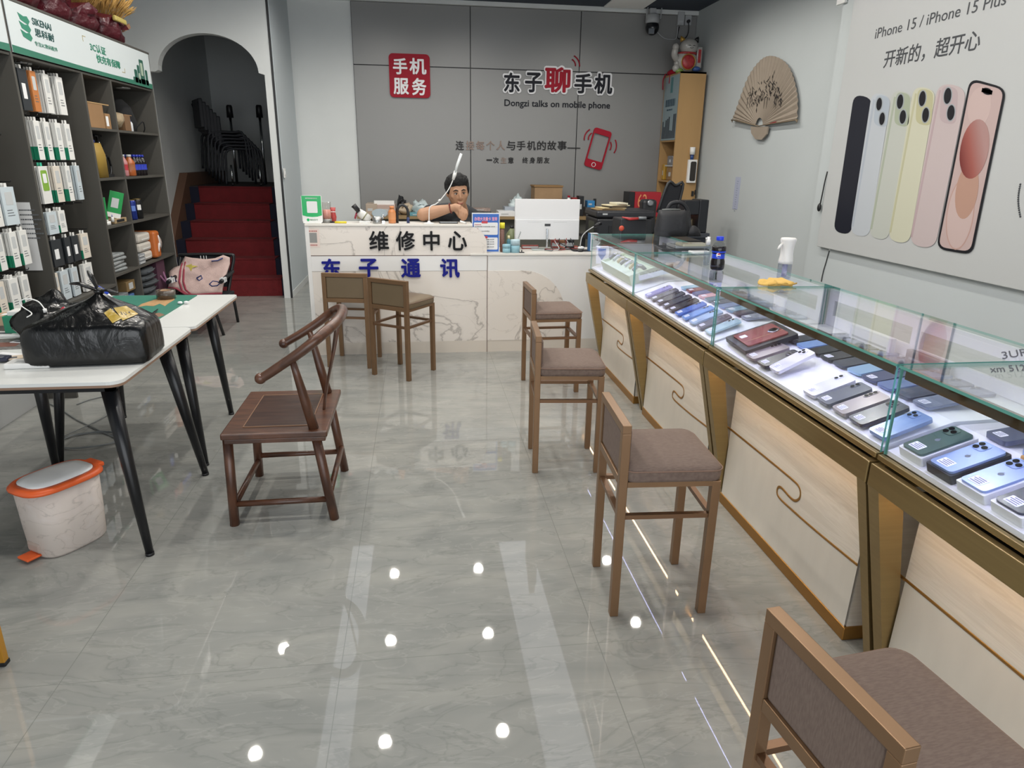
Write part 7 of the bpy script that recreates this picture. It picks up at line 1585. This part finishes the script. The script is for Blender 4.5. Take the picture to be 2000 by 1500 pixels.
def f_blob(nt, b):
    tc = nt.nodes.new('ShaderNodeTexCoord'); sp = nt.nodes.new('ShaderNodeSeparateXYZ'); nt.links.new(tc.outputs['Generated'], sp.inputs[0])
    d = mth(nt, 'ADD', mth(nt, 'MULTIPLY', mth(nt, 'SUBTRACT', 1., sp.outputs[1]), .7), mth(nt, 'MULTIPLY', sp.outputs[2], .5))
    nt.links.new(ramp(nt, d, [(.2, '6e2c2a'), (.5, '9a5850'), (.85, 'a78480')]), b.inputs['Base Color'])
BLB = nodes_mat('blob_red', f_blob, rough=.35)
x, y = pq(885, 1000); inpl(ell(x, y, 58/2.68, 148/2.68, .16), mat('blob_peach', 'b08c7c', .35), 'printed_blob', .0062)
x, y = pq(925, 780); inpl(ell(x, y, 74/2.68, 158/2.68, .18), BLB, 'printed_blob', .0066)
inpl(rq(Q((968, 453), (1022, 468), (1014, 503), (960, 488)), .4), mat('lens_black', '1a1a1f', .3), 'printed_island', .0070)
PT_ = mat('poster_text', '3c3f43', .5)
def ptext(s, x0, y0, x1, y1, h, b=0.):
    bl, br = onx(*pq(x0, y0), XPp), onx(*pq(x1, y1), XPp); zb = (bl.z+br.z)/2; tp = onx(*pq(x0, y0-h), XPp); hh = tp.z-bl.z
    text(s, PT_, t, (XPp, bl.y, zb), (XPp, br.y, zb), (XPp, bl.y, zb+hh), .0006, b)
ptext('iPhone 15 / iPhone 15 Plus', 398, 203, 1082, 25, 52, .0); ptext('开新的，超开心', 440, 362, 942, 262, 92, .01)
k = MB()
for i in range(16): p = onx(1993-4*math.sin(PI*i/15), 360+i*4.2, XPp); k.ball(p, .006, 5)
k.build('printed_dots', PT_, t, world=True)
t = thing('wall_bulb', 'black rubber bulb on a cord hanging on the wall beside the poster', 'bulb', onx(1600, 408, 3.46))
k = MB(); k.ball(onx(1600, 405, 3.455), .032, 10, (.5, .6, 1.1)); k.build('bulb', BLACK, t, world=True); k = MB(); k.tube(spline([onx(1616, 335, 3.47), onx(1611, 355, 3.46), onx(1606, 380, 3.455), onx(1602, 398, 3.455)], 3), .006, 6); k.build('cord', BLACK, t, world=True)
t = thing('wall_wire', 'thin dark wire running down the wall under the poster', 'wire', onx(1612, 520, 3.47)); k = MB(); k.tube(spline([onx(1620, 488, 3.474), onx(1614, 510, 3.474), onx(1608, 530, 3.474), onx(1604, 550, 3.474)], 3), .004, 5); k.build('wire', BLACK, t, world=True); k = MB(); k.tube([onx(1620, 489, 3.474), onx(1621, 485, 3.474)], .008, 6); k.build('clip', WPLAS, t, world=True)
t = thing('junction_box', 'small white junction box high on the wall above the poster corner', 'box', onx(1645, 5, 3.47)); a, b = onx(1636, 11, 3.47), onx(1654, -12, 3.47); k = MB(); k.box((3.455, a.y-.12, a.z), (3.478, a.y, b.z), .004); k.build('cover', WPLAS, t, world=True); k = MB(); k.tube([(3.46, a.y-.12, a.z+.05), (3.46, a.y-.4, a.z+.10)], .008, 6); k.build('cable', WPLAS, t, world=True)
t = thing('light_switch', 'white switch on the side wall by the archway', 'switch', (-1.478, 8.6, 1.2)); p = onx(555, 338, -1.478); k = MB(); k.box((-1.478, p.y-.04, p.z-.05), (-1.468, p.y+.05, p.z+.05), .003); k.build('plate', WPLAS, t, world=True); k = MB(); k.box((-1.468, p.y-.015, p.z-.02), (-1.463, p.y+.02, p.z+.02), .002); k.build('rocker', PAPER, t, world=True)
# security camera and sockets at the top of the grey wall
YS = 9.25; WH2 = mat('camera_white', 'a8aaac', .4)
t = thing('security_camera', 'white and black dome security camera with two aerials near the ceiling', 'camera', ony(1273, 30, YS))
k = MB(); a = ony(1274, 46, YS); b = ony(1274, 30, YS); k.lathe([(.085, a.z), (.088, a.z+.02), (.085, b.z), (.05, b.z+.02)], c=(a.x, YS, 0), n=18); k.build('body', WH2, t, world=True)
k = MB(); c_ = ony(1274, 54, YS); k.ball(c_, .085, 12, (1, 1, 1.05)); k.build('dome', mat('camera_dark', '15171c', .25), t, world=True)
k = MB(); p = ony(1272, 61, YS-.08); k.box((p.x-.035, YS-.10, p.z-.03), (p.x+.035, YS-.07, p.z+.03), .006); k.build('lens_window', mat('camera_lens_grey', '70757c', .2), t, world=True)
k = MB(); k.box((ony(1268, 30, YS).x, YS-.03, ony(1270, 30, YS).z), (ony(1280, 30, YS).x, YB-.03, ony(1270, 16, YS).z), .005); k.build('bracket', WH2, t, world=True)
for p0, p1 in (((1262, 37), (1266, 12)), ((1290, 37), (1293, 12))): k = MB(); k.tube([ony(*p0, YS), ony(*p1, YS)], .008, 6); k.build('aerial', WH2, t, world=True)
k = MB(); k.tube(spline([ony(1283, 62, YB-.05), ony(1296, 74, YB-.05), ony(1310, 77, YB-.05), ony(1321, 74, YB-.05), ony(1324, 50, YB-.05)], 4), .006, 6); k.build('cable', WH2, t, world=True)
t = thing('power_adapter', 'white power adapter plugged in high on the grey wall', 'adapter', ony(1328, 38, YB-.04)); a, b = ony(1321, 50, YB-.05), ony(1336, 24, YB-.05); k = MB(); k.box((a.x, YB-.09, a.z), (b.x, YB-.031, b.z), .006); k.build('housing', WH2, t, world=True); k = MB(); k.box((a.x+.02, YB-.092, a.z+.03), (b.x-.02, YB-.09, a.z+.05)); k.build('label', GREYL, t, world=True)
t = thing('wall_socket', 'white wall socket with a black plug right of the adapter', 'socket', ony(1344, 40, YB-.03)); a, b = ony(1337, 49, YB-.035), ony(1351, 30, YB-.035); k = MB(); k.box((a.x, YB-.042, a.z), (b.x, YB-.03, b.z), .003); k.build('plate', WH2, t, world=True); k = MB(); p = ony(1344, 42, YB-.06); k.lathe([(.02, 0), (.02, .03)], n=10, M=Matrix.Translation(p) @ Matrix.Rotation(PI/2, 4, 'X')); k.build('plug', BLACK, t, world=True)
k = MB(); k.tube(spline([ony(1345, 44, YB-.06), ony(1345, 60, YB-.05), ony(1340, 73, YB-.05), ony(1330, 76, YB-.05), ony(1323, 72, YB-.05), ony(1327, 52, YB-.05)], 4), .006, 6); k.build('cord', BLACK, t, world=True)
# ---- tall wooden cabinet in the corner, its open front facing the room
WD = mat('light_oak', 'a58355', .5, var=.05, vs=6, stretch=(1, 1, .15))
YCa = 8.78; xa = onx(1326, 140, 1).x
xa = ony(1325, 200, YCa).x; xb = ony(1380, 142, YCa).x; zt = ony(1352, 140, YCa).z
t = thing('tall_cabinet', 'tall narrow light oak cabinet in the corner with open shelves facing left', 'cabinet', ((xa+xb)/2, 9.0, 0)); CB = t
for nm, a, b in (('side_panel', (xa, YCa, 0), (xb, YCa+.02, zt)), ('side_panel', (xa, 9.33, 0), (xb, 9.35, zt)), ('top_panel', (xa, YCa, zt-.02), (xb, 9.35, zt)), ('back_panel', (xb-.012, YCa+.02, 0), (xb, 9.33, zt-.02))):
    k = MB(); k.box(a, b); k.build(nm, WD, t, world=True)
zsh = [ony(1300, 274, 9.1).z, ony(1300, 352, 9.1).z, ony(1300, 430, 9.1).z, .3]
for z in zsh: k = MB(); k.box((xa+.005, YCa+.02, z-.02), (xb-.012, 9.33, z)); k.build('shelf_board', WD, t, world=True)
k = MB(); k.box((xa, YCa+.02, zsh[0]), (xa+.006, 9.33, zt-.02)); db = k.build('poster_door', mat('poster_pale_teal', '7f9298', .3), t, world=True)
CT = mat('city_dark', '27323c', .4); k = MB(); random.seed(2)
for i in range(9): y = YCa+.04+.055*i; h = random.uniform(.08, .30); k.box((xa-.001, y, zsh[0]+.02), (xa, y+.045, zsh[0]+.02+h))
k.build('skyline_print', CT, db, world=True)
k = MB(); k.box((xa-.0012, 9.02, zt-.22), (xa, 9.10, zt-.04)); k.build('teal_label', mat('teal_label', '3f7478', .4), db, world=True)
bars(db, mat('cab_print', '2f4a5a', .5), (xa-.001, 9.24, zt-.38), (0, -1, 0), (0, 0, 1), .34, .085, (-1, 0, 0), 5)
bars(db, mat('cab_print', '2f4a5a', .5), (xa-.001, 9.18, zt-.43), (0, -1, 0), (0, 0, 1), .2, .02, (-1, 0, 0), 3)
for i, (nm, lab, cat, y, z, w_, h, mt) in enumerate((('foil_bag', 'crumpled shiny foil bag on the upper open shelf of the tall cabinet', 'bag', 9.0, zsh[1]+.188, .2, .12, mat('foil', '8a888a', .25, metal=.5, bump=.8, bs=30)), ('wooden_tablets', 'upright brown cards on the middle shelf of the tall cabinet', 'cards', 8.98, zsh[1], .24, .17, mat('brown_cards', '8a6d48', .6, var=.3, vs=20)), ('gold_box', 'small gold box at the left of the brown cards', 'box', 9.24, zsh[1], .08, .2, mat('gold_box', 'a8822c', .4)))):
    t = thing(nm, lab, cat, (xa+.12, y, z+.0015)); k = MB(); k.box((-.09, -w_/2, 0), (.09, w_/2, h), .012); k.build('body', mt, t); k = MB(); k.box((-.092, -w_*.2, h*.3), (-.09, w_*.1, h*.6)); k.build('print', GREYL, t)
t = thing('shelf_tray', 'grey tray carrying the foil bag inside the tall cabinet', 'tray', (xa+.12, 9.0, zsh[1]+.1735)); k = MB(); k.box((-.1, -.14, 0), (.1, .14, .012), .003); k.build('tray', GREYL, t); k = MB(); k.box((-.1, -.14, .012), (-.094, .14, .02)); k.build('lip', GREYL, t)
# white framed case display and bottle fixed on the side panel
t = thing('case_display', 'white framed dark phone case display mounted on the cabinet side', 'display', ony(1352, 335, YCa)); a, b = ony(1340, 357, YCa-.02), ony(1361, 312, YCa-.02)
k = MB(); k.box((a.x, YCa-.05, a.z), (b.x, YCa-.001, b.z), .006); k.build('frame', WPLAS, t, world=True); k = MB(); k.prism(rrect((b.x-a.x)*.66, (b.z-a.z)*.84, .02, 4, (a.x+b.x)/2+.008, (a.z+b.z)/2), (0, YCa-.052, 0), (1, 0, 0), (0, 0, 1), (0, .002, 0)); k.build('dark_window', mat('case_dark', '2b2723', .4), t, world=True)
t = thing('small_bottle', 'white and blue bottle standing on the case display', 'bottle', (ony(1352, 300, YCa-.025).x, YCa-.026, b.z)); k = MB(); k.lathe([(.022, 0), (.022, .06)], n=12); k.build('bottle', mat('bottle_blue', '24427c', .4), t); k = MB(); k.lathe([(.032, .06), (.034, .15)], n=14); k.build('cap', WPLAS, t)
t = thing('hook_set', 'two small dark hooks on the cabinet side low down', 'hook', ony(1352, 378, YCa)); k = MB(); k.box((ony(1350, 378, YCa).x, YCa-.02, ony(1350, 383, YCa).z), (ony(1354, 378, YCa).x, YCa-.001, ony(1350, 373, YCa).z)); k.build('hook', BLACK, t, world=True); k = MB(); k.box((ony(1356, 378, YCa).x, YCa-.02, ony(1350, 380, YCa).z), (ony(1358, 378, YCa).x, YCa-.001, ony(1350, 371, YCa).z)); k.build('hook', BLACK, t, world=True)
# beckoning cat figurine
cx_ = ony(1340, 130, 8.95).x
t = thing('lucky_cat', 'white and black beckoning cat figurine with red collar on top of the tall cabinet', 'figurine', (cx_, 8.98, zt+.0015)); W0 = mat('porcelain', '9e9c98', .25); RD = mat('cat_red', '9a2c30', .4, var=.3, vs=40); GD = mat('cat_gold', 'a8843c', .35, metal=.4)
k = MB(); k.ball((0, 0, .13), 1, 14, (.15, .11, .135)); bd = k.build('body', W0, t)
k = MB(); k.ball((.02, -.02, .30), 1, 14, (.115, .095, .095)); hd = k.build('head', W0, t)
for s, mt in ((-1, GD), (1, BLACK)): k = MB(); k.lathe([(.036, 0), (.022, .035), (.003, .06)], n=10, M=Matrix.Translation((.02+s*.085, -.02, .365)) @ Matrix.Rotation(s*.5, 4, 'Y')); k.build('ear', mt, hd)
k = MB(); k.tube([(-.02, -.112, .30), (-.005, -.117, .306), (.01, -.113, .30)], .003, 5); k.tube([(.035, -.113, .30), (.05, -.115, .306), (.065, -.108, .30)], .003, 5); k.tube([(.0, -.114, .278), (.02, -.117, .272), (.045, -.113, .28)], .0025, 5); k.build('face_lines', BLACK, hd)
k = MB(); k.tube([(.11*math.cos(a)+.01, .085*math.sin(a), .225) for a in [2*PI*i/18 for i in range(18)]], .014, 8, closed=True); k.build('collar', RD, t)
k = MB(); k.tube(spline([(-.12, -.02, .15), (-.17, -.05, .20), (-.165, -.06, .27)], 4), [.04]*8+[.034], 8); k.ball((-.165, -.065, .285), .042, 10); k.build('raised_paw', W0, t)
k = MB(); k.ball((.0, -.09, .12), .085, 12, (1, .35, 1)); k.build('coin_medallion', RD, t); k = MB(); k.tube([(.088*math.cos(a), -.098, .12+.088*math.sin(a)) for a in [2*PI*i/20 for i in range(20)]], .006, 6, closed=True); k.build('medallion_rim', GD, t)
k = MB(); k.box((.12, -.05, .06), (.19, .0, .30), .01); k.build('scroll', W0, t); k = MB(); k.box((.137, -.053, .12), (.172, -.05, .27)); k.build('scroll_red', RD, t)
k = MB(); k.ball((-.14, -.06, .05), .045, 10); k.ball((-.13, -.05, .105), .03, 8); k.build('small_figure', W0, t); k = MB(); k.ball((-.10, -.07, .02), .04, 8, (1.4, 1, .8)); k.build('green_base', mat('cat_green', '6f8a44', .4), t); k = MB(); k.ball((.12, -.07, .045), .045, 8, (1.2, .8, .7)); k.build('blue_wave', mat('cat_blue', '35528a', .4), t)
t = thing('red_ribbon', 'red ribbon bow draped over the left edge of the tall cabinet top', 'ribbon', (xa+.02, 9.22, zt)); k = MB(); k.ball((.02, 0, .03), 1, 10, (.05, .12, .04)); k.build('bow', REDM, t); k = MB(); k.tube(spline([(-.022, .10, .03), (-.045, .12, -.04), (-.04, .12, -.16)], 3), .012, 6, flat=.5); k.tube([(-.02, -.05, .02), (-.022, -.05, -.10)], .010, 6, flat=.5); k.build('tails', REDM, t)
# ================================================================ THINGS ON THE GLASS TOPS
ZG = ZTOP+.0005
p = onz(1400, 527, ZG); t = thing('cola_bottle', 'cola bottle with blue cap and blue label standing on the glass counter', 'bottle', p)
H_, R_ = .168, .036; CLR = glass('clear_pet', (.86, .88, .9, 1))
k = MB(); k.lathe([(R_*.72, 0), (R_*.95, .006), (R_, .02), (R_*.98, .045), (R_*.84, .062), (R_*.86, .078), (R_, .098), (R_*1.0, .112), (R_*.9, .122)], n=24)
for v in k.bm.verts:
    if v.co.z < .03: a = math.atan2(v.co.y, v.co.x); v.co *= 1-.06*(.5+.5*math.cos(5*a))*(1-v.co.z/.03)
k.build('cola', COLA, t)
k = MB(); k.lathe([(R_*.905, .1215), (R_*.75, .135), (R_*.42, .145), (R_*.40, .152)], n=22, cap=False); k.build('neck', CLR, t)
k = MB(); k.lathe([(R_*.5, .149), (R_*.52, .151), (R_*.52, .166), (R_*.47, .1685)], n=20); k.build('cap', mat('cap_royal_blue', '1436c8', .35), t)
k = MB(); k.lathe([(R_*.90, .060), (R_*.875, .072), (R_*.90, .085), (R_*1.02, .098)], n=24, cap=False); lb = k.build('label', mat('label_royal', '1a3ec0', .35), t)
e = Matrix.Translation((-.012, -R_*.80, .078)) @ Matrix.Rotation(-.35, 4, 'Z')
k = MB(); k.ball((-.012, -R_*.80, .078), .0125, 12, (1, .45, 1)); em = None; k.build('round_emblem', WPLAS, lb)
bpy.data.objects['round_emblem'].location = (0, 0, 0)
k = MB(); k.ball((-.012, -R_*.80-.0025, .084), .0085, 10, (1, .5, .5)); k.build('red_half', mat('emblem_red', 'c0283a', .4), lb); k = MB(); k.ball((-.012, -R_*.80-.0025, .0725), .0085, 10, (1, .5, .5)); k.build('blue_half', mat('cap_royal_blue', '1436c8', .35), lb)
p = onz(1379, 518, ZG); t = thing('spray_bottle', 'slim clear spray bottle with a white pump, left of the cola bottle', 'bottle', p)
k = MB(); k.lathe([(.017, 0), (.018, .004), (.018, .10), (.010, .112)], n=16); k.build('bottle', CLR, t); k = MB(); k.lathe([(.0165, .003), (.0165, .07)], n=14); k.build('liquid', glass('clear_liquid', (.9, .92, .95, 1), 1.33), t)
k = MB(); k.lathe([(.011, .108), (.011, .135), (.008, .137), (.008, .150)], n=14); k.box((-.016, -.004, .138), (.004, .004, .146)); k.build('pump', WPLAS, t)
p = onz(1530, 543, ZG); t = thing('mist_bottle', 'white trigger mist bottle with a clear lower body on the glass counter', 'bottle', p)
k = MB(); k.lathe([(.030, 0), (.032, .004), (.032, .075)], n=22); k.build('lower_body', glass('frosted_pet', (.8, .82, .88, 1)), t)
k = MB(); k.lathe([(.033, .070), (.033, .085), (.029, .115), (.030, .15), (.036, .178), (.036, .186), (.032, .190)], n=24); k.build('upper_body', mat('mist_white', 'd8d6d4', .4), t)
k = MB(); k.tube([(-.030, -.004, .165), (-.045, -.008, .150), (-.055, -.010, .138)], [.006, .007, .003], 8, flat=.8); k.build('trigger', mat('mist_white', 'd8d6d4', .4), t); k = MB(); k.lathe([(.012, .008), (.012, .07)], n=12); k.build('inner_tube', mat('inner_lilac', 'b4b0c8', .4), t)
pc = onz(1515, 556, ZG); t = thing('cleaning_cloth', 'folded yellow cleaning cloth lying on the glass counter before the mist bottle', 'cloth', pc)
m = MB(); loft(m, [(sup(.083, .042, 40, 2.6), 0), (sup(.090, .048, 40, 2.6), .006), (sup(.086, .045, 40, 2.4), .014), (sup(.070, .034, 40, 2.2), .020), (sup(.03, .014, 40, 2), .023)])
for v in m.bm.verts: v.co += Vector((noise.noise(v.co*19), noise.noise(v.co*19+Vector((5, 0, 0))), .6*noise.noise(v.co*35)))*.024; v.co.z = max(0, v.co.z)
m.build('cloth', mat('mustard_cloth', 'cfa95c', .9, bump=.3, bs=90), t, smooth=True)
m = MB(); m.tube(spline([(-.06, -.045, .006), (-.02, -.052, .012), (.03, -.05, .006), (.08, -.035, .012)], 4), .004, 6); m.build('folded_hem', mat('mustard_dark', 'b08c44', .9), t)
# tablets and papers stacked near the bag
for i, (px_, py_, w_, d_, h, z, mt, lab) in enumerate(((1330, 486, .30, .22, .010, 0, BLACK, 'large black tablet lying lowest on the far glass top'), (1345, 482, .24, .18, .014, .012, mat('grey_laptop', '86898c', .3, metal=.5), 'grey laptop on the black tablet'), (1352, 479, .18, .12, .012, .028, mat('silver_tablet', 'a9a694', .3, metal=.5), 'small silver tablet topmost on the laptop'), (1365, 492, .12, .06, .006, 0, WPLAS, 'white card right of the tablets'))):
    p = onz(px_, py_, ZG+z); t = thing('tablet', lab, 'tablet', (p.x, p.y, ZG+z), math.radians(-6+4*i)); k = MB(); k.prism(rrect(w_, d_, .01), (0, 0, 0), (1, 0, 0), (0, 1, 0), (0, 0, h)); k.build('shell', mt, t); k = MB(); k.prism(rrect(w_-.02, d_-.02, .008), (0, 0, h), (1, 0, 0), (0, 1, 0), (0, 0, .0005)); k.build('face', mat('tablet_face_%d' % i, ['2a2d33', '6f7478', '8e8c80', 'b9bbbd'][i], .15), t)
# white shelf boxes seen through the far case end, and blue shield box
t = thing('shield_box', 'white box with a blue shield print standing in the far corner of the farthest case', 'box', (1.36, 5.08, .8195)); k = MB(); k.box((-.045, -.02, .0), (.055, .02, .13), .003); k.build('carton', PAPER, t); k = MB(); k.prism([(-.03, .115), (.03, .115), (.03, .07), (0, .03), (-.03, .07)], (0, -.0205, 0), (1, 0, 0), (0, 0, 1), (0, -.001, 0)); k.build('shield_print', mat('shield_blue', '4a6aa8', .4), t)
t = thing('white_carton', 'long white printed carton beside the shield box in the farthest case', 'box', (1.60, 5.09, .866)); k = MB(); k.box((-.17, -.02, 0), (.17, .02, .10), .003); k.build('carton', mat('carton_greyish', 'b9bec6', .5), t)
k = MB()
for i in range(12): k.box((-.15+.026*i, -.0205, .03), (-.135+.026*i, -.02, .07))
k.build('print', GREYL, t)
# handwriting on the nearest glass top
t = thing('glass_writing', 'faint dark handwriting on the nearest glass top at the right edge', 'writing', (1.6, 1.5, ZG))
a, b, c_ = onz(1958, 702, ZG), onz(2010, 694, ZG), onz(1955, 688, ZG)
text('3UR', mat('marker_ink', '3a3c48', .6), t, a, b, c_, .0005); a, b, c_ = onz(1935, 728, ZG), onz(2005, 724, ZG), onz(1932, 716, ZG); text('xm 512', mat('marker_ink', '3a3c48', .6), t, a, b, c_, .0005)
